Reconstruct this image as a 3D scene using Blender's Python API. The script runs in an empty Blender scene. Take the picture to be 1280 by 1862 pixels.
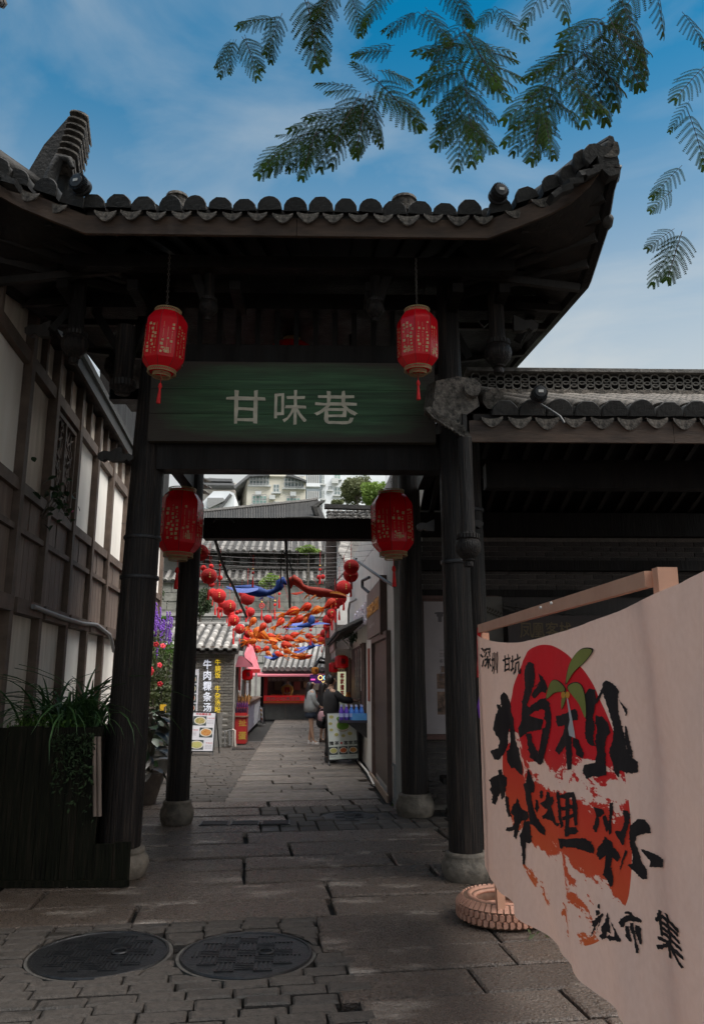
import bpy, bmesh, math, random
from mathutils import Vector, Matrix, Euler, noise as mnoise
random.seed(7)
R = math.radians
sc = bpy.context.scene
COL = sc.collection

# ------------------------------------------------------------------ camera, sky, sun, exposure
F, CX, CY = 1400.0, 640.0, 931.0
PITCH = math.atan(301 / 1400)
YAW = R(3.68)
H = 1.7
cam_d = bpy.data.cameras.new('camera')
cam = bpy.data.objects.new('camera', cam_d); COL.objects.link(cam); sc.camera = cam
cam.location = (0, 0, H)
cam.rotation_euler = (R(90) + PITCH, 0, -YAW)
cam_d.sensor_fit = 'HORIZONTAL'; cam_d.sensor_width = 36.0; cam_d.lens = F / 1280 * 36.0
cam_d.clip_start = 0.05; cam_d.clip_end = 2000

SUN_EL, SUN_AZ = R(67), R(122)       # azimuth measured clockwise from +Y
world = bpy.data.worlds.new('World'); sc.world = world; world.use_nodes = True
wn, wl = world.node_tree.nodes, world.node_tree.links
wn.clear()
w_out = wn.new('ShaderNodeOutputWorld'); w_bg = wn.new('ShaderNodeBackground')
sky = wn.new('ShaderNodeTexSky'); sky.sky_type = 'NISHITA'; sky.sun_disc = False
sky.sun_elevation = SUN_EL; sky.sun_rotation = SUN_AZ
sky.air_density = 1.0; sky.dust_density = 0.1; sky.ozone_density = 2.2
tc = wn.new('ShaderNodeTexCoord'); mp = wn.new('ShaderNodeMapping')
mp.inputs['Scale'].default_value = (1.0, 1.0, 2.2); mp.inputs['Rotation'].default_value = (0.25, 0.35, 0.4)
wl.new(tc.outputs['Generated'], mp.inputs['Vector'])
cn = wn.new('ShaderNodeTexNoise'); cn.inputs['Scale'].default_value = 2.6; cn.inputs['Detail'].default_value = 9
cn.inputs['Roughness'].default_value = 0.52; cn.inputs['Distortion'].default_value = 0.7
wl.new(mp.outputs['Vector'], cn.inputs['Vector'])
cr = wn.new('ShaderNodeValToRGB'); cr.color_ramp.elements[0].position = 0.46; cr.color_ramp.elements[1].position = 0.85
cr.color_ramp.elements[0].color = (0, 0, 0, 1); cr.color_ramp.elements[1].color = (.55, .55, .55, 1)
wl.new(cn.outputs['Fac'], cr.inputs['Fac'])
sep = wn.new('ShaderNodeSeparateXYZ'); wl.new(tc.outputs['Generated'], sep.inputs['Vector'])
hz = wn.new('ShaderNodeMapRange'); hz.interpolation_type = 'SMOOTHERSTEP'
hz.inputs['From Min'].default_value = 0.76; hz.inputs['From Max'].default_value = 0.17
hz.inputs['To Min'].default_value = 0.0; hz.inputs['To Max'].default_value = 0.98
wl.new(sep.outputs['Z'], hz.inputs['Value'])
mx = wn.new('ShaderNodeMath'); mx.operation = 'ADD'; mx.use_clamp = True
wl.new(cr.outputs['Color'], mx.inputs[0]); wl.new(hz.outputs['Result'], mx.inputs[1])
hsv = wn.new('ShaderNodeHueSaturation'); hsv.inputs['Saturation'].default_value = 1.7; hsv.inputs['Hue'].default_value = 0.476; hsv.inputs['Value'].default_value = 0.78
wl.new(sky.outputs['Color'], hsv.inputs['Color'])
mixc = wn.new('ShaderNodeMix'); mixc.data_type = 'RGBA'
wl.new(mx.outputs[0], mixc.inputs['Factor']); wl.new(hsv.outputs['Color'], mixc.inputs['A'])
mixc.inputs['B'].default_value = (3.75, 3.9, 3.9, 1)
wl.new(mixc.outputs['Result'], w_bg.inputs['Color'])
w_bg.inputs['Strength'].default_value = 0.085
wl.new(w_bg.outputs['Background'], w_out.inputs['Surface'])

sun_d = bpy.data.lights.new('sun', 'SUN'); sun_d.energy = 5.0; sun_d.angle = R(70); sun_d.color = (1, .95, .88)
sun = bpy.data.objects.new('sun', sun_d); COL.objects.link(sun)
sdir = Vector((math.sin(SUN_AZ) * math.cos(SUN_EL), math.cos(SUN_AZ) * math.cos(SUN_EL), math.sin(SUN_EL)))
sun.rotation_euler = sdir.to_track_quat('Z', 'Y').to_euler()
sc.view_settings.view_transform = 'Standard'; sc.view_settings.look = 'None'
sc.view_settings.exposure = 1.0; sc.view_settings.gamma = 1; sc.view_settings.use_curve_mapping = False
sc.cycles.max_bounces = 6; sc.cycles.diffuse_bounces = 4; sc.cycles.transparent_max_bounces = 8
sc.cycles.use_denoising = True
try: sc.cycles.adaptive_threshold = 0.02
except Exception: pass

# ------------------------------------------------------------------ frames: the alley (world), the gate, the left house
class Frame:
    def __init__(s, deg):            # counter-clockwise turn against the alley axis
        s.a = R(deg); s.m = Matrix.Rotation(s.a, 3, 'Z'); s.yaw = YAW + s.a
    def ray(s, px, py):
        a = (px - CX) / F; b = (CY - py) / F
        cp, sp = math.cos(PITCH), math.sin(PITCH); sy, cy = math.sin(s.yaw), math.cos(s.yaw)
        f = cp - b * sp
        return Vector((a * cy + f * sy, -a * sy + f * cy, sp + b * cp))
    def Y(s, px, py, Y): d = s.ray(px, py); t = Y / d.y; return Vector((d.x * t, Y, H + d.z * t))
    def X(s, px, py, X): d = s.ray(px, py); t = X / d.x; return Vector((X, d.y * t, H + d.z * t))
    def Z(s, px, py, z=0): d = s.ray(px, py); t = (z - H) / d.z; return Vector((d.x * t, d.y * t, z))
FA, FG, FL = Frame(0), Frame(-2.43), Frame(3.1)
CF = FA
def use(f):
    global CF
    CF = f
def W(v): return CF.m @ Vector(v)

# ------------------------------------------------------------------ mesh builder
class MB:
    def __init__(s): s.v = []; s.f = []
    def add(s, vs, fs):
        o = len(s.v); s.v += [Vector(p) for p in vs]; s.f += [tuple(i + o for i in f) for f in fs]; return s
    def box(s, a, b):
        x0, y0, z0 = a; x1, y1, z1 = b
        return s.add([(x0,y0,z0),(x1,y0,z0),(x1,y1,z0),(x0,y1,z0),(x0,y0,z1),(x1,y0,z1),(x1,y1,z1),(x0,y1,z1)],
                     [(0,3,2,1),(4,5,6,7),(0,1,5,4),(1,2,6,5),(2,3,7,6),(3,0,4,7)])
    def cbox(s, c, d, rot=None):
        m = Euler(rot).to_matrix() if rot else Matrix.Identity(3); c = Vector(c)
        x, y, z = d[0]/2, d[1]/2, d[2]/2
        vs = [c + m @ Vector(p) for p in [(-x,-y,-z),(x,-y,-z),(x,y,-z),(-x,y,-z),(-x,-y,z),(x,-y,z),(x,y,z),(-x,y,z)]]
        return s.add(vs, [(0,3,2,1),(4,5,6,7),(0,1,5,4),(1,2,6,5),(2,3,7,6),(3,0,4,7)])
    def bar(s, p, q, w, h=None, up=(0,0,1)):
        p, q = Vector(p), Vector(q); h = h or w; d = (q - p).normalized(); up = Vector(up)
        if abs(d.dot(up)) > .98: up = Vector((0,1,0))
        x = d.cross(up).normalized(); u = x.cross(d)
        vs = []
        for c in (p, q):
            vs += [c - x*w/2 - u*h/2, c + x*w/2 - u*h/2, c + x*w/2 + u*h/2, c - x*w/2 + u*h/2]
        return s.add(vs, [(0,3,2,1),(4,5,6,7),(0,1,5,4),(1,2,6,5),(2,3,7,6),(3,0,4,7)])
    def tube(s, pts, r, n=8, cap=True, flat=1.0):
        pts = [Vector(p) for p in pts]; rs = r if isinstance(r, (list, tuple)) else [r]*len(pts)
        vs = []; fs = []; prev = None
        for i, p in enumerate(pts):
            d = (pts[min(i+1, len(pts)-1)] - pts[max(i-1, 0)]).normalized()
            if prev is None:
                a = Vector((0,0,1)) if abs(d.z) < .9 else Vector((0,1,0))
                x = d.cross(a).normalized()
            else:
                x = (prev - d*prev.dot(d)).normalized()
            prev = x; y = d.cross(x)
            for k in range(n):
                t = 2*math.pi*k/n; vs.append(p + x*math.cos(t)*rs[i] + y*math.sin(t)*rs[i]*flat)
        for i in range(len(pts)-1):
            for k in range(n):
                fs.append((i*n+k, i*n+(k+1)%n, (i+1)*n+(k+1)%n, (i+1)*n+k))
        if cap: fs += [tuple(range(n))[::-1], tuple((len(pts)-1)*n+k for k in range(n))]
        return s.add(vs, fs)
    def lathe(s, prof, n=16, c=(0,0,0), ph=0, axis='Z', sx=1, sy=1):
        c = Vector(c); vs = []; fs = []
        for r, z in prof:
            for k in range(n):
                t = 2*math.pi*k/n + ph
                p = Vector((math.cos(t)*r*sx, math.sin(t)*r*sy, z))
                if axis == 'Y': p = Vector((p.x, p.z, p.y))
                if axis == 'X': p = Vector((p.z, p.x, p.y))
                vs.append(c + p)
        m = len(prof)
        for i in range(m-1):
            for k in range(n): fs.append((i*n+k, i*n+(k+1)%n, (i+1)*n+(k+1)%n, (i+1)*n+k))
        fs += [tuple(range(n))[::-1], tuple((m-1)*n+k for k in range(n))]
        return s.add(vs, fs)
    def torus(s, c, R_, r, n=20, m=6, axis='Z', a0=0, a1=360):
        c = Vector(c); vs = []; fs = []; full = abs(a1-a0) >= 360; cnt = n if full else n+1
        for i in range(cnt):
            t = R(a0 + (a1-a0)*i/n)
            for k in range(m):
                u = 2*math.pi*k/m; p = Vector(((R_+r*math.cos(u))*math.cos(t), (R_+r*math.cos(u))*math.sin(t), r*math.sin(u)))
                if axis == 'Y': p = Vector((p.x, p.z, p.y))
                if axis == 'X': p = Vector((p.z, p.x, p.y))
                vs.append(c+p)
        for i in range(n if full else n):
            j = (i+1) % cnt
            if not full and i == n: break
            for k in range(m): fs.append((i*m+k, j*m+k, j*m+(k+1)%m, i*m+(k+1)%m))
        return s.add(vs, fs)
    def prism(s, pts, d):           # pts: planar 3D outline, d: depth vector
        n = len(pts); d = Vector(d); pts = [Vector(p) for p in pts]
        return s.add(pts + [p + d for p in pts], [tuple(range(n))[::-1], tuple(range(n, 2*n))] + [(i, (i+1)%n, n+(i+1)%n, n+i) for i in range(n)])
    def sphere(s, c, r, n=10, m=7, sc=(1,1,1)):
        prof = [(max(math.sin(math.pi*i/m), .02), -math.cos(math.pi*i/m)) for i in range(m+1)]
        c = Vector(c); o = len(s.v); s.lathe([(a*r, b*r) for a, b in prof], n)
        for i in range(o, len(s.v)): p = s.v[i]; s.v[i] = c + Vector((p.x*sc[0], p.y*sc[1], p.z*sc[2]))
        return s
    def grid(s, rows, thick=None):
        n = len(rows[0]); m = len(rows); vs = [Vector(p) for r in rows for p in r]
        fs = [(i*n+k, i*n+k+1, (i+1)*n+k+1, (i+1)*n+k) for i in range(m-1) for k in range(n-1)]
        if thick is not None:
            t = Vector(thick); N = len(vs); vs = vs + [p+t for p in vs]
            fs2 = [tuple(i+N for i in f)[::-1] for f in fs]
            e = [(i*n, (i+1)*n, N+(i+1)*n, N+i*n) for i in range(m-1)] + [((i+1)*n+n-1, i*n+n-1, N+i*n+n-1, N+(i+1)*n+n-1) for i in range(m-1)]
            e += [(k+1, k, N+k, N+k+1) for k in range(n-1)] + [((m-1)*n+k, (m-1)*n+k+1, N+(m-1)*n+k+1, N+(m-1)*n+k) for k in range(n-1)]
            fs = fs + fs2 + e
        return s.add(vs, fs)
    def mesh(s, name, mat, smooth=None, org=None, local=False):
        me = bpy.data.meshes.new(name)
        vs = s.v if local else [CF.m @ p for p in s.v]
        if org is not None: vs = [p - org for p in vs]
        me.from_pydata([tuple(p) for p in vs], [], s.f)
        me.materials.append(mat)
        if smooth is not None:
            me.shade_smooth()
            if smooth < 180: me.set_sharp_from_angle(angle=R(smooth))
        me.validate(); me.update()
        return me

ORG = {}
def raw(name, me, parent=None):
    o = bpy.data.objects.new(name, me); COL.objects.link(o)
    if parent: o.parent = parent
    ORG[o.name] = ORG[parent.name] if parent else Vector((0,0,0))
    return o
def ob(name, mb, mat, parent=None, smooth=None, label=None, cat=None, group=None, kind=None):
    """mesh in the current frame's coordinates, as a part of parent or as a thing of its own"""
    if parent is None and mb.v and kind != 'structure':
        w = [CF.m @ p for p in mb.v]; z = min(p.z for p in w)
        org = Vector((sum(p.x for p in w)/len(w), sum(p.y for p in w)/len(w), z))
    else: org = ORG[parent.name] if parent else Vector((0,0,0))
    me = mb.mesh(name, mat, smooth, org)
    o = raw(name, me, parent)
    if parent is None: o.location = org; ORG[o.name] = org
    tag(o, label, cat, group, kind); return o
def tag(o, label=None, cat=None, group=None, kind=None):
    if label: o['label'] = label
    if cat: o['category'] = cat
    if group: o['group'] = group
    if kind: o['kind'] = kind
    return o
def thing(name, label, cat, loc=(0,0,0), group=None, kind=None):
    o = bpy.data.objects.new(name, None); COL.objects.link(o); o.empty_display_size = .1
    o.location = W(loc); ORG[o.name] = W(loc).copy()
    return tag(o, label, cat, group, kind)
def inst(name, me, loc, rot=(0,0,0), scale=1, parent=None, label=None, cat=None, group=None, kind=None):
    """shared mesh in local coordinates"""
    o = bpy.data.objects.new(name, me); COL.objects.link(o)
    base = ORG[parent.name] if parent else Vector((0,0,0))
    o.location = W(loc) - base; o.rotation_euler = (rot[0], rot[1], rot[2] + CF.a)
    o.scale = (scale,)*3 if isinstance(scale, (int, float)) else scale
    if parent: o.parent = parent
    ORG[o.name] = W(loc).copy()
    return tag(o, label, cat, group, kind)
def spawn(spec, name, label, cat, loc, rot=(0,0,0), scale=1, group=None):
    """spec: list of (part name, local mesh, index of the owning part or None)"""
    if len(spec) == 1:
        return inst(name, spec[0][1], loc, rot, scale, None, label, cat, group)
    t = inst(name, None, loc, rot, scale, None, label, cat, group); made = []
    for n, me, own in spec:
        o = bpy.data.objects.new(n, me); COL.objects.link(o); o.parent = t if own is None else made[own]; made.append(o)
    return t

# ------------------------------------------------------------------ materials
MATS = {}
def M(key, c1, c2=None, rough=.7, scale=6, st=(1,1,1), bump=.0, bscale=None, metal=0, rnd=0, contrast=.25, r2=None, coat=0, emit=None, es=1, detail=6, sheen=0, alpha=None, trans=0, c3=None, spec=.5):
    if key in MATS: return MATS[key]
    m = bpy.data.materials.new(key); m.use_nodes = True; MATS[key] = m
    N, L = m.node_tree.nodes, m.node_tree.links
    b = N['Principled BSDF']; b.inputs['Roughness'].default_value = rough; b.inputs['Metallic'].default_value = metal
    b.inputs['Coat Weight'].default_value = coat; b.inputs['Coat Roughness'].default_value = .15
    b.inputs['Specular IOR Level'].default_value = spec
    if sheen: b.inputs['Sheen Weight'].default_value = sheen
    c1 = (*c1, 1)
    if c2 is None: b.inputs['Base Color'].default_value = c1; out = None
    else:
        t = N.new('ShaderNodeTexCoord'); mpn = N.new('ShaderNodeMapping'); mpn.inputs['Scale'].default_value = st
        L.new(t.outputs['Object'], mpn.inputs['Vector'])
        n = N.new('ShaderNodeTexNoise'); n.inputs['Scale'].default_value = scale; n.inputs['Detail'].default_value = detail; n.inputs['Roughness'].default_value = .6
        L.new(mpn.outputs['Vector'], n.inputs['Vector'])
        r = N.new('ShaderNodeValToRGB'); r.color_ramp.elements[0].position = .5-contrast; r.color_ramp.elements[1].position = .5+contrast
        r.color_ramp.elements[0].color = c1; r.color_ramp.elements[1].color = (*c2, 1)
        if c3: e = r.color_ramp.elements.new(.5); e.color = (*c3, 1)
        L.new(n.outputs['Fac'], r.inputs['Fac']); out = r.outputs['Color']
        if rnd:
            oi = N.new('ShaderNodeObjectInfo'); h = N.new('ShaderNodeHueSaturation'); mr = N.new('ShaderNodeMapRange')
            mr.inputs['To Min'].default_value = 1-rnd; mr.inputs['To Max'].default_value = 1+rnd
            L.new(oi.outputs['Random'], mr.inputs['Value']); L.new(mr.outputs['Result'], h.inputs['Value']); L.new(out, h.inputs['Color']); out = h.outputs['Color']
        L.new(out, b.inputs['Base Color'])
        if r2 is not None:
            n3 = N.new('ShaderNodeTexNoise'); n3.inputs['Scale'].default_value = scale*.35; n3.inputs['Detail'].default_value = 4
            L.new(mpn.outputs['Vector'], n3.inputs['Vector'])
            q = N.new('ShaderNodeMapRange'); q.inputs['From Min'].default_value = .35; q.inputs['From Max'].default_value = .62
            q.inputs['To Min'].default_value = rough; q.inputs['To Max'].default_value = r2
            L.new(n3.outputs['Fac'], q.inputs['Value']); L.new(q.outputs['Result'], b.inputs['Roughness'])
        if bump:
            n2 = N.new('ShaderNodeTexNoise'); n2.inputs['Scale'].default_value = bscale or scale*3; n2.inputs['Detail'].default_value = 5
            L.new(mpn.outputs['Vector'], n2.inputs['Vector'])
            bp = N.new('ShaderNodeBump'); bp.inputs['Strength'].default_value = bump; bp.inputs['Distance'].default_value = .02
            L.new(n2.outputs['Fac'], bp.inputs['Height']); L.new(bp.outputs['Normal'], b.inputs['Normal'])
    if emit:
        b.inputs['Emission Color'].default_value = (*emit, 1); b.inputs['Emission Strength'].default_value = es
    if trans:
        # thin translucent sheet: diffuse light passes through
        tr = N.new('ShaderNodeBsdfTranslucent'); mxs = N.new('ShaderNodeMixShader'); mxs.inputs['Fac'].default_value = trans
        if out is not None: L.new(out, tr.inputs['Color'])
        else: tr.inputs['Color'].default_value = c1
        o = N['Material Output']; L.new(b.outputs['BSDF'], mxs.inputs[1]); L.new(tr.outputs['BSDF'], mxs.inputs[2]); L.new(mxs.outputs[0], o.inputs['Surface'])
    return m
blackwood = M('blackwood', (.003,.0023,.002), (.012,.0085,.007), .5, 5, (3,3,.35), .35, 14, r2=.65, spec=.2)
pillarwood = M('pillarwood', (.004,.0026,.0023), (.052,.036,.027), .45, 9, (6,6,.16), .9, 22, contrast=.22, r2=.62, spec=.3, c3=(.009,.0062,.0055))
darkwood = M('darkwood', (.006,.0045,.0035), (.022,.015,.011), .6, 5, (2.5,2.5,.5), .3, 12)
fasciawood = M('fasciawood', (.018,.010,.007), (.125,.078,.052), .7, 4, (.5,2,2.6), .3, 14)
greywood = M('greywood', (.11,.079,.062), (.23,.172,.138), .7, 5, (3,3,.4), .3, 14, rnd=.12)
greybeam = M('greybeam', (.060,.041,.031), (.155,.112,.086), .7, 5, (1,1,1), .3, 14, rnd=.1)
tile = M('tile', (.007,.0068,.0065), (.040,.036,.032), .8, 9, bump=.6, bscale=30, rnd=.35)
tileworn = M('tileworn', (.012,.011,.010), (.20,.172,.145), .85, 22, bump=.7, bscale=45, rnd=.3, contrast=.18)
tilegrey = M('tilegrey', (.045,.042,.039), (.20,.187,.172), .85, 8, bump=.5, bscale=30, rnd=.35)
tilelight = M('tilelight', (.13,.122,.113), (.34,.32,.30), .85, 7, bump=.4, bscale=30, rnd=.3)
stone = M('stone', (.05,.042,.033), (.20,.165,.13), .75, 9, bump=.7, bscale=22)
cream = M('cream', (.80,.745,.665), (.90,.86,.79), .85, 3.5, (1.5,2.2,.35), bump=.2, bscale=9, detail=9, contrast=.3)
creamdark = M('cream_dark', (.50,.43,.35), (.68,.60,.51), .85, 4, (1.5,2.2,.3), bump=.2, bscale=9, detail=9, contrast=.2)  # darker cream for some of the plaster panels
# ------------------------------------------------------------------ text and flat-print helpers
TXT = {}
def glyphs(s, bold=0.0, extr=0.0, res=3):
    k = (s, bold, extr, res)
    if k not in TXT:
        c = bpy.data.curves.new('lettering', 'FONT'); c.body = s; c.offset = bold; c.extrude = extr; c.resolution_u = res
        o = bpy.data.objects.new('lettering', c); COL.objects.link(o)
        me = bpy.data.meshes.new_from_object(o.evaluated_get(bpy.context.evaluated_depsgraph_get()))
        TXT[k] = ([v.co.copy() for v in me.vertices], [tuple(p.vertices) for p in me.polygons])
        bpy.data.objects.remove(o); bpy.data.curves.remove(c); bpy.data.meshes.remove(me)
    return TXT[k]
BOLD = ((0,0),(-1,0),(1,0),(0,-1),(0,1))
class Pl:
    """a plane in the current frame: origin, unit x, unit y; n points to the viewer"""
    def __init__(s, o, u, v):
        s.o = Vector(o); s.u = Vector(u).normalized(); s.v = (Vector(v) - s.u*Vector(v).dot(s.u)).normalized(); s.n = s.u.cross(s.v)
    def p(s, x, y, z=0): return s.o + s.u*x + s.v*y + s.n*z
    def rect(s, mb, x0, y0, x1, y1, z0=0, z1=.004):
        c = [s.p(x0,y0,z0), s.p(x1,y0,z0), s.p(x1,y1,z0), s.p(x0,y1,z0), s.p(x0,y0,z1), s.p(x1,y0,z1), s.p(x1,y1,z1), s.p(x0,y1,z1)]
        return mb.add(c, [(0,3,2,1),(4,5,6,7),(0,1,5,4),(1,2,6,5),(2,3,7,6),(3,0,4,7)])
    def disc(s, mb, x, y, rx, ry=None, z0=0, z1=.004, n=20, jit=0):
        ry = ry or rx; vs = []
        rr = [1 + random.uniform(-jit, jit) for _ in range(n)]
        for z in (z0, z1):
            vs += [s.p(x+math.cos(2*math.pi*k/n)*rx*rr[k], y+math.sin(2*math.pi*k/n)*ry*rr[k], z) for k in range(n)]
        return mb.add(vs, [tuple(range(n))[::-1], tuple(range(n, 2*n))] + [(i, (i+1)%n, n+(i+1)%n, n+i) for i in range(n)])
    def text(s, mb, t, x, y, h, w=None, z=.006, bold=.0, extr=0.0, res=3, step=None, vert=False, fn=None):
        """h: glyph height; characters advance along x (or down y when vert)"""
        w = w or h; step = step or (w if not vert else h)*1.12
        for i, ch in enumerate(t):
            if ch == ' ': continue
            vs, fs = glyphs(ch, 0, extr, res)
            if not vs: continue
            ox0, oy0 = (x + i*step, y) if not vert else (x, y - i*step)
            for n_, (da, db) in enumerate(BOLD if bold else BOLD[:1]):      # heavier strokes: the outline laid down again, shifted
                ox, oy, zz = ox0 + da*bold*w, oy0 + db*bold*h, z + n_*.0004
                if ord(ch) > 0x2e80: q = [(ox + (p.x-.05)/.92*w, oy + (p.y+.08)/.92*h, zz + p.z*h) for p in vs]
                else: q = [(ox + p.x*w, oy + p.y*h, zz + p.z*h) for p in vs]
                if fn: q = [fn(*a) for a in q]
                mb.add([s.p(*a) for a in q], fs)
        return mb

# ------------------------------------------------------------------ ground and paving
earth = M('earth', (.010,.009,.008), (.026,.023,.020), .9, 4, bump=.5)
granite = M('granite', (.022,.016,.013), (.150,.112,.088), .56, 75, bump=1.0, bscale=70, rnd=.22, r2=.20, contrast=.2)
alleystone = M('alleystone', (.060,.050,.043), (.165,.138,.115), .75, 14, bump=.9, bscale=50, rnd=.30, r2=.42, contrast=.3)
paverm = M('paver', (.040,.032,.027), (.115,.095,.080), .75, 25, bump=.6, bscale=70, rnd=.2)
use(FA)
g = MB(); g.grid([[(x, y, -.06) for x in (-400, -30, -8, 8, 30, 400)] for y in (-300, -20, 0, 20, 45, 500)])
ob('ground', g, earth, kind='structure')
pave = thing('alley_paving', None, None, kind='structure')
def slab_mesh(x0, y0, x1, y1, rot, h=.03, b=.014, rag=.012, sub=3, push=False):
    """a hand-cut slab with slightly ragged, rounded edges"""
    ring = []
    for (ax, ay), (bx, by) in (((x0,y0),(x1,y0)), ((x1,y0),(x1,y1)), ((x1,y1),(x0,y1)), ((x0,y1),(x0,y0))):
        nn = sub if abs(ax-bx) > abs(ay-by) else 1
        for i in range(nn): ring.append(((ax+(bx-ax)*i/nn) + random.uniform(-rag, rag), (ay+(by-ay)*i/nn) + random.uniform(-rag, rag)))
    if push:
        dense = []
        for i in range(len(ring)):
            a, b_ = ring[i], ring[(i+1) % len(ring)]; kk = max(1, int(math.hypot(b_[0]-a[0], b_[1]-a[1])/.07))
            dense += [(a[0] + (b_[0]-a[0])*j/kk, a[1] + (b_[1]-a[1])*j/kk) for j in range(kk)]
        ring = []; inside_ = 0
        for px_, py_ in dense:
            for mx_, my_, mr_ in MANH:
                qx = mx_*math.cos(-rot) - my_*math.sin(-rot); qy = mx_*math.sin(-rot) + my_*math.cos(-rot); rr_ = mr_ + .035
                dd = math.hypot(px_-qx, py_-qy)
                if dd < rr_: px_, py_ = qx + (px_-qx)/max(dd, .001)*rr_, qy + (py_-qy)/max(dd, .001)*rr_; inside_ += 1
            ring.append((px_, py_))
        if inside_ >= len(dense)*.86: return [], []
    cx, cy = (x0+x1)/2, (y0+y1)/2; n = len(ring); dz = random.uniform(-.007, .007); tx = random.uniform(-.004, .004)
    def q(x, y, z): return Vector((x*math.cos(rot) - y*math.sin(rot), x*math.sin(rot) + y*math.cos(rot), z))
    vs = [q(x, y, -.056) for x, y in ring] + [q(x, y, dz - b*.7 + tx*(x-cx)) for x, y in ring]
    vs += [q(x + math.copysign(min(b, abs(x-cx)), cx-x), y + math.copysign(min(b, abs(y-cy)), cy-y), dz + tx*(x-cx)) for x, y in ring]
    fs = [(i, (i+1)%n, n+(i+1)%n, n+i) for i in range(n)] + [(n+i, n+(i+1)%n, 2*n+(i+1)%n, 2*n+i) for i in range(n)] + [tuple(range(2*n, 3*n))]
    return vs, fs
RT = R(4.4)
def patches(m, sc_, col_, lo, hi, ro, st=(1,2.4,1)):
    """worn, damp patches: a lighter tone and a smoother skin where feet have polished the stone"""
    N, L = m.node_tree.nodes, m.node_tree.links; b = N['Principled BSDF']; src = b.inputs['Base Color'].links[0].from_socket
    t_ = N.new('ShaderNodeTexCoord'); mp_ = N.new('ShaderNodeMapping'); mp_.inputs['Scale'].default_value = st; L.new(t_.outputs['Object'], mp_.inputs[0])
    nz = N.new('ShaderNodeTexNoise'); nz.inputs['Scale'].default_value = sc_; nz.inputs['Detail'].default_value = 7; nz.inputs['Roughness'].default_value = .62; L.new(mp_.outputs[0], nz.inputs['Vector'])
    r_ = N.new('ShaderNodeMapRange'); r_.interpolation_type = 'SMOOTHSTEP'; r_.inputs['From Min'].default_value = lo; r_.inputs['From Max'].default_value = hi; L.new(nz.outputs['Fac'], r_.inputs['Value'])
    mx_ = N.new('ShaderNodeMix'); mx_.data_type = 'RGBA'; L.new(r_.outputs[0], mx_.inputs['Factor']); L.new(src, mx_.inputs['A']); mx_.inputs['B'].default_value = (*col_, 1); L.new(mx_.outputs['Result'], b.inputs['Base Color'])
    src2 = b.inputs['Roughness'].links[0].from_socket if b.inputs['Roughness'].links else None
    m2 = N.new('ShaderNodeMix'); L.new(r_.outputs[0], m2.inputs['Factor'])
    if src2: L.new(src2, m2.inputs['A'])
    else: m2.inputs['A'].default_value = b.inputs['Roughness'].default_value
    m2.inputs['B'].default_value = ro; L.new(m2.outputs['Result'], b.inputs['Roughness'])
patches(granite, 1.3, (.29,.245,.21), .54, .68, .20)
patches(alleystone, .9, (.20,.18,.16), .55, .75, .40)
patches(paverm, 1.4, (.03,.026,.022), .5, .7, .35)
MANH = [(-1.24, 5.42, .42), (-.32, 5.36, .41), (.62, 10.25, .33)]
def hits(x0, y0, x1, y1):
    out = False
    for mx_, my_, mr_ in MANH:
        # manhole centre in slab coordinates
        qx = mx_*math.cos(-RT) - my_*math.sin(-RT); qy = mx_*math.sin(-RT) + my_*math.cos(-RT)
        dx = max(x0-qx, 0, qx-x1); dy = max(y0-qy, 0, qy-y1)
        if dx*dx + dy*dy < (mr_+.03)**2: out = True
    return out
y = 6.05; nslab = 0; small = MB()
while y < 34:
    near = y < 11.2
    d = random.uniform(.42, .62) if near else random.uniform(.28, .44)
    x = (-6.4 + random.uniform(-.5, 0)) if near else -1.05
    xend = 2.6 if y < 10.3 else 1.75 + (y-10)*.075
    xs = x + (y*.077)
    while xs < xend:
        w = random.uniform(1.0, 2.6) if near else random.uniform(.55, 1.7)
        xe = min(xs + w, xend + .2)
        if not hits(xs, y, xe, y+d):
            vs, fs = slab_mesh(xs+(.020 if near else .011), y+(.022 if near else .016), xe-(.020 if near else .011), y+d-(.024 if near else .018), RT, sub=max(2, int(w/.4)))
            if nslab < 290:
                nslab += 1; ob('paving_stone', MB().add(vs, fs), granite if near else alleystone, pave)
            else: small.add(vs, fs)
        else:   # small stones round the cover
            k = 0; xx = xs
            while xx < xe:
                for yy in (y, y+d/2):
                    small.add(*slab_mesh(xx+.008, yy+.008, xx+.212, yy+d/2-.008, RT, sub=1, rag=.004, push=True))
                xx += .22
        xs = xe
    y += d
# small brick paving: left margin of the alley, and the strip in front of the slabs
y = 3.0
while y < 6.0:
    x = -4.0 + random.uniform(0, .2); rowh = .13
    while x < 2.8:
        w = .26 if x < .55 else random.uniform(.8, 1.5)
        hh = rowh if x < .55 else rowh*3
        if x < .55 or int(round((y-3)/rowh)) % 3 == 0:
            if not hits(x, y, x+w, y+hh):
                vs, fs = slab_mesh(x+.006, y+.006, x+w-.006, y+hh-.006, RT, sub=1, rag=.005)
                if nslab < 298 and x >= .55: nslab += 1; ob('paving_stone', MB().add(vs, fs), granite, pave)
                else: small.add(vs, fs)
            elif x < .55:
                small.add(*slab_mesh(x+.006, y+.006, x+w-.006, y+rowh-.006, RT, sub=1, rag=.004, push=True))
        x += w
    y += rowh
y = 11.2
while y < 22:
    x = -4.2 + random.uniform(0, .3)
    lim_ = -1.05 + y*.077 + .012
    while x < lim_ - .03:
        w_ = min(.31, lim_ - x)
        if lim_ - x - w_ < .08: w_ = lim_ - x
        small.add(*slab_mesh(x+.006, y+.006, x+w_-.006, y+.125, RT, sub=1, rag=.006)); x += w_
    y += .135
ob('small_paving', small, paverm, pave, kind='stuff')

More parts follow.
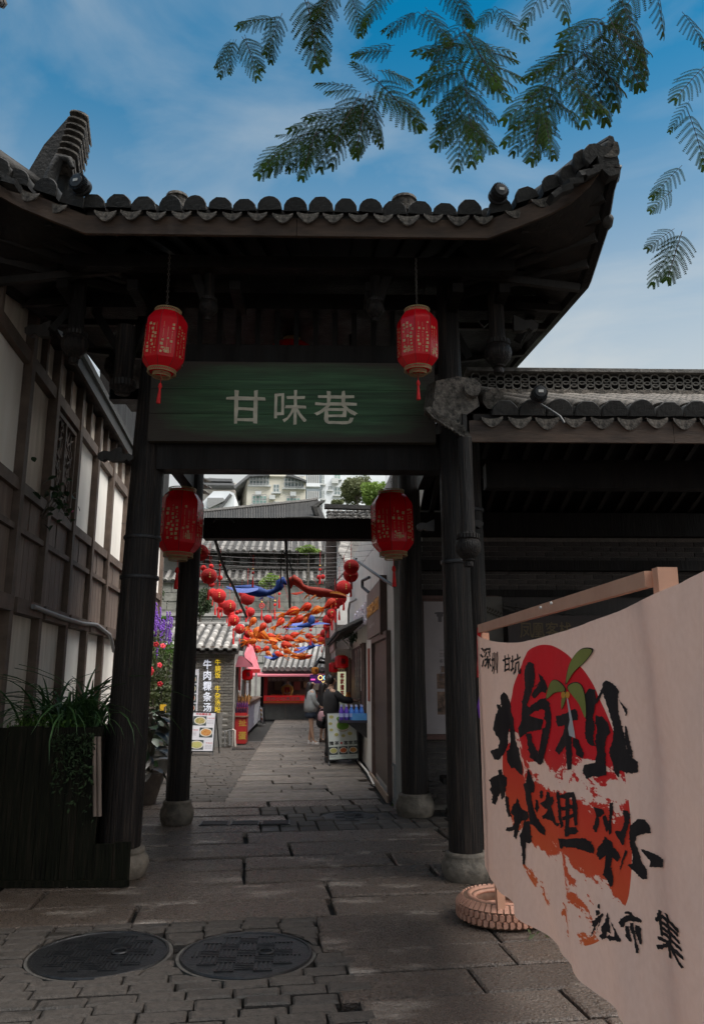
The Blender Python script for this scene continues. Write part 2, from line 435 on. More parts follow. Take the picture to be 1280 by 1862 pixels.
iron = M('castiron', (.018,.018,.02), (.05,.05,.052), .45, 20, metal=.6, bump=.3, bscale=60)
def manhole(x, y, r, label, mat=iron):
    t = thing('manhole_cover', label, 'manhole cover', (x, y, 0), 'round iron manhole covers in the paving')
    ob('rim', MB().torus((x, y, -.008), r-.006, .012, 44, 6), mat, t, 40); ob('frame_ring', MB().lathe([(r+.004, -.05), (r+.004, -.012), (r+.028, -.010), (r+.028, -.05)], 44, (x, y, 0)), M('coverframe', (.05,.045,.04), (.11,.10,.09), .8, 20), t, 40)
    ob('plate', MB().lathe([(r-.014, -.04), (r-.014, -.004)], 40, (x, y, 0)), mat, t)
    m = MB(); c = .115; k = int(r/c) + 1
    for i in range(-k, k+1):
        for j in range(-k, k+1):
            for s in range(4):
                a = (s-1.5)*c*.24
                p, q = ((i*c+a, j*c-.45*c), (i*c+a, j*c+.45*c)) if (i+j) % 2 else ((i*c-.45*c, j*c+a), (i*c+.45*c, j*c+a))
                if max(math.hypot(*p), math.hypot(*q)) < r-.06 and not (r > .35 and math.hypot(i*c-.12, j*c) < .08):
                    m.cbox((x+(p[0]+q[0])/2, y+(p[1]+q[1])/2, .000), (abs(p[0]-q[0])+.011, abs(p[1]-q[1])+.011, .008))
    ob('tread_pattern', m, mat, t, kind='stuff')
    ob('keyhole_ring', MB().torus((x+.12, y, .006), .045, .008, 18, 5), mat, t, 60)
manhole(*MANH[0], 'iron manhole cover at the bottom left edge, beside the dark planter')
manhole(*MANH[1], 'iron manhole cover with woven bar pattern at the front centre of the paving')
manhole(*MANH[2], 'wet iron manhole cover further in, near the right rear pillar')
t = thing('drain_grate', 'row of dark slotted drain grates beside the left rear pillar', 'drain grate', (-1.1, 9.75, 0))
for i in range(3):
    x0 = -1.17 + i*.36; m = MB()
    for k in range(9): m.cbox((x0+.17, 9.66+k*.027, .012), (.30, .012, .012))
    m.box((x0, 9.63, .004), (x0+.02, 9.9, .016)).box((x0+.32, 9.63, .004), (x0+.34, 9.9, .016))
    ob('grate_panel', m, iron, t)
t = thing('drain_grate', 'small slotted drain grate in front of the snack stall', 'drain grate', FA.Z(445, 1363))
m = MB(); c = FA.Z(443, 1363)
for k in range(10): m.cbox((c.x-.25+k*.055, c.y, .02), (.03, .3, .012))
ob('grate_panel', m, iron, t)

# ------------------------------------------------------------------ the wooden gateway
use(FG)
gate = thing('wooden_gateway', 'black timber gateway with tiled upswept roof across the alley mouth', 'gateway', (-.4, 8.5, 0))
def pillar(x, y, r0, r1, ztop, lean=0, base=True, bh=.24, bands=()):
    prof = [(r0*(1-.0) + (r1-r0)*k/10 + mnoise.noise(Vector((x*7, k*.9, y)))*.006, .0 + ztop*k/10) for k in range(11)]
    m = MB(); n = 20; vs = []
    for i, (r, z) in enumerate(prof):
        for k in range(n):
            a = 2*math.pi*k/n; rr = r + mnoise.noise(Vector((math.cos(a)*1.6+x, math.sin(a)*1.6, z*.7)))*.007
            vs.append((x + lean*z + rr*math.cos(a), y + rr*math.sin(a), bh*.8 + z*(ztop-bh*.8)/ztop))
    m.add(vs, [(i*n+k, i*n+(k+1)%n, (i+1)*n+(k+1)%n, (i+1)*n+k) for i in range(10) for k in range(n)])
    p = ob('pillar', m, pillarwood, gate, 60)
    if base:
        b = MB().lathe([(r0*1.22, 0), (r0*1.32, .03), (r0*1.42, bh*.38), (r0*1.36, bh*.62), (r0*1.18, bh*.80), (r0*1.20, bh*.86), (r0*1.20, bh*.93), (r0*1.1, bh)], 28, (x, y, 0))
        ob('stone_base', b, stone, p, 50)
    for z in bands:
        r = r0 + (r1-r0)*z/ztop
        ob('iron_band', MB().lathe([(r+.012, z-.018), (r+.016, z-.012), (r+.016, z+.012), (r+.012, z+.018)], 24, (x + lean*z, y, 0)), iron, p, 40)
    return p
pillar(-1.90, 7.30, .192, .135, 5.6, .018, bands=(2.62, 3.0))
pillar(1.14, 7.12, .150, .108, 5.6, -.004, bh=.23, bands=(2.75,))
pillar(1.33, 7.36, .13, .115, 4.3, -.003, base=False, bands=(3.3,))
pillar(-1.87, 9.75, .142, .135, 5.4, .004, bh=.27)
pillar(1.02, 10.25, .175, .14, 5.4, -.004, bh=.27)
# main beams; ends butt against the pillars
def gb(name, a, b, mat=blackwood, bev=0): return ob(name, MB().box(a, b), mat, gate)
gb('beam', (-1.72, 7.16, 3.655), (1.02, 7.36, 4.02))
gb('beam', (-1.72, 7.18, 4.72), (1.03, 7.36, 4.95))
gb('beam', (-1.72, 9.9, 3.47), (.88, 10.1, 3.745))
gb('beam', (-1.72, 9.65, 4.75), (.88, 9.85, 5.0))
for x in (-1.88, 1.12):
    gb('side_beam', (x-.07, 7.45, 4.06), (x+.07, 9.6, 4.26)); gb('side_beam', (x-.07, 7.45, 4.7), (x+.07, 9.6, 4.95))
# frieze above the board: upright slats and a curved tie
for i in range(14):
    x = -1.6 + i*.195; gb('frieze_slat', (x, 7.25, 4.952), (x+.05, 7.29, 5.33))
gb('beam', (-3.0, 7.16, 5.332), (2.15, 7.36, 5.50))
gb('beam', (-3.0, 9.7, 5.30), (2.15, 9.9, 5.45))
gb('eave_purlin', (-2.5, 6.45, 5.38), (1.65, 6.57, 5.50))
XM = -.425
# outrigger beams that carry the pendants
for x in (-2.55, -1.9, -.95, .32, 1.14, 1.58):
    gb('outrigger', (x-.05, 6.6, 5.24), (x+.05, 7.155, 5.33))
for k in range(12): gb('ceiling_board', (XM-2.6+k*.435, 6.75, 5.545), (XM-2.6+k*.435+.43, 10.9, 5.565))
# rafters under the front and rear slope
def roofz(y): return 5.60 + (min(y, 17.4-y) - 6.0)*.42
for i in range(20):
    x = -2.75 + i*.245
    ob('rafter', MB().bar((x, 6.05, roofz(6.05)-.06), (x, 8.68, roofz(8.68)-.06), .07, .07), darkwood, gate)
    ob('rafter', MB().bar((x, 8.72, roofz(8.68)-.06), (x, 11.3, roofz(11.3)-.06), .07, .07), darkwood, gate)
# pendants: carved hanging posts
def pendant_prof(s):
    return [(.012*s, 0), (.055*s, .01*s), (.06*s, .05*s), (.05*s, .075*s), (.075*s, .085*s), (.07*s, .10*s), (.10*s, .125*s), (.145*s, .18*s), (.158*s, .24*s), (.15*s, .30*s), (.125*s, .335*s), (.135*s, .345*s), (.135*s, .40*s), (.10*s, .41*s), (.09*s, .44*s), (.088*s, .9*s)]
def pendant(px, py, Y, s, top=None, mat=pillarwood):
    c = FG.Y(px, py, Y)
    prof = pendant_prof(s)
    if top: prof[-1] = (prof[-1][0], top - c.z)
    p = ob('pendant_post', MB().lathe(prof, 22, (c.x, c.y, c.z)), mat, gate, 35)
    m = MB()
    for k in range(22):
        a = 2*math.pi*k/22
        m.cbox((c.x + math.cos(a)*.137*s, c.y + math.sin(a)*.137*s, c.z + .372*s), (.012*s, .018*s, .05*s), (0, 0, a))
    ob('carved_flute', m, darkwood, p)
    return c
pendant(133, 662, 6.85, .80, 5.45)
pendant(907, 680, 6.9, .84, 5.45)
pendant(378, 583, 6.6, .55, 5.4)
pendant(682, 585, 6.6, .55, 5.4)
pendant(204, 690, 8.4, .62, 5.4)
pendant(642, 680, 7.9, .5, 5.4)
pendant(852, 1032, 6.35, .70, 3.72)
c = FG.Y(222, 718, 7.02)
ob('fluted_collar', MB().lathe([(.03, 0), (.07, .01), (.085, .05), (.115, .07), (.118, .14), (.10, .145), (.09, .16), (.09, .7)], 22, (c.x, c.y, c.z)), pillarwood, gate, 40)
m = MB()
for k in range(24):
    a = 2*math.pi*k/24; m.cbox((c.x+math.cos(a)*.119, c.y+math.sin(a)*.119, c.z+.105), (.012, .016, .06), (0,0,a))
ob('carved_flute', m, darkwood, gate)
# brackets and struts
def bracket(px, py, Y, dx, s=1, up=1):
    c = FG.Y(px, py, Y)
    pts = [(0,0), (.10,.0), (.16,.03), (.20,.0), (.26,.03), (.27,.09), (.20,.13), (.12,.12), (.05,.16), (0,.18)]
    ob('carved_bracket', MB().prism([(c.x + dx*a*s, c.y, c.z + up*b*s) for a, b in pts], (0, .07, 0)), darkwood, gate)
bracket(213, 838, 6.98, 1, .55); bracket(217, 838, 7.2, -1, .8); bracket(935, 600, 6.95, 1, .9); bracket(90, 610, 6.85, -1, .9); bracket(790, 965, 7.2, -1, .62)
bracket(848, 960, 7.0, 1, .6)
ob('strut', MB().bar(FG.Y(128, 560, 6.9), FG.Y(93, 600, 6.8), .06), blackwood, gate)
for a, b, Y in (((170, 560), (218, 640), 7.3), ((262, 570), (222, 700), 7.6), ((803, 560), (852, 650), 7.3), ((875, 590), (938, 540), 7.5), ((940, 620), (1010, 500), 7.3), ((345, 470), (372, 545), 6.6), ((715, 470), (690, 545), 6.6)):
    ob('strut', MB().bar(FG.Y(*a, Y), FG.Y(*b, Y), .045, .08), blackwood, gate)
# fascia board and the swept corner
XL, XR, XM = -2.16, 1.31, -.425
corner_px = [(888, 432), (940, 412), (1000, 388), (1040, 366), (1075, 335), (1100, 298)]
front = [FG.Y(px, py, 6.0 - .4*k/5) for k, (px, py) in enumerate(corner_px)]
front[0] = Vector((XR, 6.0, 5.43))
fh = [.17, .17, .17, .16, .13, .09]
def mir(p): return Vector((2*XM - p.x, p.y, p.z))
ob('fascia_board', MB().box((XL, 6.0, 5.43), (-.35, 6.035, 5.60)), fasciawood, gate)
ob('fascia_board', MB().box((-.345, 6.0, 5.43), (XR, 6.035, 5.60)), fasciawood, gate)
for f in (lambda p: p, mir):
    rows = [[f(p) for p in front], [f(p + Vector((0, 0, fh[i]))) for i, p in enumerate(front)]]
    ob('fascia_board', MB().grid(rows, (0, .035, 0)), fasciawood, gate, 60)
side = [FG.X(px, py, x) for px, py, x in ((1106, 352, 2.31), (1092, 425, 2.31), (1062, 518, 2.31), (1000, 590, 2.31), (925, 675, 2.31))]
side = [Vector((2.33, 5.62, front[-1].z - .02))] + side + [Vector((2.31, 11.3, 5.55))]
inner_y = [6.0] + [p.y for p in side[1:]]
for f, key in ((lambda p: p, 'r'), (mir, 'l')):
    rows = []
    rows.append([f(p + Vector((0, .04, .02))) for p in front])
    for i in range(1, len(side)):
        a = Vector((XR, inner_y[i] + .3*(6-i)/6, roofz(inner_y[i]+.1)-.02)); b = side[i]
        rows.append([f(a.lerp(b, [0, .25, .5, .72, .88, 1][k]) + Vector((0, 0, -.05*math.sin(math.pi*k/5)))) for k in range(6)])
    if key == 'l': rows = [[p + Vector((.45*k/5*min(1, max(0, (p.y-7.2)/2)), 0, 0)) for k, p in enumerate(r_)] for r_ in rows]
    ob('corner_roof', MB().grid(rows, (0, 0, .12)), darkwood, gate, 50)
    ed = [f(p + Vector((.0, 0, .03))) + Vector((.45*min(1, max(0, (p.y-7.2)/2)) if key == 'l' else 0, 0, 0)) for p in side]
    ob('side_fascia', MB().tube(ed, [.05, .06, .07, .07, .07, .07, .07], 6), blackwood, gate, 40)
    # rafters fanning under the corner
    for i in range(1, 6):
        for tt in (.0, .5):
            b = side[i].lerp(side[min(i+1, 6)], tt); a = Vector((XR-.1, b.y + (.9 if i < 3 else .2), 5.50))
            ob('rafter', MB().bar(f(a), f(b + Vector((-.04, 0, -.03))), .055, .07), darkwood, gate)
# carved scroll knobs on the outside edge of the right corner
for f in (lambda p: p, mir):
    for px, py in ((1100, 405), (1112, 322), (1052, 515)):
        c = FG.X(px, py, 2.34); ob('edge_ornament', MB().sphere(f(c), .07, 8, 6, (1, 1.6, 1)), tile, gate, 60)
# roof decks
ob('roof_deck', MB().prism([(XL, 6.02, 5.605), (XL, 8.7, 6.735), (XL, 11.38, 5.605), (XL, 11.38, 5.68), (XL, 8.7, 6.82), (XL, 6.02, 5.69)], (XR-XL, 0, 0)), darkwood, gate)
# tiles: caps and drips along the eave, then the rest of the slopes
def cap_local(w=.2, h=.085, L=.26, n=8, t=.016, scallop=True):
    """convex cover tile, closed thick front with a scalloped upper edge"""
    m = MB(); top = []; 
    for k in range(n+1):
        a = math.pi*(k/n); top.append((-math.cos(a)*w/2, math.sin(a)**.8*h))
    vs = []
    for yy, q in ((0, 1.0), (.015, 1.06), (.035, .96), (L, .88)):
        for k, (x, z) in enumerate(top):
            e = (.006 if (scallop and k % 2) else 0) if yy < .02 else 0
            vs.append((x*q, yy, z*q + e))
    N = n+1
    fs = [(i*N+k, i*N+k+1, (i+1)*N+k+1, (i+1)*N+k) for i in range(3) for k in range(n)]
    fs.append(tuple(range(N))); fs.append(tuple(range(3*N, 4*N))[::-1])
    m.add(vs, fs); return m.mesh('cap_tile', tile, 50, local=True)
def drip_local(w=.17, h=.06, L=.24, n=8):
    """trough tile ending in a hanging crescent tongue"""
    m = MB(); vs = []
    for k in range(n+1):
        u = k/n*2-1
        zt = -.018*(1-u*u); zb = zt - .012 - h*(1-abs(u)**1.7)
        vs += [(u*w/2, 0, zt+.012), (u*w/2, -.012, zb*.9), (u*w/2, .012, zb*.9), (u*w/2, L, zt+.01)]
    fs = []
    for k in range(n):
        a, b = k*4, k*4+4
        fs += [(a, a+1, b+1, b), (a+1, a+2, b+2, b+1), (a, b, b+3, a+3)]
    m.add(vs, fs); return m.mesh('drip_tile', tileworn, 60, local=True)
CAP = [cap_local(.205, .112 + .010*i, .3, 8, scallop=i != 2) for i in range(3)]
DRIP = [drip_local(.165 + .012*i, .05 + .010*i) for i in range(3)]
eave = []
x = XL + .07
while x < XR - .02:
    eave.append((Vector((x, 5.97, 5.645)), 0, 0)); x += .2165
for f, s in ((lambda p: p, 1), (mir, -1)):
    for t_ in (.5, 1.35, 2.2, 3.05, 3.8, 4.45):
        i = int(t_); a, b = front[i], front[min(i+1, 5)]
        p = a.lerp(b, t_-i) + Vector((0, -.03, fh[i]+.035)); tilt = math.atan2(b.z-a.z, b.x-a.x)
        eave.append((f(p), -s*tilt, s))
for k, (p, tilt, s) in enumerate(eave):
    yw = random.uniform(-.03, .03)
    inst('cap_tile', random.choice(CAP), p + Vector((random.uniform(-.008, .008), random.uniform(-.02, .02), random.uniform(-.012, .010))), (R(8), tilt + random.uniform(-.08, .08), yw), (random.uniform(.93, 1.05), 1, random.uniform(.88, 1.12)), gate)
    inst('drip_tile', random.choice(DRIP), p + Vector((.108 if s >= 0 else -.108, -.02, -.035 + random.uniform(-.008, .006) + math.tan(-tilt)*.0 + (math.sin(-tilt)*.108*(1 if s >= 0 else -1)))), (R(10), tilt, yw), 1, gate)
cols = MB(); nc = int((XR-XL)/.2165)
for i in range(nc+1):
    x = XL + .07 + i*.2165
    for j in range(11):
        for yy, z0 in ((6.2 + j*.23, 0), (11.35 - j*.23, 1)):
            z = 5.70 + ((yy if yy < 8.7 else 17.4-yy) - 6.0)*.42; vs = []
            for dy, q in ((0, 1), (.24 if not z0 else -.24, .85)):
                for k in range(7):
                    a = math.pi*k/6; vs.append((x - math.cos(a)*.08*q, yy+dy, z + dy*.42*(1 if not z0 else -1) + math.sin(a)*.065*q + (.012 if dy == 0 else 0)))
            cols.add(vs, [(k, k+1, 8+k, 7+k) for k in range(6)] + [tuple(range(7))])
ob('roof_tiling', cols, tile, gate, kind='stuff')
ob('main_ridge', MB().box((XL+.3, 8.6, 6.78), (XR-.3, 8.8, 7.02)), tile, gate)
# hip ridges: a smooth upswept ridge ending at the corner tips
for f, sgn in ((lambda p: p, 1), (mir, -1)):
    pts = [Vector((1.05, 8.4, 6.72)), Vector((1.40, 7.4, 6.22)), FG.Y(985, 352, 6.5), FG.Y(1050, 300, 6.0), FG.Y(1112, 262, 5.62)]
    pts = [f(p) for p in pts]
    ob('hip_ridge', MB().tube([p - Vector((0, 0, .03)) for p in pts], [.10, .10, .085, .075, .06], 8, flat=1.3), tile, gate, 50)
    ob('hip_ridge_cap', MB().tube([p + Vector((0, 0, .045)) for p in pts], [.045, .045, .045, .042, .04], 6), tile, gate, 50)
    # broken tile pile and corner ornament under the tip
    for k in range(7):
        c = f(FG.Y(1010 + k*16, 352 - k*9 + random.uniform(-4, 4), 5.66)); ob('ornament_tile', MB().cbox(c, (.13, .12, .05), (random.uniform(-.3,.3), -sgn*.5 + random.uniform(-.3,.3), random.uniform(-.4,.4))), tile, gate)
    c = f(FG.Y(1118, 292, 5.6)); ob('tip_ornament', MB().prism([c + Vector((a*sgn*.9, 0, b)) for a, b in ((-.10,.14), (.0,.13), (.03,.05), (.045,-.06), (.03,-.12), (-.06,-.14), (-.14,-.06), (-.16,.06))], (0, .12, 0)), tile, gate)
# leaning stack of curved tiles at the upturned ridge end on the left
st = thing('ridge_end_stack', 'upturned ridge end built of stacked curved tiles, top left of the roof', 'roof ornament', FG.Y(112, 345, 6.3))
p0, p1 = FG.Y(116, 302, 6.3), FG.Y(146, 210, 6.3)
for k in range(9):
    c = p0.lerp(p1, k/8); w = .20 - .003*k
    tl = MB(); vs = []
    for yy in (-.02, .30):
        for q in range(9):
            a = math.pi*q/8; vs.append((-math.cos(a)*w/2, yy, math.sin(a)*.045))
        for q in range(9):
            a = math.pi*(8-q)/8; vs.append((-math.cos(a)*w/2, yy, math.sin(a)*.045 - .022))
    n = 18
    tl.add(vs, [tuple(range(n))[::-1], tuple(range(n, 2*n))] + [(i, (i+1)%n, n+(i+1)%n, n+i) for i in range(n)])
    inst('ridge_tile', tl.mesh('ridge_tile', tileworn, 50, local=True), c + Vector((random.uniform(-.008,.008), 0, 0)), (R(-14), R(20), R(6)), 1, st)
ob('mortar_core', MB().prism([FG.Y(px, py, 6.42) for px, py in ((40, 330), (80, 262), (124, 212), (142, 212), (136, 290), (122, 350), (80, 356))], (0, .22, 0)), tile, st)
ob('curled_tile', MB().tube([FG.Y(px, py, 6.25) for px, py in ((85, 352), (93, 320), (108, 288), (126, 290), (132, 305))], [.07, .06, .05, .035, .02], 8), tile, st, 50)
for px, py, w in ((322, 362, .12), (735, 368, .14)):
    c = FG.Y(px, py+6, 6.9); ob('ridge_stub', MB().lathe([(w*.8, -.1), (w*.8, .03), (w*.95, .04), (w*.9, .07)], 14, c), tileworn, gate, 40)
# floodlights
black = M('blackpaint', (.012,.012,.013), (.03,.03,.032), .45, 30)
greypaint = M('greypaint', (.16,.16,.16), (.26,.26,.26), .5, 30)
labelwhite = M('sticker', (.62,.60,.56))
def floodlight(px, py, Y, r, label, turn=0, arm=None, fins=True):
    c = FG.Y(px, py, Y); t = thing('floodlight', label, 'floodlight', c, 'round black floodlights on the roofs')
    h = MB().lathe([(r*.2, -.085), (r*.72, -.08), (r*.78, -.03), (r*.98, -.02), (r, .03), (r*.94, .05), (r*.9, .052)], 26, (0,0,0), axis='Y')
    inst('lamp_body', h.mesh('lamp_body', black, 40, local=True), c, (0, 0, turn), 1, t)
    fm = MB()
    for k in range(28):
        a = 2*math.pi*k/28; fm.cbox((math.cos(a)*r*.88, -.045, math.sin(a)*r*.88), (r*.26, .05, .004), (0, -a, 0))
    inst('cooling_fin', fm.mesh('cooling_fin', black, local=True), c, (0, 0, turn), 1, t, kind='stuff')
    inst('bracket', MB().torus((0,0,0), r*1.1, .009, 20, 5, 'Y', 190, 350).mesh('bracket', black, 50, local=True), c, (0,0,turn), 1, t)
    inst('sticker', MB().box((-.022, -.089, -.012), (.022, -.0855, .012)).mesh('sticker', labelwhite, local=True), c, (0,0,turn), 1, t)
    if arm: ob('arm', MB().tube(arm, .011, 7), M('armgrey', (.05,.048,.045), (.10,.095,.09), .5, 30), t, 50)
floodlight(905, 353, 5.9, .075, 'black round floodlight clamped on the right roof corner of the gateway', .2)
floodlight(148, 337, 5.9, .078, 'black round floodlight on the left end of the gateway roof', -.3)
floodlight(979, 717, 6.35, .066, 'black floodlight on a grey arm above the right porch eave', 0, [FG.Y(983, 735, 6.33), FG.Y(1000, 745, 6.25), FG.Y(1018, 757, 6.15), FG.Y(1026, 769, 6.13)])
ob('eave_cable', MB().tube([FG.X(px, py, 2.36) for px, py in ((1083, 424), (1085, 440), (1078, 450), (1066, 457), (1040, 470))], .008, 6), black, gate, 60)

# ------------------------------------------------------------------ name board
boardm = M('boardgreen', (.016,.036,.018), (.090,.205,.092), .65, 2.2, (.5,1,14), .4, 12, c3=(.042,.100,.046), contrast=.3)
boarddark = M('boardedge', (.035,.030,.018), (.075,.062,.042), .6, 5, (.6,2,6), .3, 12)
def brown_edges(m):  # blends the green into dark brown toward the board's edges, broken by noise
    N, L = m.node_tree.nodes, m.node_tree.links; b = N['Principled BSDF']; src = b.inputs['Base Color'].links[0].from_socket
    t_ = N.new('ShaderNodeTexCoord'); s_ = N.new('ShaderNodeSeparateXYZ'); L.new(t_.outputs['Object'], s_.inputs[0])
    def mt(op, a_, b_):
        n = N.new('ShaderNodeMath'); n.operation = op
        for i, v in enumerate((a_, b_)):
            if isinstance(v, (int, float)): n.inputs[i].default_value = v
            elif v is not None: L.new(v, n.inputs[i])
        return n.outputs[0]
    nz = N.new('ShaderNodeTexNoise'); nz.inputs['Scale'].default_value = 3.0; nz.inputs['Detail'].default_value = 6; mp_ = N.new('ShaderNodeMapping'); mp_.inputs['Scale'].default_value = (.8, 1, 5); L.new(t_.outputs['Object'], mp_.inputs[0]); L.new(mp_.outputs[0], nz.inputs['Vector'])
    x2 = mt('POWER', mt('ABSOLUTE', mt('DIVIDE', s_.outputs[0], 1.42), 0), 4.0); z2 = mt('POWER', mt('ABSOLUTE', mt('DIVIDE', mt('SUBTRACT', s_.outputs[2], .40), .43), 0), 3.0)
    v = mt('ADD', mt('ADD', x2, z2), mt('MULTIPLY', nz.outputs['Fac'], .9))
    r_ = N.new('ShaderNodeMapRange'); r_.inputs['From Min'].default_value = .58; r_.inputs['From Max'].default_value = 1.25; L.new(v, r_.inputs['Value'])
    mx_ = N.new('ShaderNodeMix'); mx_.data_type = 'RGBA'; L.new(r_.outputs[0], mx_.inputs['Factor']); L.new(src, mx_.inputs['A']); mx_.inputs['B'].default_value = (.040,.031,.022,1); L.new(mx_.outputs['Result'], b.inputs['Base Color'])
brown_edges(boardm)
letterm = M('boardletters', (.42,.38,.29), (.78,.72,.58), .8, 14, contrast=.3)
a, b = FG.Y(271, 812, 7.12), FG.Y(788, 674, 7.12)
t = thing('name_board', 'green painted horizontal board with pale characters above the gateway', 'signboard', ((a.x+b.x)/2, 7.12, 3.92))
zb, zt = 3.903, 4.716
ob('backing_board', MB().box((a.x, 7.075, zb), (b.x, 7.14, zt)), boarddark, t)
seams = [zb-.001, zb+.275, zb+.53, zt+.001]
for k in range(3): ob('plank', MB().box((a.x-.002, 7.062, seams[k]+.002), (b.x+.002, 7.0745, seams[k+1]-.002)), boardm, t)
def jit(f): return lambda x, y, z: (x + mnoise.noise(Vector((x*30, y*30, f)))*.010, y + mnoise.noise(Vector((x*30, y*30, f+9)))*.010 + .05*(x % .1), z)
pl = Pl((0, 7.061, 0), (1, 0, 0), (0, 0, 1))
for ch, (x0, y0, x1, y1) in zip('甘味巷', ((411, 710, 484, 770), (497, 710, 558, 772), (573, 712, 650, 772))):
    p, q = FG.Y(x0, y1, 7.06), FG.Y(x1, y0, 7.06)
    m = MB(); pl.text(m, ch, p.x, p.z, q.z-p.z, q.x-p.x, z=.003, bold=.004, fn=jit(len(ch)))
    ob('character', m, letterm, t)
# ------------------------------------------------------------------ big silk lanterns
silk = M('lanternsilk', (.86,.006,.020), (.95,.016,.034), .26, 3, coat=.5, trans=.5)
gold = M('goldprint', (.62,.42,.20), (.75,.55,.30), .45, 20)
goldtrim = M('goldtrim', (.30,.20,.09), (.50,.35,.18), .45, 40)
redcord = M('redcord', (.55,.005,.008), (.70,.02,.02), .7, 30)
chainm = M('chain', (.10,.09,.08), (.2,.18,.16), .5, 30, metal=.7)
def lantern_spec(seed, Rr=.175, Hh=.50):
    rnd_ = random.Random(seed); n = 8; ph = math.pi/8 + .25
    prof = [(Rr*.60, -Hh/2-.0), (Rr*.78, -Hh/2+.03), (Rr*.97, -Hh/2+.075), (Rr, -Hh/2+.11), (Rr, Hh/2-.10), (Rr*.96, Hh/2-.075), (Rr*.74, Hh/2-.02), (Rr*.60, Hh/2+.005)]
    body = MB().lathe(prof, n, (0,0,0), ph)
    spec = [('lantern_body', body.mesh('lantern_body', silk, 20, local=True), None)]
    seam = MB()
    for k in range(n):
        a = ph + 2*math.pi*k/n; seam.tube([(math.cos(a)*r*1.003, math.sin(a)*r*1.003, z) for r, z in prof], .0022, 4)
    spec.append(('seam', seam.mesh('seam', M('seamred', (.30,.003,.008)), local=True), 0))
    g_ = MB()
    for k in range(n):
        a = ph + 2*math.pi*(k+.5)/n; nn = Vector((math.cos(a), math.sin(a), 0)); u = Vector((-math.sin(a), math.cos(a), 0))
        ap = Rr*math.cos(math.pi/n); wd = Rr*math.sin(math.pi/n)*.86
        P_ = Pl(nn*(ap+.0012), u, (0,0,1))
        for c_ in range(3):
            x = (-.62 + .62*c_)*wd; z = Hh/2-.13 - rnd_.uniform(0, .05)
            while z > -Hh/2+.10:
                r_ = rnd_.random()
                if r_ < .52:
                    h = rnd_.choice((.016, .02, .024)); P_.text(g_, rnd_.choice('福福福壽喜祥'), x-h/2+rnd_.uniform(-.008,.008), z-h, h, h, z=.001, bold=.03, res=1)
                    z -= h + .012
                elif r_ < .75: P_.disc(g_, x, z-.008, .004, .004, 0, .0015, 6); z -= .022
                else:
                    l = rnd_.uniform(.03, .08); l = min(l, z+Hh/2-.09)
                    if l > .01: P_.rect(g_, x-.0008, z-l, x+.0008, z, 0, .0012)
                    z -= l + .012
        if k % 2: P_.text(g_, '福', -.026, -Hh/2+.10, .05, .05, z=.001, bold=.0, res=1)
    spec.append(('gold_print', g_.mesh('gold_print', gold, local=True), 0))
    def ringm(r, z0, z1):
        m = MB().torus((0,0,z0), r, .0038, 32, 5).torus((0,0,z1), r, .0038, 32, 5)
        q = 40
        for k in range(q):
            a, b = 2*math.pi*k/q, 2*math.pi*(k+.5)/q; c = 2*math.pi*(k+1)/q
            A = Vector((math.cos(a)*r, math.sin(a)*r, z0)); B = Vector((math.cos(b)*r, math.sin(b)*r, z1)); C_ = Vector((math.cos(c)*r, math.sin(c)*r, z0))
            m.bar(A, B, .0025); m.bar(B, C_, .0025)
        return m
    spec.append(('top_ring', ringm(Rr*.62, Hh/2, Hh/2+.028).mesh('top_ring', goldtrim, 60, local=True), None))
    spec.append(('bottom_ring', ringm(Rr*.66, -Hh/2-.025, -Hh/2+.003).mesh('bottom_ring', goldtrim, 60, local=True), None))
    spec.append(('collar_ring', ringm(Rr*.42, -Hh/2-.052, -Hh/2-.025).mesh('collar_ring', goldtrim, 60, local=True), None))
    inn = MB().lathe([(Rr*.55, -Hh/2-.02), (Rr*.6, -Hh/2+.01), (Rr*.62, Hh/2-.0), (Rr*.56, Hh/2+.02)], 24)
    spec.append(('inner_collar', inn.mesh('inner_collar', silk, 60, local=True), None))
    wire = MB().bar((-Rr*.4, 0, -Hh/2-.045), (Rr*.4, 0, -Hh/2-.045), .004).bar((0, -Rr*.4, -Hh/2-.045), (0, Rr*.4, -Hh/2-.045), .004).bar((-Rr*.6, 0, Hh/2+.028), (Rr*.6, 0, Hh/2+.028), .004)
    spec.append(('wire', wire.mesh('wire', goldtrim, local=True), None))
    ta = MB().tube([(0,0,-Hh/2-.045), (0,0,-Hh/2-.12)], .0025, 5)
    ta.lathe([(.004, -.05), (.018, -.025), (.012, -.0), (.004, .01)], 10, (0,0,-Hh/2-.115))
    ta.lathe([(.018, -.13), (.016, -.10), (.010, -.02), (.006, 0)], 12, (0,0,-Hh/2-.15))
    spec.append(('tassel', ta.mesh('tassel', redcord, 50, local=True), None))
    return spec
use(FG)
def chain(parent, p, length):
    m = MB()
    n = int(length/.026)
    for k in range(n):
        c = (p.x, p.y, p.z + k*.026 + .013)
        m.torus(c, .010, .0026, 8, 4, 'Y' if k % 2 else 'X')
    ob('hanging_chain', m, chainm, parent, 60)
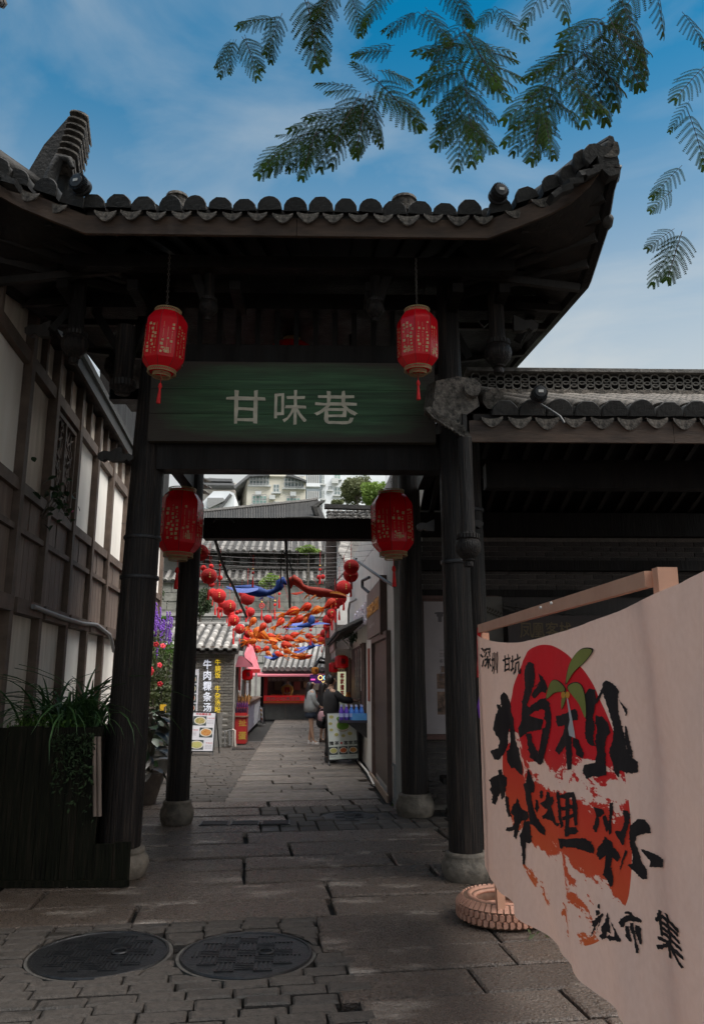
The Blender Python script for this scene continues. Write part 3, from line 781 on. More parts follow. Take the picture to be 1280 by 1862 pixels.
def biglantern(px, py, Y, s, rot, label, seed, ch=.5):
    c = FG.Y(px, py, Y)
    t = spawn(lantern_spec(seed), 'silk_lantern', label, 'lantern', c, rot, s, 'large red octagonal silk lanterns of the gateway')
    ORG[t.name] = W(c).copy()
    # chain hangs straight: undo tilt by making it a thing-level child in world terms
    m = MB(); n = int(ch/.026/s)
    for k in range(n): m.torus((0, 0, .28 + k*.026), .010, .0024, 8, 4, 'Y' if k % 2 else 'X')
    m.bar((0,0,.27), (0,0,.29), .004)
    o = bpy.data.objects.new('hanging_chain', m.mesh('hanging_chain', chainm, 60, local=True)); COL.objects.link(o); o.parent = t
    o.rotation_euler = (-rot[0], -rot[1], 0)
    return t
biglantern(300, 622, 6.35, 1.06, (R(2), R(3.2), .1), 'red octagonal lantern hanging at the upper left end of the green name board', 1, .62)
biglantern(759, 619, 6.35, 1.03, (R(2), R(-2), .7), 'red octagonal lantern hanging at the upper right end of the green name board', 2, .55)
biglantern(328, 951, 9.3, 1.53, (R(1), R(1), .35), 'red octagonal lantern hanging low in front of the left rear pillar', 3, .2)
biglantern(713, 952, 9.3, 1.47, (R(1), R(-1.5), .0), 'red octagonal lantern hanging low in front of the right rear pillar', 4, .2)
c = FG.Y(530, 655, 8.3)
m = MB().sphere((0,0,0), .30, 20, 10, (1,1,.78)); mm = m.mesh('lantern_body', silk, 60, local=True)
rib = MB()
for k in range(16):
    a = 2*math.pi*k/16; rib.tube([(math.cos(a)*.303*math.sin(q), math.sin(a)*.303*math.sin(q), .236*math.cos(q)) for q in [.3+i*.25 for i in range(11)]], .003, 4)
capm = MB().lathe([(.10, .22), (.10, .27)], 16).lathe([(.10, -.27), (.10, -.22)], 16).tube([(0,0,.26),(0,0,.45)], .004, 5)
spawn([('lantern_body', mm, None), ('rib', rib.mesh('rib', M('seamred', (.3,.003,.008)), local=True), 0), ('end_cap', capm.mesh('end_cap', goldtrim, 60, local=True), None)], 'round_lantern', 'round red lantern in the dark roof space behind the name board', 'lantern', c)

# ------------------------------------------------------------------ porch and brick house on the right
brickm = M('brick', (.030,.025,.024), (.075,.062,.057), .8, 14, bump=.4, bscale=60, rnd=.22)
mortar = M('mortar', (.14,.125,.11), (.26,.235,.21), .9, 20, bump=.4)
bk = thing('brick_house', 'dark brick house with a tiled porch roof on the right of the gateway', 'house', FG.Z(1000, 1465))
PX0 = 1.15; PX1 = 6.2
def bp(name, a, b, mat=blackwood): return ob(name, MB().box(a, b), mat, bk)
bp('eave_board', (PX0+.03, 6.48, 3.735), (3.0, 6.515, 3.93), fasciawood); bp('eave_board', (3.004, 6.48, 3.735), (PX1, 6.515, 3.93), fasciawood)
bp('porch_beam', (1.5, 7.4, 3.55), (PX1, 7.55, 3.8)); bp('porch_beam', (1.05, 10.45, 3.62), (PX1, 10.6, 3.95)); bp('porch_beam', (1.4, 9.0, 4.1), (PX1, 9.15, 4.3))
for k in range(19):
    x = 1.35 + k*.26
    ob('porch_rafter', MB().bar((x, 6.53, 3.86), (x, 8.55, 4.72), .06, .07), darkwood, bk); ob('porch_rafter', MB().bar((x, 8.6, 4.72), (x, 10.7, 3.95), .06, .07), darkwood, bk)
ob('roof_deck', MB().prism([(1.22, 6.49, 3.935), (1.22, 8.58, 4.80), (1.22, 10.9, 4.0), (1.22, 10.9, 4.06), (1.22, 8.58, 4.87), (1.22, 6.49, 3.99)], (PX1-1.22, 0, 0)), blackwood, bk)
# gable end board of the porch on the left
ob('gable_board', MB().prism([(1.12, 6.45, 3.74), (1.12, 8.58, 4.66), (1.12, 8.58, 4.86), (1.12, 6.45, 3.98)], (.035, 0, 0)), darkwood, bk)
tl = MB(); vs = []
for yy, q in ((0, 1), (.15, .93)):
    for k in range(7): a = math.pi*k/6; vs.append((-math.cos(a)*.098*q, yy, math.sin(a)*.07*q))
    for k in range(7): a = math.pi*(6-k)/6; vs.append((-math.cos(a)*.086*q, yy, math.sin(a)*.055*q - .004))
tl.add(vs, [(i, (i+1)%14, 14+(i+1)%14, 14+i) for i in range(14)] + [tuple(range(14))[::-1]])
ROWT = tl.mesh('roof_tile', tileworn, 50, local=True)
sl = math.atan2(4.87-3.99, 8.58-6.49)
for i in range(15):
    x = 1.50 + i*.245
    for j in range(16):
        yy = 6.62 + j*.122
        inst('roof_tile', ROWT, (x + random.uniform(-.006,.006), yy, 4.04 + (yy-6.49)*math.tan(sl)), (sl + R(9), random.uniform(-.05,.05), random.uniform(-.05,.05)), 1, bk)
sub = MB()
for i in range(19):
    for j in range(14):
        x = 1.62 + i*.245; yy = 6.6 + j*.14; sub.cbox((x, yy, 4.0 + (yy-6.49)*math.tan(sl) + .012), (.12, .15, .02), (sl + R(6), 0, 0))
ob('trough_tiles', sub, tile, bk, kind='stuff')
for i in range(19):
    x = 1.50 + i*.245
    inst('cap_tile', CAP[i % 3], (x, 6.46, 3.975), (R(14), random.uniform(-.04,.04), 0), 1.12, bk)
    inst('drip_tile', DRIP[i % 3], (x - .12, 6.45, 3.945), (R(14), random.uniform(-.04,.04), 0), 1.15, bk)
# verge: ridge block with medallion and its fringe of thin tiles
vb = [FG.Y(px, py, 6.5) for px, py in ((793, 692), (832, 684), (866, 688), (876, 700), (866, 712), (872, 738), (846, 756), (838, 772), (812, 760), (786, 742))]
ob('verge_ridge', MB().prism([p + (Vector((0, 0, 0))) for p in vb], (-.03, .42, .12)), tileworn, bk)
c = FG.Y(859, 706, 6.44)
ob('medallion', MB().lathe([(.075, -.02), (.072, .0), (.06, .004), (.06, .02), (.072, .024), (.075, .06)][::-1], 24, c, axis='Y'), tileworn, bk, 40)
pm = MB()
for k in range(9):
    a = 2*math.pi*k/9; pm.sphere((c.x + math.cos(a)*.036, c.y - .012, c.z + math.sin(a)*.036), .013, 6, 4, (1, .5, 1))
pm.sphere((c.x, c.y-.012, c.z), .014, 6, 4, (1,.5,1)); ob('flower_relief', pm, tileworn, bk, 60)
for k in range(10):
    p = FG.Y(778 + k*6.6, 742 + k*3.6, 6.42)
    ob('fringe_tile', MB().bar(p, p + Vector((.075, .0, -.085 - .004*k)) , .05, .014, (0,1,0)).bar(p, p + Vector((.02, .28, .03)), .05, .014), tileworn, bk)
ob('verge_roll', MB().tube([(1.42, 6.55, 4.16), (1.40, 7.5, 4.56), (1.38, 8.5, 5.0)], .10, 9), tileworn, bk, 50)
# ring lattice ridge
rz = FG.Y(1000, 712, 8.6).z
bp('ridge_base', (1.5, 8.52, 4.86), (PX1, 8.72, rz), tileworn)
rt = FG.Y(1000, 679, 8.6).z
bp('ridge_back', (1.6, 8.70, rz+.002), (PX1, 8.74, rt-.002), blackwood)
ob('ridge_coping', MB().box((1.55, 8.53, rt), (3.6, 8.76, rt+.045)), tilegrey, bk); ob('ridge_coping', MB().box((3.606, 8.53, rt), (PX1, 8.76, rt+.043)), tilegrey, bk)
rg = MB().torus((0,0,0), .049, .0085, 14, 5, 'Y').mesh('lattice_ring', M('ringclay', (.12,.11,.10), (.25,.235,.21), .8, 30, rnd=.15), 60, local=True)
hh = rt - rz; st_ = .098
for i in range(40):
    x = 1.66 + i*st_
    for j in range(3 if i % 2 == 0 else 2):
        z = rz + .05 + j*(hh-.10)/2 + (0 if i % 2 == 0 else (hh-.10)/4)
        inst('lattice_ring', rg, (x, 8.60, z), (0,0,0), 1.06, bk)
# brick wall
WY = 10.75
ob('wall', MB().box((.93, WY+.012, -.02), (PX1, WY+.25, 4.0)), mortar, bk)
BR = [MB().cbox((0,0,0), (.258 , .02, .062)).mesh('brick', brickm, local=True), MB().cbox((0,0,0), (.125, .02, .062)).mesh('brick', brickm, local=True)]
def courses(x0, x1, z0, z1, lim=400):
    r = 0; z = z0
    while z + .07 < z1 + .01:
        x = x0 + (-.134 if r % 2 else 0)
        while x < x1:
            if x + .133 > x0: inst('brick', BR[0], (x+.133, WY + random.uniform(.0, .004), z+.036), (0,0,0), 1, bk)
            x += .268
        z += .0735; r += 1
courses(.96, 5.2, 3.30, 3.60); courses(.96, 5.2, 2.90, 3.2)
bp('wall_beam', (.93, WY-.16, 3.16), (PX1, WY+.0, 3.30)); bp('wall_beam', (.93, WY-.05, 2.80), (PX1, WY+.0, 2.90))
courses(.96, 2.1, .05, 1.05)
bp('panel_wall', (2.15, WY-.02, .0), (PX1, WY+.01, 2.80), M('panelwall', (.018,.014,.013), (.04,.03,.027), .6, 6, (4,4,.5)))
use(FG)
# porch floor: long tiles, a real step up with a kerb
pt = M('porchtile', (.038,.033,.030), (.08,.07,.062), .7, 20, bump=.3, rnd=.2)
pf = thing('porch_floor', None, None, (2, 9, 0), kind='structure')
for i in range(9):
    for j in range(8):
        x = 1.47 + i*.5; y_ = 7.6 + j*.39
        ob('floor_tile', MB().cbox((x+.24, y_+.19, -.004), (.485, .378, .05)), pt, pf)
# notice board
framered = M('framered', (.055,.018,.012), (.11,.04,.028), .5, 10, (2,2,.4))
paper = M('noticepaper', (.27,.235,.24), (.36,.31,.31), .7, 3)
inkm = M('ink', (.010,.008,.009), (.03,.025,.026), .7, 30)
a, b = FG.Y(764, 1345, 10.66), FG.Y(905, 1084, 10.66)
t = thing('notice_board', 'red framed notice board with pale poster on the dark brick wall', 'notice board', a)
pl = Pl(a, (1,0,0), (0,0,1)); Wd, Hd = b.x-a.x, b.z-a.z
ob('backing', pl.rect(MB(), 0, 0, Wd, Hd, -.03, 0), framered, t)
for r_ in ((0, 0, .05, Hd), (Wd-.05, 0, Wd, Hd), (.051, 0, Wd-.051, .05), (.051, Hd-.05, Wd-.051, Hd)): ob('frame_rail', pl.rect(MB(), *r_, 0, .035), framered, t)
ob('poster', pl.rect(MB(), .08, .07, Wd-.08, Hd-.08, .001, .006), paper, t)
m = MB(); pl.disc(m, .30, Hd-.24, .075, .018, .007, .008); pl.rect(m, .275, Hd-.36, .325, Hd-.25, .007, .008); pl.disc(m, .30, Hd-.27, .045, .03, .007, .008)
pl.text(m, '凤凰客栈', .39, Hd-.30, .055, z=.008, bold=.02, res=1); pl.rect(m, .28, Hd-.745, .62, Hd-.74, .007, .008)
for r_, s_ in enumerate(('三国历史', '客家古镇小街', '古村的饮食传统', '古今传奇故事里', '地、品味客家')): pl.text(m, s_, .28, Hd-.83-r_*.085, .05, z=.008, bold=.01, res=1)
ob('printed_text', m, M('faintink', (.10,.085,.09)), t)
m = MB(); pl.rect(m, .24, .32, .72, .62, .007, .008); pl.rect(m, .24, .66, .38, .86, .007, .008); pl.rect(m, .41, .70, .72, .84, .007, .008); pl.rect(m, .30, .88, .60, .96, .007, .008)
ob('printed_picture', m, M('printbrown', (.035,.02,.015), (.28,.17,.12), .7, 12, contrast=.15), t)
# poster and sign behind the banner
a, b = FG.Y(868, 1190, 10.62), FG.Y(912, 1085, 10.62)
t2 = thing('wall_poster', 'grey poster with a leaf sprig beside the notice board behind the banner bar', 'poster', a)
pl = Pl(a, (1,0,0), (0,0,1)); ob('sheet', pl.rect(MB(), 0, 0, b.x-a.x, b.z-a.z, 0, .01), M('greyposter', (.10,.095,.085), (.15,.14,.125), .7, 4), t2)
m = MB()
for k in range(6): q = FG.Y(882+k*5, 1110+k*2, 10.6); m.prism([q, q+Vector((.03,0,.06)), q+Vector((.05,0,.03))], (0,-.002,0)).prism([q, q+Vector((.04,0,-.05)), q+Vector((.055,0,-.02))], (0,-.002,0))
ob('leaf_print', m, M('leafprint', (.05,.045,.03)), t2)
a = FG.Y(925, 1200, 10.5); b = FG.Y(1150, 1120, 10.5)
t3 = thing('shop_sign', 'dark sign with dim gold characters on the brick house behind the banner', 'sign', a)
ob('sign_panel', MB().box((a.x, 10.47, a.z), (b.x+1.2, 10.52, b.z)), M('signdark', (.012,.006,.005), (.03,.012,.01), .5, 5), t3)
pl = Pl((0, 10.468, 0), (1,0,0), (0,0,1))
m1 = MB()
for ch, px in (('凤', 946), ('凰', 968), ('客', 993), ('栈', 1018)):
    q = FG.Y(px, 1160, 10.47); m1 = MB(); pl.text(m1, ch, q.x, q.z, .21, .17, z=.003, bold=.01); ob('character', m1, M('dimgold', (.14,.10,.05)), t3)
for k in range(9):
    c0 = FG.Y(915 + k*22, 1098 + 3*k, 10.5); ob('carved_roof_trim', MB().bar(c0, c0 + Vector((.18, 0, -.03)), .03, .05).bar(c0 + Vector((0,0,-.05)), c0 + Vector((.16, 0, -.10)), .02, .03), darkwood, bk)
# bench against the brick wall
c = FG.Z(800, 1462); bz = .40
t = thing('wooden_bench', 'low black bench against the brick wall behind the pillars', 'bench', c)
ob('seat', MB().box((c.x-.10, 10.0, bz), (c.x+1.3, 10.4, bz+.07)), blackwood, t)
for x in (c.x-.02, c.x+1.18):
    ob('leg', MB().prism([(x, 10.1, .0), (x, 10.3, .0), (x, 10.36, bz-.001), (x, 10.04, bz-.001)], (.07, 0, 0)), blackwood, t)
ob('brace', MB().bar((c.x+.09, 10.2, .12), (c.x+.35, 10.2, bz), .05), blackwood, t)

# ------------------------------------------------------------------ half-timbered house on the left
use(FL)
lh = thing('timbered_house', 'half timbered house with cream plaster panels along the left side of the alley', 'house', (-2.6, 12, 0))
XW = -2.5
def lx(px, py): return FL.X(px, py, XW)
def lb(name, y0, y1, z0, z1, mat=greybeam, d=.07, x=XW): return ob(name, MB().box((x-.05, y0, z0), (x+d, y1, z1)), mat, lh)
Y0, Y1 = 5.0, 19.5
ztop = 5.5
posts = [5.9, 7.9, 8.95, 10.15, 11.35, 12.55, 14.0, 15.4, 16.9, 18.3, 19.4]
# pixel-led levels: sill rail, panel rail, head beam
zs = 3.60; zr = 2.43; zh = 4.98; zm = 3.42
for y_ in posts: lb('post', y_-.06, y_+.06, .0, ztop, greybeam, .09)
for k in range(len(posts)-1):
    y0, y1 = posts[k]+.062, posts[k+1]-.062
    lb('head_beam', y0, y1, zh-.09, zh+.05); lb('sill_beam', y0, y1, zs-.06, zs+.06); lb('rail', y0, y1, zm-.28, zm-.22); lb('lower_beam', y0, y1, zr-.10, zr+.05, greybeam, .12); lb('foot_beam', y0, y1, .0, .18)
    # upper plaster between head beam and eave
    h = (y0+y1)/2
    lb('stud', h-.035, h+.035, zh+.052, ztop)
    for a_, b_ in ((y0, h-.037), (h+.037, y1)): lb('plaster_panel', a_, b_, zh+.052, ztop, creamdark, .0)
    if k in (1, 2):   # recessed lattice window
        lb('plaster_panel', y0, y1, zs+.062, zh-.092, creamdark, -.02)
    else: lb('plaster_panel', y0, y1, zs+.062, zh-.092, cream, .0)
    # boarded apron with frame panels
    nb = 5; w = (y1-y0)/nb
    for q in range(nb): lb('wall_board', y0+q*w+.006, y0+(q+1)*w-.006, zr+.052, zm-.282, greywood, .02)
    for q in range(2): lb('apron_panel', y0+q*(y1-y0)/2+.02, y0+(q+1)*(y1-y0)/2-.02, zm-.218, zs-.062, greywood, .02)
    lb('plaster_panel', y0, y1, .182, zr-.102, cream if k > 2 else creamdark, .0)
lb('core_wall', Y0, Y1, 0, ztop, creamdark, -.10, XW-.1)
# lattice window near the left edge of the picture
win = thing('lattice_window', None, None); bpy.data.objects.remove(win)
wy0, wy1, wz0, wz1 = 9.02, 10.05, 3.68, 4.84
fm_ = MB()
for r_ in ((wy0, wy0+.05, wz0, wz1), (wy1-.05, wy1, wz0, wz1), (wy0+.05, wy1-.05, wz0, wz0+.05), (wy0+.05, wy1-.05, wz1-.05, wz1), ((wy0+wy1)/2-.02, (wy0+wy1)/2+.02, wz0+.05, wz1-.05)): fm_.box((XW+.0, r_[0], r_[2]), (XW+.05, r_[1], r_[3]))
wf = ob('window_frame', fm_, greybeam, lh)
lt = MB(); rr = random.Random(3)
for half in (0, 1):
    a_ = wy0+.06 + half*(wy1-wy0)/2; b_ = a_ + (wy1-wy0)/2 - .10
    for k in range(26):
        p = (XW+.02, rr.uniform(a_, b_), rr.uniform(wz0+.06, wz1-.06)); an = rr.choice((.5, 1.1, 1.6, 2.1, 2.7)); l = rr.uniform(.15, .35)
        q = (XW+.02, min(max(p[1]+math.cos(an)*l, a_), b_), min(max(p[2]+math.sin(an)*l, wz0+.05), wz1-.05)); lt.bar(p, q, .022, .018, (1,0,0))
ob('ice_crack_lattice', lt, greybeam, wf)
ob('window_backing', MB().box((XW-.03, wy0, wz0), (XW-.018, wy1, wz1)), M('windowdark', (.07,.05,.035)), wf)
# eave of the house
ob('eave_soffit', MB().box((XW-.1, 4.2, ztop+.002), (XW+.16, 14.4, ztop+.08)), blackwood, lh)
ob('eave_edge', MB().box((XW+.16, 4.2, ztop-.04), (XW+.20, 14.4, ztop+.12)), darkwood, lh)
ob('roof_slope', MB().prism([(XW+.24, 4.2, ztop+.13), (XW+.24, 4.2, ztop+.22), (XW-2.5, 4.2, ztop+1.6), (XW-2.5, 4.2, ztop+1.5)], (0, 15.4, 0)), tile, lh)
ob('upper_gable', MB().box((XW-.12, 11.9, ztop+.24), (XW+.12, 19.4, 7.2)), blackwood, lh)
# diagonal pipe along the lower beam
ob('wall_pipe', MB().tube([FL.X(60, 1103, XW+.14), FL.X(110, 1122, XW+.15), FL.X(150, 1134, XW+.15), FL.X(175, 1136, XW+.15), FL.X(200, 1155, XW+.15), FL.X(207, 1185, XW+.15)], .028, 7), greypaint, lh, 60)
use(FA)
# leaves over the left window
leafg = M('leafdark', (.012,.030,.012), (.035,.075,.028), .5, 8, rnd=.3, trans=.25)
leafb = M('leafbright', (.05,.12,.02), (.12,.22,.04), .55, 8, rnd=.3, trans=.35)
leafo = M('leafolive', (.04,.065,.02), (.12,.14,.05), .6, 6, rnd=.3, trans=.3)
leafp = M('leafpurple', (.035,.028,.022), (.07,.055,.035), .35, 6, rnd=.3)
leafpale = M('leafpale', (.05,.065,.05), (.13,.16,.125), .4, 6, rnd=.2)
bark = M('bark', (.05,.04,.03), (.11,.09,.07), .85, 10, bump=.6)
def leafmesh(name, mat, L=.06, W_=.03, fold=.3, n=4, droop=.2):
    vs = [(0,0,0)]; fs = []
    m = MB(); rows = []
    for i in range(n+1):
        t = i/n; w = W_*math.sin(math.pi*min(t*.92+.04, 1))**.8; z = -droop*L*t*t
        rows.append([(-w, L*t, z + w*fold), (0, L*t, z), (w, L*t, z + w*fold)])
    m.grid(rows); return m.mesh(name, mat, 180, local=True)
def foliage(mb, fn, n, s0, s1, rnd_, up=.3):
    for _ in range(n):
        c = Vector(fn(rnd_)); s = rnd_.uniform(s0, s1)
        d = Vector((rnd_.gauss(0,1), rnd_.gauss(0,1), rnd_.gauss(0,1)-.2)).normalized(); u = d.cross(Vector((rnd_.gauss(0,1), rnd_.gauss(0,1), rnd_.gauss(0,1)))).normalized()
        mb.add([c - d*s, c + u*s*.42 + Vector((0,0,.1*s)), c + d*s, c - u*s*.42 + Vector((0,0,.1*s))], [(0,1,2,3)])
    return mb
def blob(c, r, sq=.6):
    c = Vector(c)
    def f(q):
        while True:
            p = Vector((q.uniform(-1,1), q.uniform(-1,1), q.uniform(-1,1)))
            if sq*.3 < p.length < 1: return c + Vector((p.x*r[0], p.y*r[1], p.z*r[2]))
    return f
LM = [leafmesh('leaf', leafg, .07, .028), leafmesh('leaf', leafg, .055, .026, .5)]
c = FL.X(100, 915, -2.25)
use(FL)
t = thing('window_vine', 'small leafy vine with one pink flower below the lattice window', 'vine', c)
rv = random.Random(5); stv = MB()
for k in range(3):
    e = c + Vector((0, .1*k, -.0)); stv.tube([e + Vector((0, -.5, -.25)), e + Vector((0,-.1,.05)), e + Vector((.05, .35, .02 - .06*k))], .006, 5)
ob('stem', stv, bark, t)
for k in range(46):
    p = c + Vector((rv.uniform(-.08,.14), rv.gauss(-.05, .30), rv.gauss(0, .13)))
    inst('leaf', LM[k % 2], p, (rv.uniform(-1,1), rv.uniform(-1,1), rv.uniform(0,6)), rv.uniform(.9, 1.5), t)
pink = M('pinkpetal', (.45,.08,.22), (.6,.15,.3), .6, 8)
fp = MB()
for k in range(6): a = k*1.05; fp.sphere((math.cos(a)*.018, math.sin(a)*.018, 0), .02, 6, 4, (1,1,.7))
inst('flower', fp.mesh('flower', pink, 60, local=True), FL.X(128, 929, -2.2), (0,0,0), 1, t)

# ------------------------------------------------------------------ planter with grasses, front left
use(FG)
planterm = M('planterwood', (.005,.004,.0035), (.024,.018,.013), .6, 6, (5,5,.4), .5, 14, c3=(.008,.009,.005), spec=.1)
moss = M('moss', (.008,.02,.006), (.03,.06,.015), .9, 20, bump=.8)
pa, pb = FG.Z(93, 1590), FG.Z(257, 1590)
t = thing('timber_planter', 'tall dark plank planter in front of the left gateway pillar', 'planter', (pb.x-1, 7.4, 0))
ztp = 1.28; x = pb.x - .02; k = 0
while x > -4.1:
    w = random.uniform(.11, .17)
    # planks in front of the pillar are low; to the left of it they stand full height
    low_ = x - w > -2.14; top = (.34 if low_ else ztp) + random.uniform(-.015, .015)
    ob('plank', MB().box((x-w+.004, 6.955 if low_ else 6.965, 0), (x, 6.995, top)), planterm, t); x -= w
ob('end_board', MB().box((pb.x-.05, 6.998, 0), (pb.x-.02, 7.02, .33)), planterm, t)
ob('side_wall', MB().box((-2.14, 7.0, 0), (-2.10, 8.0, ztp-.01)), planterm, t)
ob('soil', MB().box((-4.1, 7.0, .9), (-2.145, 8.0, 1.2)), earth, t)
ob('base_rail', MB().box((-4.1, 6.925, 0), (pb.x, 6.952, .05)), planterm, t)
for px in (172, 180):
    p = FG.Y(px, 1340, 6.93); q = FG.Y(px+1, 1485, 6.93); ob('bamboo_pole', MB().tube([p, q], .018, 8), greywood, t, 60)
hm = MB(); rv = random.Random(9)
foliage(hm, lambda q: FG.Y(q.uniform(95, 172), 1335 + abs(q.gauss(0, 55)), 6.94 - q.uniform(0,.06)), 500, .012, .03, rv)
tag(ob('trailing_moss', hm, moss), 'dark green creeper trailing down the front of the planter', 'creeper', kind='stuff')
def blade(L, w, arc, mat, n=7):
    rows = []
    for i in range(n+1):
        s = i/n; th = arc*s*s; ww = w*(1-s)**.6*(.6+.4*min(s*4, 1))
        y_ = L*(math.sin(th)/max(arc,.01) if False else s*math.sin(arc*s*.75)); z = L*s*math.cos(arc*s*.62)
        rows.append([(-ww/2, y_, z+.002), (0, y_, z-.003), (ww/2, y_, z+.002)])
    return MB().grid(rows).mesh('blade', mat, 180, local=True)
grassm = M('grassblade', (.02,.055,.016), (.075,.16,.05), .45, 6, rnd=.4, trans=.25)
BL = [blade(.80, .036, 1.2+.35*i, grassm) for i in range(5)]
c = FG.Y(128, 1330, 7.35)
t = thing('ornamental_grass', 'clump of long arching grass rising from the dark planter', 'grass plant', (c.x, 7.4, 1.2))
for k in range(150):
    a = rv.uniform(0, 2*math.pi); inst('blade', rv.choice(BL), (c.x + rv.gauss(0, .17), 7.4 + rv.gauss(0,.1), 1.17), (rv.uniform(-.2,.05), rv.uniform(-.18,.18), a), rv.uniform(.65, 1.15), t)
c = FG.Y(110, 1318, 7.15)
fm2 = MB(); foliage(fm2, blob((c.x-.15, 7.25, c.z-.02), (.36, .16, .10)), 800, .012, .028, rv)
tag(ob('leafy_herb', fm2, leafb), 'low bright green leafy herb at the front of the planter', 'plant')

# ------------------------------------------------------------------ banner stand on the right
use(FA)
barm = M('bannerframe', (.50,.25,.16), (.60,.32,.21), .5, 5, bump=.1)
tyrem = M('paintedtyre', (.36,.17,.11), (.52,.27,.19), .6, 12, bump=.3, bscale=60)
A0 = Vector((1.365, 5.86)); A1 = Vector((1.27, 2.82))       # plan line of the banner
dirb = (A1 - A0); LB = dirb.length; dirb /= LB; nb_ = Vector((dirb.y, -dirb.x))   # n toward the alley
if nb_.x > 0: nb_ = -nb_
def bpx(px, py):
    d = FA.ray(px, py); n3 = Vector((nb_.x, nb_.y, 0)); t_ = (Vector((A0.x, A0.y, H)) - Vector((0,0,H))).dot(n3)/d.dot(n3)
    p = Vector((0,0,H)) + d*t_; return ((Vector((p.x, p.y)) - A0).dot(dirb), p.z)
def fold(u, z):
    s = u/LB; f = .030*math.sin(s*9 + z*1.3)*(.3 + .7*(2-z)/1.6) + .018*math.sin(s*21 - z*2.2 + 1)*(2-z)/1.8 + .016*mnoise.noise(Vector((u*3, z*3, 1))) + .005*mnoise.noise(Vector((u*9, z*5, 3))) + .010*math.sin(s*34 + z*5 + 2*mnoise.noise(Vector((u*2, z*2, 7))))*(2.1-z)/1.8
    f += .03*math.exp(-((s-.13-.12*(2-z))/.05)**2)*(2-z)/1.6
    return f*min(1, s*6+.15)
def b3(u, z, lift=0):
    f = fold(u, z) + lift; p = A0 + dirb*u + nb_*(f + .02); return Vector((p.x, p.y, z))
def topz(u):
    s = u/LB
    return 2.035 - .20*math.sin(math.pi*min(max(s,0),1)**.62)*(1 if s < 1 else 0) - .0
def botz(u):
    s = min(u/LB, 1.1); return .44 - .33*math.sin(math.pi*min(s, 1)**.85) - .02*s
rows = []
NU, NV = 320, 120
for j in range(NV+1):
    rows.append([b3(LB*1.0*i/NU, botz(LB*i/NU) + (topz(LB*i/NU)-botz(LB*i/NU))*j/NV) for i in range(NU+1)])
0 and print('disc px', bpx(1000,1176), bpx(915,1340), bpx(1130,1450), bpx(1060,1665), 'tyre', FA.Z(915,1690))
def topz(u): return 2.02 - .115*math.sin(math.pi*min(max(u/LB, 0), 1)**.8)
def botz(u): s = u/LB; return .36 - .03*math.sin(math.pi*min(s*1.6, 1)) + .10*max(s-.4, 0)/.6
rows = []
for j in range(NV+1):
    rows.append([b3(-.06 + (LB+.62)*i/NU, botz(LB*i/NU) + (topz(LB*i/NU)-botz(LB*i/NU))*j/NV) for i in range(NU+1)])
def bpx(px, py):
    """where on the hanging cloth a mark seen in the photograph is printed (folds included)"""
    d = FA.ray(px, py); n3 = Vector((nb_.x, nb_.y, 0)); off = .02; uz = (1, 1)
    for _ in range(6):
        q0 = Vector((A0.x, A0.y, 0)) + n3*off; t_ = q0.dot(n3)/d.dot(n3); p = Vector((0,0,H)) + d*t_
        uz = ((Vector((p.x, p.y)) - A0).dot(dirb), p.z); off = off*.4 + (.024 + fold(*uz))*.6
    return uz
cloth = M('bannercloth', (.84,.54,.43), (.91,.61,.50), .85, 30, bump=.15, bscale=300, trans=.15)
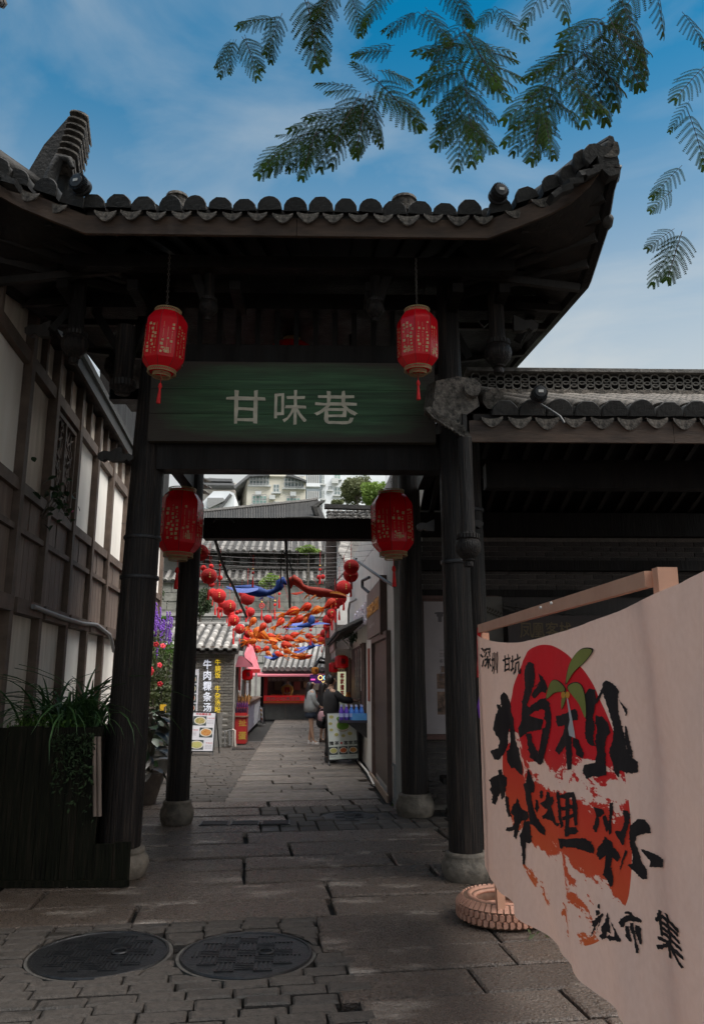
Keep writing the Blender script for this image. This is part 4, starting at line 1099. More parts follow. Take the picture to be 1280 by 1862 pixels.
def disc_nodes(m):
    N, L = m.node_tree.nodes, m.node_tree.links; b = N['Principled BSDF']
    base = b.inputs['Base Color'].links[0].from_socket
    uv = N.new('ShaderNodeUVMap'); uv.uv_map = 'print'; s = N.new('ShaderNodeSeparateXYZ'); L.new(uv.outputs['UV'], s.inputs[0])
    def mth(op, a, b_=None, c=None, cl=False):
        n = N.new('ShaderNodeMath'); n.operation = op; n.use_clamp = cl
        for i, v in enumerate((a, b_, c)):
            if v is None: continue
            if isinstance(v, (int, float)): n.inputs[i].default_value = v
            else: L.new(v, n.inputs[i])
        return n.outputs[0]
    dx = mth('DIVIDE', mth('SUBTRACT', s.outputs[0], 1.76), 1.05); dz = mth('DIVIDE', mth('SUBTRACT', s.outputs[1], 1.17), .70)
    r2 = mth('ADD', mth('MULTIPLY', dx, dx), mth('MULTIPLY', dz, dz)); inside = mth('LESS_THAN', r2, 1.0)
    mpn = N.new('ShaderNodeMapping'); mpn.inputs['Scale'].default_value = (2.2, 6.5, 1); L.new(uv.outputs['UV'], mpn.inputs['Vector'])
    n1 = N.new('ShaderNodeTexNoise'); n1.inputs['Scale'].default_value = 1.0; n1.inputs['Detail'].default_value = 10; n1.inputs['Roughness'].default_value = .68; L.new(mpn.outputs[0], n1.inputs['Vector'])
    # cloud bands bite into the lower half
    zr_ = N.new('ShaderNodeMapRange'); zr_.inputs['From Min'].default_value = .4; zr_.inputs['From Max'].default_value = 1.6; L.new(s.outputs[1], zr_.inputs['Value'])
    hc = N.new('ShaderNodeValToRGB'); L.new(zr_.outputs[0], hc.inputs['Fac']); el = hc.color_ramp.elements; el[0].position = 0; el[1].position = .86
    el[0].color = (.66,)*3 + (1,); el[1].color = (.12,)*3 + (1,)
    for p_, v_ in ((.30, .62), (.42, .34), (.58, .30), (.66, .60), (.78, .58)): e_ = el.new(p_); e_.color = (v_,)*3 + (1,)
    h = mth('MULTIPLY', hc.outputs['Color'], .62)
    band = mth('MULTIPLY', mth('SINE', mth('ADD', mth('MULTIPLY', s.outputs[1], 15.0), mth('MULTIPLY', s.outputs[0], -1.6))), .03)
    v = mth('ADD', mth('ADD', n1.outputs['Fac'], h), band)
    cloud = mth('MULTIPLY', mth('GREATER_THAN', v, .855), mth('LESS_THAN', s.outputs[1], 1.42))
    fac = mth('MULTIPLY', inside, mth('SUBTRACT', 1.0, cloud))
    g_ = N.new('ShaderNodeMapRange'); g_.inputs['From Min'].default_value = 1.35; g_.inputs['From Max'].default_value = .55; L.new(s.outputs[1], g_.inputs['Value'])
    cr_ = N.new('ShaderNodeValToRGB'); cr_.color_ramp.elements[0].color = (.62,.012,.018,1); cr_.color_ramp.elements[1].color = (.66,.13,.035,1); L.new(g_.outputs[0], cr_.inputs['Fac'])
    mxn = N.new('ShaderNodeMix'); mxn.data_type = 'RGBA'; L.new(fac, mxn.inputs['Factor']); L.new(base, mxn.inputs['A']); L.new(cr_.outputs['Color'], mxn.inputs['B'])
    L.new(mxn.outputs['Result'], b.inputs['Base Color'])
    for n_ in N:
        if n_.type == 'BSDF_TRANSLUCENT':
            for l_ in list(n_.inputs['Color'].links): L.remove(l_)
            L.new(mxn.outputs['Result'], n_.inputs['Color'])
disc_nodes(cloth)
bn = thing('banner', 'salmon cloth banner with red sun and black brush lettering beside the right pillar', 'banner', (A0.x, A0.y, .3))
cm = ob('cloth', MB().grid(rows), cloth, bn, 180)
uvl = cm.data.uv_layers.new(name='print'); org_ = ORG[bn.name]
for lp in cm.data.loops:
    p = cm.data.vertices[lp.vertex_index].co + org_; uvl.data[lp.index].uv = ((Vector((p.x, p.y)) - A0).dot(dirb), p.z)
ink = M('brushink', (.010,.005,.005), (.022,.012,.012), .8, 20)
def brush(ch, x0, y0, x1, y1, bold=.03, rag=.02):
    ym, xm = (y0+y1)/2, (x0+x1)/2
    u0, u1 = bpx(x0, ym)[0], bpx(x1, ym)[0]; z1, z0 = bpx(xm, y0)[1], bpx(xm, y1)[1]
    vs, fs = glyphs(ch, 0, 0, 3)
    bmx = bmesh.new(); vv = [bmx.verts.new(p) for p in vs]
    for f in fs:
        try: bmx.faces.new([vv[i] for i in f])
        except ValueError: pass
    bmesh.ops.remove_doubles(bmx, verts=bmx.verts, dist=1e-5)
    bmesh.ops.triangulate(bmx, faces=bmx.faces)
    for _ in range(3):
        ed = [e for e in bmx.edges if e.calc_length() > .035]
        if ed: bmesh.ops.subdivide_edges(bmx, edges=ed, cuts=1)
        bmesh.ops.triangulate(bmx, faces=bmx.faces)
    bmx.verts.ensure_lookup_table()
    xs = [v.co.x for v in bmx.verts]; ys = [v.co.y for v in bmx.verts]; ax, bx, ay, by = min(xs), max(xs), min(ys), max(ys)
    m = MB(); out = []
    for v in bmx.verts:
        g0, g1 = (v.co.x-ax)/(bx-ax+1e-6), (v.co.y-ay)/(by-ay+1e-6)
        w_ = Vector((v.co.x*6, v.co.y*6, ord(ch)*.37)); w2_ = Vector((v.co.x*20, v.co.y*20, ord(ch)*.37)); g0 += mnoise.noise(w_)*.04 + mnoise.noise(w2_)*.018; g1 += mnoise.noise(w_ + Vector((0,0,5)))*.04 + mnoise.noise(w2_ + Vector((0,0,5)))*.018
        if v.is_boundary:
            g0 += mnoise.noise(Vector((v.co.x*55, v.co.y*55, ord(ch)*.37)))*.030; g1 += mnoise.noise(Vector((v.co.x*55, v.co.y*55, ord(ch)*.37+5)))*.030
        g0 += .05*math.sin(g1*3 + ord(ch)); g1 += .05*math.sin(g0*3.1 + ord(ch))
        out.append((g0, g1))
    fs2 = [tuple(v.index for v in f.verts) for f in bmx.faces]; bmx.free()
    for n_, (da, db) in enumerate(((0,0),(-1.1,-.9),(1.1,.9),(-.55,-.45),(.55,.45),(.3,-.3),(-.3,.3))):
        m.add([b3(u0 + (u1-u0)*(g0 + da*bold*.75), z0 + (z1-z0)*(g1 + db*bold*.75), .0042 + n_*.0004) for g0, g1 in out], fs2)
    return ob('character', m, ink, bn)
for ch, q, bo in (('深',(875,1177,893,1215),.03),('圳',(894,1187,905,1226),.03),('甘',(914,1192,928,1222),.03),('坑',(929,1189,947,1226),.03),('集',(1192,1668,1238,1742),.03)):
    brush(ch, *q, bold=bo if q[3]-q[1] > 115 and q[1] < 1300 else bo*.55)
INKA = [[(95,245),(105,290),(116,330),(112,270),(130,250),(150,270),(165,310),(167,400),(152,470),(150,530),(130,570),(105,600),(85,600),(60,555),(85,545),(100,540),(110,500),(90,470),(75,440),(85,380),(100,350),(92,300)],
 [(165,350),(180,390),(185,450),(190,500),(205,540),(215,600),(225,640),(222,680),(205,665),(185,640),(170,645),(148,610),(145,560),(160,540),(165,500),(160,450)],
 [(262,95),(282,105),(292,160),(285,220),(268,270),(250,320),(262,330),(320,285),(345,282),(365,310),(374,360),(374,420),(350,440),(330,450),(325,435),(335,400),(343,350),(330,338),(290,350),(262,372),(300,385),(345,395),(345,440),(260,455),(210,490),(204,440),(220,405),(222,360),(225,300),(240,230),(236,160),(242,115)],
 [(330,440),(374,420),(362,480),(345,560),(332,610),(318,628),(285,600),(262,588),(268,565),(290,570),(308,572),(318,520)], [(245,462),(272,465),(278,510),(300,550),(312,580),(290,590),(262,560),(252,510)],
 [(305,150),(330,175),(345,200),(355,235),(345,255),(320,250),(290,285),(270,270),(285,240),(310,215),(290,222),(318,195)],
 [(398,375),(425,370),(460,355),(495,338),(510,360),(512,395),(480,400),(470,430),(480,470),(480,520),(482,600),(478,650),(458,650),(452,600),(450,530),(440,540),(415,575),(395,550),(405,525),(425,490),(440,450),(445,420),(410,430),(400,400)],
 [(488,480),(515,500),(530,540),(545,570),(535,592),(505,575),(500,545),(485,530)], [(545,270),(570,232),(600,240),(608,280),(600,330),(590,380),(600,430),(590,480),(600,530),(575,525),(550,490),(550,420),(560,360),(548,310)],
 [(603,300),(640,228),(648,240),(612,312)],
 [(640,205),(655,190),(690,205),(722,245),(715,300),(720,360),(735,420),(750,470),(760,540),(790,590),(820,610),(820,665),(780,670),(725,655),(720,690),(700,670),(690,620),(670,560),(690,500),(695,440),(680,380),(660,320),(645,270),(632,240)],
 [(605,370),(640,380),(665,410),(680,460),(660,480),(650,540),(655,600),(658,680),(620,685),(590,685),(555,698),(535,655),(545,625),(600,615),(610,560),(600,500),(610,450),(600,400)], [(755,425),(762,430),(785,540),(797,592),(770,565),(752,500)], [(722,290),(768,342),(762,375),(742,330)]]
INKB = [[(55,110),(80,90),(105,82),(100,60),(118,55),(125,80),(145,95),(148,130),(140,150),(135,200),(120,212),(113,175),(100,200),(90,235),(70,230),(72,190),(60,160),(66,140)], [(138,195),(155,200),(158,260),(170,300),(155,302),(143,270)],
 [(200,195),(208,230),(225,260),(250,275),(262,295),(250,315),(225,320),(210,345),(205,380),(195,415),(180,400),(185,368),(160,375),(140,370),(145,355),(175,350),(185,330),(180,295),(165,275),(175,245),(190,230)],
 [(235,320),(265,325),(268,370),(275,425),(262,438),(245,430),(240,550),(228,545),(225,470),(215,430),(212,400),(228,360)],
 [(255,50),(268,80),(290,130),(290,165),(270,180),(280,240),(300,300),(320,330),(345,365),(345,395),(320,385),(290,350),(265,335),(258,280),(245,220),(240,170),(228,130),(245,125)], [(293,210),(305,215),(312,255),(300,282),(290,250)],
 [(320,160),(330,165),(328,205),(316,205)], [(350,170),(365,175),(370,200),(385,195),(392,220),(375,245),(385,280),(400,320),(418,345),(405,350),(375,320),(350,310),(330,310),(325,295),(345,285),(355,262),(335,250),(315,230),(345,215)],
 [(400,168),(418,180),(425,240),(428,300),(440,345),(425,358),(412,300),(408,230)], [(415,190),(460,175),(490,172),(500,190),(512,250),(512,340),(495,347),(488,280),(482,200),(440,207)], [(425,250),(490,235),(492,254),(428,270)], [(430,300),(495,283),(495,302),(430,320)],
 [(450,195),(470,192),(470,300),(465,402),(445,402),(448,300)], [(440,365),(500,350),(518,375),(500,390),(450,388)], [(412,408),(450,415),(500,410),(550,410),(580,430),(598,460),(595,488),(560,480),(500,460),(440,455),(430,467),(418,440)],
 [(590,250),(615,255),(645,265),(645,285),(620,300),(620,340),(605,380),(586,360),(600,320),(606,288)], [(673,230),(690,225),(692,280),(682,330),(685,380),(672,397),(668,350),(675,290)], [(638,300),(655,290),(674,350),(660,382),(645,340)],
 [(615,455),(640,430),(650,400),(666,415),(690,432),(692,455),(720,480),(732,510),(715,532),(690,510),(680,560),(695,600),(692,655),(680,662),(660,620),(640,600),(650,560),(655,500),(625,522),(608,490)],
 [(745,265),(770,270),(785,290),(775,330),(770,360),(755,400),(750,440),(740,446),(720,410),(700,370),(735,375),(752,320)], [(755,470),(767,480),(745,530),(722,600),(735,530)],
 [(780,345),(820,310),(855,315),(880,345),(885,385),(850,385),(815,400),(805,430),(780,432),(775,390)], [(775,428),(805,428),(825,480),(840,530),(865,570),(870,620),(845,622),(800,580),(765,550),(790,540),(795,500)], [(835,465),(905,488),(952,518),(950,560),(880,557),(886,530),(860,500)]]
INKC = [[(325,250),(345,255),(342,300),(322,295)], [(300,315),(345,320),(342,360),(305,375)], [(262,430),(310,400),(375,346),(380,358),(345,420),(310,480),(280,550),(250,585),(283,500),(268,465)], [(302,572),(350,440),(382,366),(372,358),(345,410)],
 [(360,490),(400,440),(415,350),(430,340),(440,420),(460,555),(420,540),(415,600),(395,615),(345,600),(340,575),(370,560)], [(452,430),(500,515),(530,570),(565,630),(550,645),(500,630),(440,630),(410,590),(430,578),(490,590),(490,540)],
 [(595,345),(630,325),(665,340),(700,380),(750,395),(775,430),(765,445),(720,440),(660,430),(610,440),(590,490),(560,490),(535,445),(560,410),(610,370),(650,365)], [(605,480),(640,480),(655,560),(675,620),(668,645),(640,630),(615,590)],
 [(655,450),(690,445),(700,520),(725,640),(745,700),(745,760),(715,760),(705,650),(680,560),(655,500)], [(710,470),(750,475),(775,510),(770,560),(780,640),(775,670),(750,660),(735,600),(710,540)]]
def inkstroke(pts, x0, y0, k, lift):
    """one brush stroke of the print: outline with rough, dry edges"""
    P2 = [(x0 + a/k, y0 + b_/k) for a, b_ in pts]; out = []; n_ = len(P2); sd_ = random.Random(int(P2[0][0]*7 + P2[0][1]))
    cx_ = sum(p[0] for p in P2)/n_; cy_ = sum(p[1] for p in P2)/n_
    for i in range(n_):
        (ax, ay), (bx, by) = P2[i], P2[(i+1) % n_]; L_ = math.hypot(bx-ax, by-ay); m_ = max(1, int(L_/1.6)); nx, ny = (by-ay)/max(L_, .01), -(bx-ax)/max(L_, .01)
        for j in range(m_):
            t_ = j/m_; x_, y_ = ax + (bx-ax)*t_, ay + (by-ay)*t_; w_ = mnoise.noise(Vector((x_*.28, y_*.28, 3)))*1.5 + sd_.uniform(-.35, .35) + (sd_.uniform(.6, 2.2) if sd_.random() < .06 else 0)
            out.append((x_ + nx*w_, y_ + ny*w_))
    from mathutils.geometry import tessellate_polygon
    tri = tessellate_polygon([[Vector((a, b_, 0)) for a, b_ in out]])
    bm_ = bmesh.new(); vv = [bm_.verts.new((a, b_, 0)) for a, b_ in out]
    for t_ in tri:
        try: bm_.faces.new([vv[i] for i in t_])
        except ValueError: pass
    for _ in range(4):
        ed_ = [e for e in bm_.edges if e.calc_length() > 3.2]
        if ed_: bmesh.ops.subdivide_edges(bm_, edges=ed_, cuts=1); bmesh.ops.triangulate(bm_, faces=bm_.faces)
    bm_.verts.ensure_lookup_table(); bm_.verts.index_update()
    vs = []
    for v in bm_.verts: u_, z_ = bpx(v.co.x, v.co.y); vs.append(b3(u_, z_, lift))
    fs = [tuple(v.index for v in f.verts) for f in bm_.faces]; bm_.free(); return MB().add(vs, fs)
for S, x0, y0, k in ((INKA, 870, 1170, 2.828), (INKB, 870, 1380, 2.828), (INKC, 1030, 1600, 5.656)):
    for i, p in enumerate(S): ob('brush_stroke', inkstroke(p, x0, y0, k, .0042 + (i % 5)*.0004), ink, bn)
def bpoly(name, pts, mat, lift):
    from mathutils.geometry import tessellate_polygon
    bm_ = bmesh.new(); vv = [bm_.verts.new((a, b_, 0)) for a, b_ in pts]
    for t_ in tessellate_polygon([[Vector((a, b_, 0)) for a, b_ in pts]]):
        try: bm_.faces.new([vv[i] for i in t_])
        except ValueError: pass
    for _ in range(3):
        ed_ = [e for e in bm_.edges if e.calc_length() > 4]
        if ed_: bmesh.ops.subdivide_edges(bm_, edges=ed_, cuts=1); bmesh.ops.triangulate(bm_, faces=bm_.faces)
    bm_.verts.ensure_lookup_table(); bm_.verts.index_update(); vs = []
    for v in bm_.verts: u_, z_ = bpx(v.co.x, v.co.y); vs.append(b3(u_, z_, lift))
    fs = [tuple(v.index for v in f.verts) for f in bm_.faces]; bm_.free(); ob(name, MB().add(vs, fs), mat, bn)
def smoothpts(p, k=5):
    out = []; n = len(p)
    for i in range(n):
        p0, p1, p2, p3 = [Vector(p[(i+j-1) % n]) for j in range(4)]
        for q in range(k):
            t = q/k; v = .5*((2*p1) + (p2-p0)*t + (2*p0-5*p1+4*p2-p3)*t*t + (3*p1-p0-3*p2+p3)*t**3); out.append((v.x, v.y))
    return out
olive = M('palmolive', (.24,.24,.045), (.31,.30,.07), .85, 5)
palms = [[(1031,1243),(1036,1212),(1048,1190),(1062,1180),(1078,1183),(1066,1202),(1045,1222)], [(1029,1256),(1018,1240),(1006,1238),(999,1250),(995,1271),(1010,1260)],
         [(1034,1252),(1048,1242),(1060,1250),(1066,1275),(1066,1306),(1054,1280)], [(1029,1258),(1023,1272),(1023,1290),(1030,1272)]]
for p in palms:
    q = smoothpts([Vector((a, b_)) for a, b_ in p], 4); cx_ = sum(a for a, _ in q)/len(q); cy_ = sum(b_ for _, b_ in q)/len(q)
    bpoly('palm_outline', [(cx_+(a-cx_)*1.09, cy_+(b_-cy_)*1.07) for a, b_ in q], ink, .0068); bpoly('palm_leaf', q, olive, .0088)
bpoly('palm_trunk', [(1031,1268),(1034,1272),(1040,1300),(1046,1335),(1047,1343),(1036,1338),(1034,1325),(1037,1310)], M('palmwhite', (.62,.56,.54)), .0065)
for px in (1026, 1034): 
    bpoly('coconut', [(px+4*math.cos(a*.785), 1264+6.5*math.sin(a*.785)) for a in range(8)], M('coconut', (.75,.33,.03)), .0095)
st = thing('banner_stand', 'salmon painted timber banner frame standing in a painted tyre', 'banner stand', (1.47, 5.9, 0))
def pt(u, z, off=0): p = A0 + dirb*u - nb_*off; return Vector((p.x, p.y, z))
ob('top_bar', MB().bar(pt(-.06, 2.066, .0), pt(LB+.01, 2.062, .03), .03, .062), barm, st)
ob('post', MB().bar(pt(.18, .02, .035), pt(-.03, 2.03, .03), .055, .06, (0,1,0)), barm, st)
ob('post', MB().bar(pt(LB+.04, .0, .08), pt(LB+.04, 2.10, .08), .075, .05, (dirb.x, dirb.y, 0)), barm, st)
ob('screw', MB().sphere(pt(1.75, 2.07, -.022), .008, 6, 4), labelwhite, st); ob('screw', MB().sphere(pt(1.95, 2.075, -.022), .008, 6, 4), labelwhite, st)
rb = thing('red_ribbon', 'red ribbon tied at the left end of the banner bar', 'ribbon', pt(-.1, 1.7))
ob('strip', MB().tube([FA.Y(878, 1136, 5.93), FA.Y(872, 1142, 5.9), FA.Y(870, 1165, 5.93), FA.Y(871, 1195, 5.93), FA.Y(869, 1232, 5.95)], [.016,.02,.018,.016,.01], 8, flat=.35), redcord, rb, 60)
tag(ob('purple_ribbon', MB().tube([FA.Y(873, 1262, 5.98), FA.Y(870, 1285, 5.98), FA.Y(872, 1306, 5.98)], [.004,.013,.006], 7), M('purplecloth', (.10,.01,.25))), 'purple scrap of ribbon at the left edge of the banner', 'ribbon')
tc_ = FA.Z(917, 1672); tx, ty = tc_.x, tc_.y + .02
ty_ = thing('tyre_base', 'salmon painted car tyre lying flat as the banner foot', 'tyre', (tx, ty, 0))
Rt = .325
prof = [(Rt-.095, .015), (Rt-.06, .0), (Rt-.02, .006), (Rt, .03), (Rt+.003, .075), (Rt-.0, .125), (Rt-.03, .15), (Rt-.075, .158), (Rt-.115, .145), (Rt-.13, .115), (Rt-.125, .06)]
n = 56; m = MB(); vs = []
for r, z in prof:
    for k in range(n): a = 2*math.pi*k/n; vs.append((tx+r*math.cos(a), ty+r*math.sin(a), z))
m.add(vs, [(i*n+k, i*n+(k+1)%n, ((i+1)%len(prof))*n+(k+1)%n, ((i+1)%len(prof))*n+k) for i in range(len(prof)) for k in range(n)])
ob('carcass', m, M('tyredark', (.10,.055,.035), (.2,.11,.07), .7, 20), ty_, 40)
tm = MB()
nn = 46
for k in range(nn):
    for row, (z, off) in enumerate(((.045, 0), (.088, .5))):
        a = 2*math.pi*(k+off)/nn; m3 = Matrix.Rotation(a, 3, 'Z'); w = .021
        hexa = [(-w*.8, -.02), (-w*.15, -.026), (w*.8, -.014), (w*.8, .014), (w*.15, .026), (-w*.8, .02)]
        vs = [m3 @ Vector((Rt-.002, y_, z+zz)) for y_, zz in hexa] + [m3 @ Vector((Rt+.016, y_*.9, z+zz*.88)) for y_, zz in hexa]
        vs = [Vector((tx, ty, 0)) + v for v in vs]
        tm.add(vs, [tuple(range(6))[::-1], tuple(range(6, 12))] + [(i, (i+1)%6, 6+(i+1)%6, 6+i) for i in range(6)])
    a = 2*math.pi*(k+.25)/nn; m3 = Matrix.Rotation(a, 3, 'Z')
    vs = [Vector((tx, ty, 0)) + m3 @ Vector(p) for p in ((Rt-.002,-.018,.118),(Rt-.002,.018,.118),(Rt-.04,.014,.150),(Rt-.04,-.014,.150),(Rt+.013,-.017,.120),(Rt+.013,.017,.120),(Rt-.033,.013,.161),(Rt-.033,-.013,.161))]
    tm.add(vs, [(0,3,2,1),(4,5,6,7),(0,1,5,4),(1,2,6,5),(2,3,7,6),(3,0,4,7)])
ob('tread_blocks', tm, tyrem, ty_, kind='stuff')
ob('sidewall', MB().torus((tx, ty, .148), Rt-.082, .018, 48, 8), tyrem, ty_, 60)
ob('sidewall', MB().torus((tx, ty, .135), Rt-.118, .014, 48, 8), tyrem, ty_, 60)
ob('rim', MB().lathe([(Rt-.12, .02), (Rt-.125, .07), (Rt-.15, .06), (Rt-.17, .035), (.02, .03)][::1], 40, (tx, ty, 0)), tyrem, ty_, 40)
for k in range(5):
    a = 2*math.pi*k/5+.3; ob('lug_nut', MB().lathe([(.014, .03), (.014, .05), (.006, .055)], 6, (tx+.07*math.cos(a), ty+.07*math.sin(a), 0)), tyrem, ty_)
fallen = MB(); foliage(fallen, lambda q: (1.62+q.uniform(-.1,.25), 5.55+q.uniform(-.1,.2), .02), 10, .02, .035, rv)
tag(ob('fallen_leaves', fallen, leafo), 'dry fallen leaves beside the tyre', kind='stuff')

# ------------------------------------------------------------------ white rendered house along the right of the alley
use(FA)
def wallmat():
    m = M('renderwhite', (.40,.375,.345), (.82,.80,.76), .9, 5, (1.4,3.2,.28), .25, 18, c3=(.68,.655,.62), contrast=.30); return m
white = wallmat()
white2 = M('renderpale', (.50,.48,.455), (.68,.66,.63), .9, 3, bump=.1)
XR_ = 1.30
wh = thing('white_house', 'streaky white rendered house along the right side of the alley', 'house', (1.6, 14, 0))
ob('wall', MB().box((XR_, 10.70, -.02), (XR_+.9, 15.0, 4.7)), white, wh)
ob('wall', MB().box((XR_+.0, 15.004, -.02), (XR_+.9, 21.2, 4.72)), white, wh)
ob('corner_strip', MB().box((XR_-.03, 10.66, 0), (XR_+.12, 10.696, 4.7)), M('stripgrey', (.22,.21,.19), (.34,.32,.30), .8, 6, (3,3,.5)), wh)
def wx(px, py): return FA.X(px, py, XR_)
def onwall(name, px0, py0, px1, py1, d, mat, parent, x=XR_):
    """box standing d proud of the wall between two picture columns; heights taken at the near column"""
    a = FA.X(px0, py0, x); b = FA.X(px1, py1, x)
    return ob(name, MB().box((x-d, min(a.y, b.y), min(a.z, b.z)), (x-.001, max(a.y, b.y), max(a.z, b.z))), mat, parent)
# door
ya, yb = wx(712, 1400).y, wx(684, 1400).y; zd = wx(708, 1160).z
doorm = M('doorwood', (.025,.012,.009), (.055,.028,.02), .5, 6, (4,4,.4))
d_ = ob('door', MB().box((XR_-.012, ya, .12), (XR_-.002, yb, zd)), doorm, wh)
fr = M('framebrown', (.09,.055,.045), (.15,.10,.085), .6, 8)
for r_ in ((ya-.09, ya-.001, .0, zd+.1), (yb+.001, yb+.09, .0, zd+.1), (ya, yb, zd+.002, zd+.10)): ob('door_frame', MB().box((XR_-.07, r_[0], r_[2]), (XR_-.002, r_[1], r_[3])), fr, wh)
for k in range(2): ob('door_panel', MB().box((XR_-.022, ya+.08, .25+k*1.0), (XR_-.0125, yb-.08, 1.15+k*.95)), doorm, d_)
ob('door_handle', MB().box((XR_-.06, ya+.05, 1.05), (XR_-.024, ya+.075, 1.2)), chainm, d_)
ob('door_step', MB().box((XR_-.10, ya-.25, 0), (XR_-.072, yb+.3, .10)), M('stepstone', (.20,.14,.10), (.30,.22,.17), .8, 8), wh)
# brown sign with gold letters above the door
s0, s1 = wx(703, 1150), wx(677, 1165); z0, z1 = s0.z, wx(703, 1052).z
t = thing('door_sign', 'brown sign board with orange characters above the dark door', 'sign', (XR_, s0.y, z0))
ob('sign_panel', MB().box((XR_-.10, s0.y, z0), (XR_-.002, s1.y, z1)), M('signbrown', (.13,.09,.08), (.19,.14,.12), .6, 3), t)
ob('sign_edge', MB().box((XR_-.11, s0.y-.10, z0-.04), (XR_-.002, s0.y-.002, z1+.05)), M('signedge', (.05,.022,.014), (.09,.045,.03), .5, 6), t)
plw = Pl((XR_-.103, s1.y, z0), (0,-1,0), (0,0,1)); LS = s1.y-s0.y; HS = z1-z0
og = M('orangeletters', (.60,.25,.02), (.75,.36,.04), .5, 10)
for i, ch in enumerate('客家私房土菜馆'): 
    m = MB(); plw.text(m, ch, LS*(.05+.128*i), HS*.46, HS*.24, LS*.118, z=.004, bold=.03, extr=.02); ob('character', m, og, t)
m = MB(); plw.text(m, '欢迎光临', LS*.25, HS*.2, HS*.08, LS*.09, z=.004, res=1); ob('small_text', m, M('paleletters', (.5,.42,.38)), t)
# white letters straight on the wall
w0, w1 = wx(673, 1120), wx(649, 1120)
t = thing('wall_lettering', 'white raised characters fixed to the white wall left of the brown sign', 'sign', (XR_, w0.y, w0.z))
plw = Pl((XR_-.06, w1.y, wx(661, 1140).z), (0,-1,0), (0,0,1)); LS = w1.y-w0.y
for i, ch in enumerate('客家擂茶粿'): 
    m = MB(); plw.text(m, ch, LS*.2*i, -.02, .42, LS*.18, z=.0, bold=.02, extr=.05); ob('character', m, M('whiteletters', (.62,.58,.66), (.75,.72,.78), .5, 8), t)
# pipes, cables and hooks
def wire(name, pts, r, mat, label, cat='cable', group=None):
    return tag(ob(name, MB().tube(pts, r, 6), mat, smooth=60), label, cat, group)
wire('conduit', [FA.X(643, 1018, .95), FA.X(655, 1024, 1.02), FA.X(680, 1042, 1.1), FA.X(700, 1056, 1.18), FA.X(717, 1066, 1.25)], .022, black, 'thick black cable sloping down to the right rear pillar')
wire('conduit', [FA.X(648, 1016, 1.0), FA.X(640, 1022, .98), FA.X(632, 1034, .95), FA.X(618, 1050, .9), FA.X(606, 1062, .86), FA.X(598, 1072, .84)], .02, black, 'black cable drooping left of the red balls near the white wall')
wire('hook_pipe', [wx(676, 1050)+Vector((-.05,0,0)), wx(672, 1056)+Vector((-.14,0,0)), wx(672, 1068)+Vector((-.14,0,0)), wx(676, 1078)+Vector((-.05,0,0))], .03, black, 'short curved black pipe on the wall above the brown sign', 'pipe')
wire('bent_pipe', [wx(651, 1090)+Vector((-.05,0,0)), wx(645, 1096)+Vector((-.12,0,0)), wx(643, 1110)+Vector((-.13,0,0)), wx(643, 1140)+Vector((-.13,0,0))], .028, greypaint, 'thin grey bent pipe beside the white raised characters', 'pipe')
wire('floor_pipe', [FA.Z(650, 1383, .03), FA.Z(668, 1404, .03), FA.Z(680, 1428, .03)], .02, white2, 'white pipe along the foot of the white wall', 'pipe')
pp = FA.Z(719, 1472)
wire('stand_pipe', [pp, Vector((pp.x, pp.y, .55)), Vector((pp.x-.04, pp.y, .565))], .026, greypaint, 'upright grey pipe at the corner of the white house beside the door', 'pipe')
c = wx(665, 940)
# awning of old tiles over the counter window, far part of the wall
a0, a1 = wx(668, 1140).y, wx(640, 1140).y
aw = thing('tiled_awning', 'small dark tiled awning over the drink counter window on the right', 'awning', (XR_, a0, 2.6))
za = wx(664, 1150).z
ob('awning_deck', MB().prism([(XR_-.002, a0, za+.25), (XR_-.55, a0, za-.02), (XR_-.55, a0, za-.06), (XR_-.002, a0, za+.2)], (0, 7.0, 0)), blackwood, aw)
nt = 30
hcap = MB(); vs = []
for k in range(7): a = math.pi*k/6; vs += [(0, -math.cos(a)*.09, math.sin(a)*.07), (.58, -math.cos(a)*.09, math.sin(a)*.07+.27)]
hcap.add(vs, [(2*k, 2*k+1, 2*k+3, 2*k+2) for k in range(6)] + [tuple(2*k for k in range(7))]); hcm = hcap.mesh('awning_tile', tile, 50, local=True)
for k in range(nt): inst('awning_tile', hcm, (XR_-.60, a0+.1+k*.235, za-.02), (0,0,0), 1, aw)
# counter window under the awning
y0w, y1w = wx(666, 1250).y, wx(641, 1250).y; zt_ = wx(660, 1172).z; zb_ = wx(660, 1300).z
ob('window_recess', MB().box((XR_-.03, y0w, zb_), (XR_-.002, y1w+1.6, zt_)), M('recess', (.02,.012,.01), (.05,.03,.025), .6, 6), wh)
for yy in (y0w, y0w+.5, y1w, y1w+.8, y1w+1.6): ob('window_post', MB().box((XR_-.09, yy-.04, zb_), (XR_-.032, yy+.04, zt_)), fr, wh)
for k in range(3):
    yy = y0w + .12 + k*.75; ob('couplet_strip', MB().box((XR_-.10, yy, zb_+.5), (XR_-.092, yy+.14, zt_-.1)), M('strippaper', (.45,.44,.42), (.55,.53,.50)), wh)
    m = MB(); P2 = Pl((XR_-.101, yy+.12, zt_-.3), (0,-1,0), (0,0,1)); P2.text(m, '茶香四溢客来', 0, 0, .13, .1, z=.002, bold=.03, step=.17, vert=True, res=1); ob('strip_text', m, ink, wh)
c = wx(672, 1200); ob('red_plaque', MB().box((XR_-.03, c.y-.12, wx(671,1275).z), (XR_-.003, c.y+.14, wx(671,1180).z)), M('plaquered', (.25,.07,.05), (.32,.10,.07)), wh)
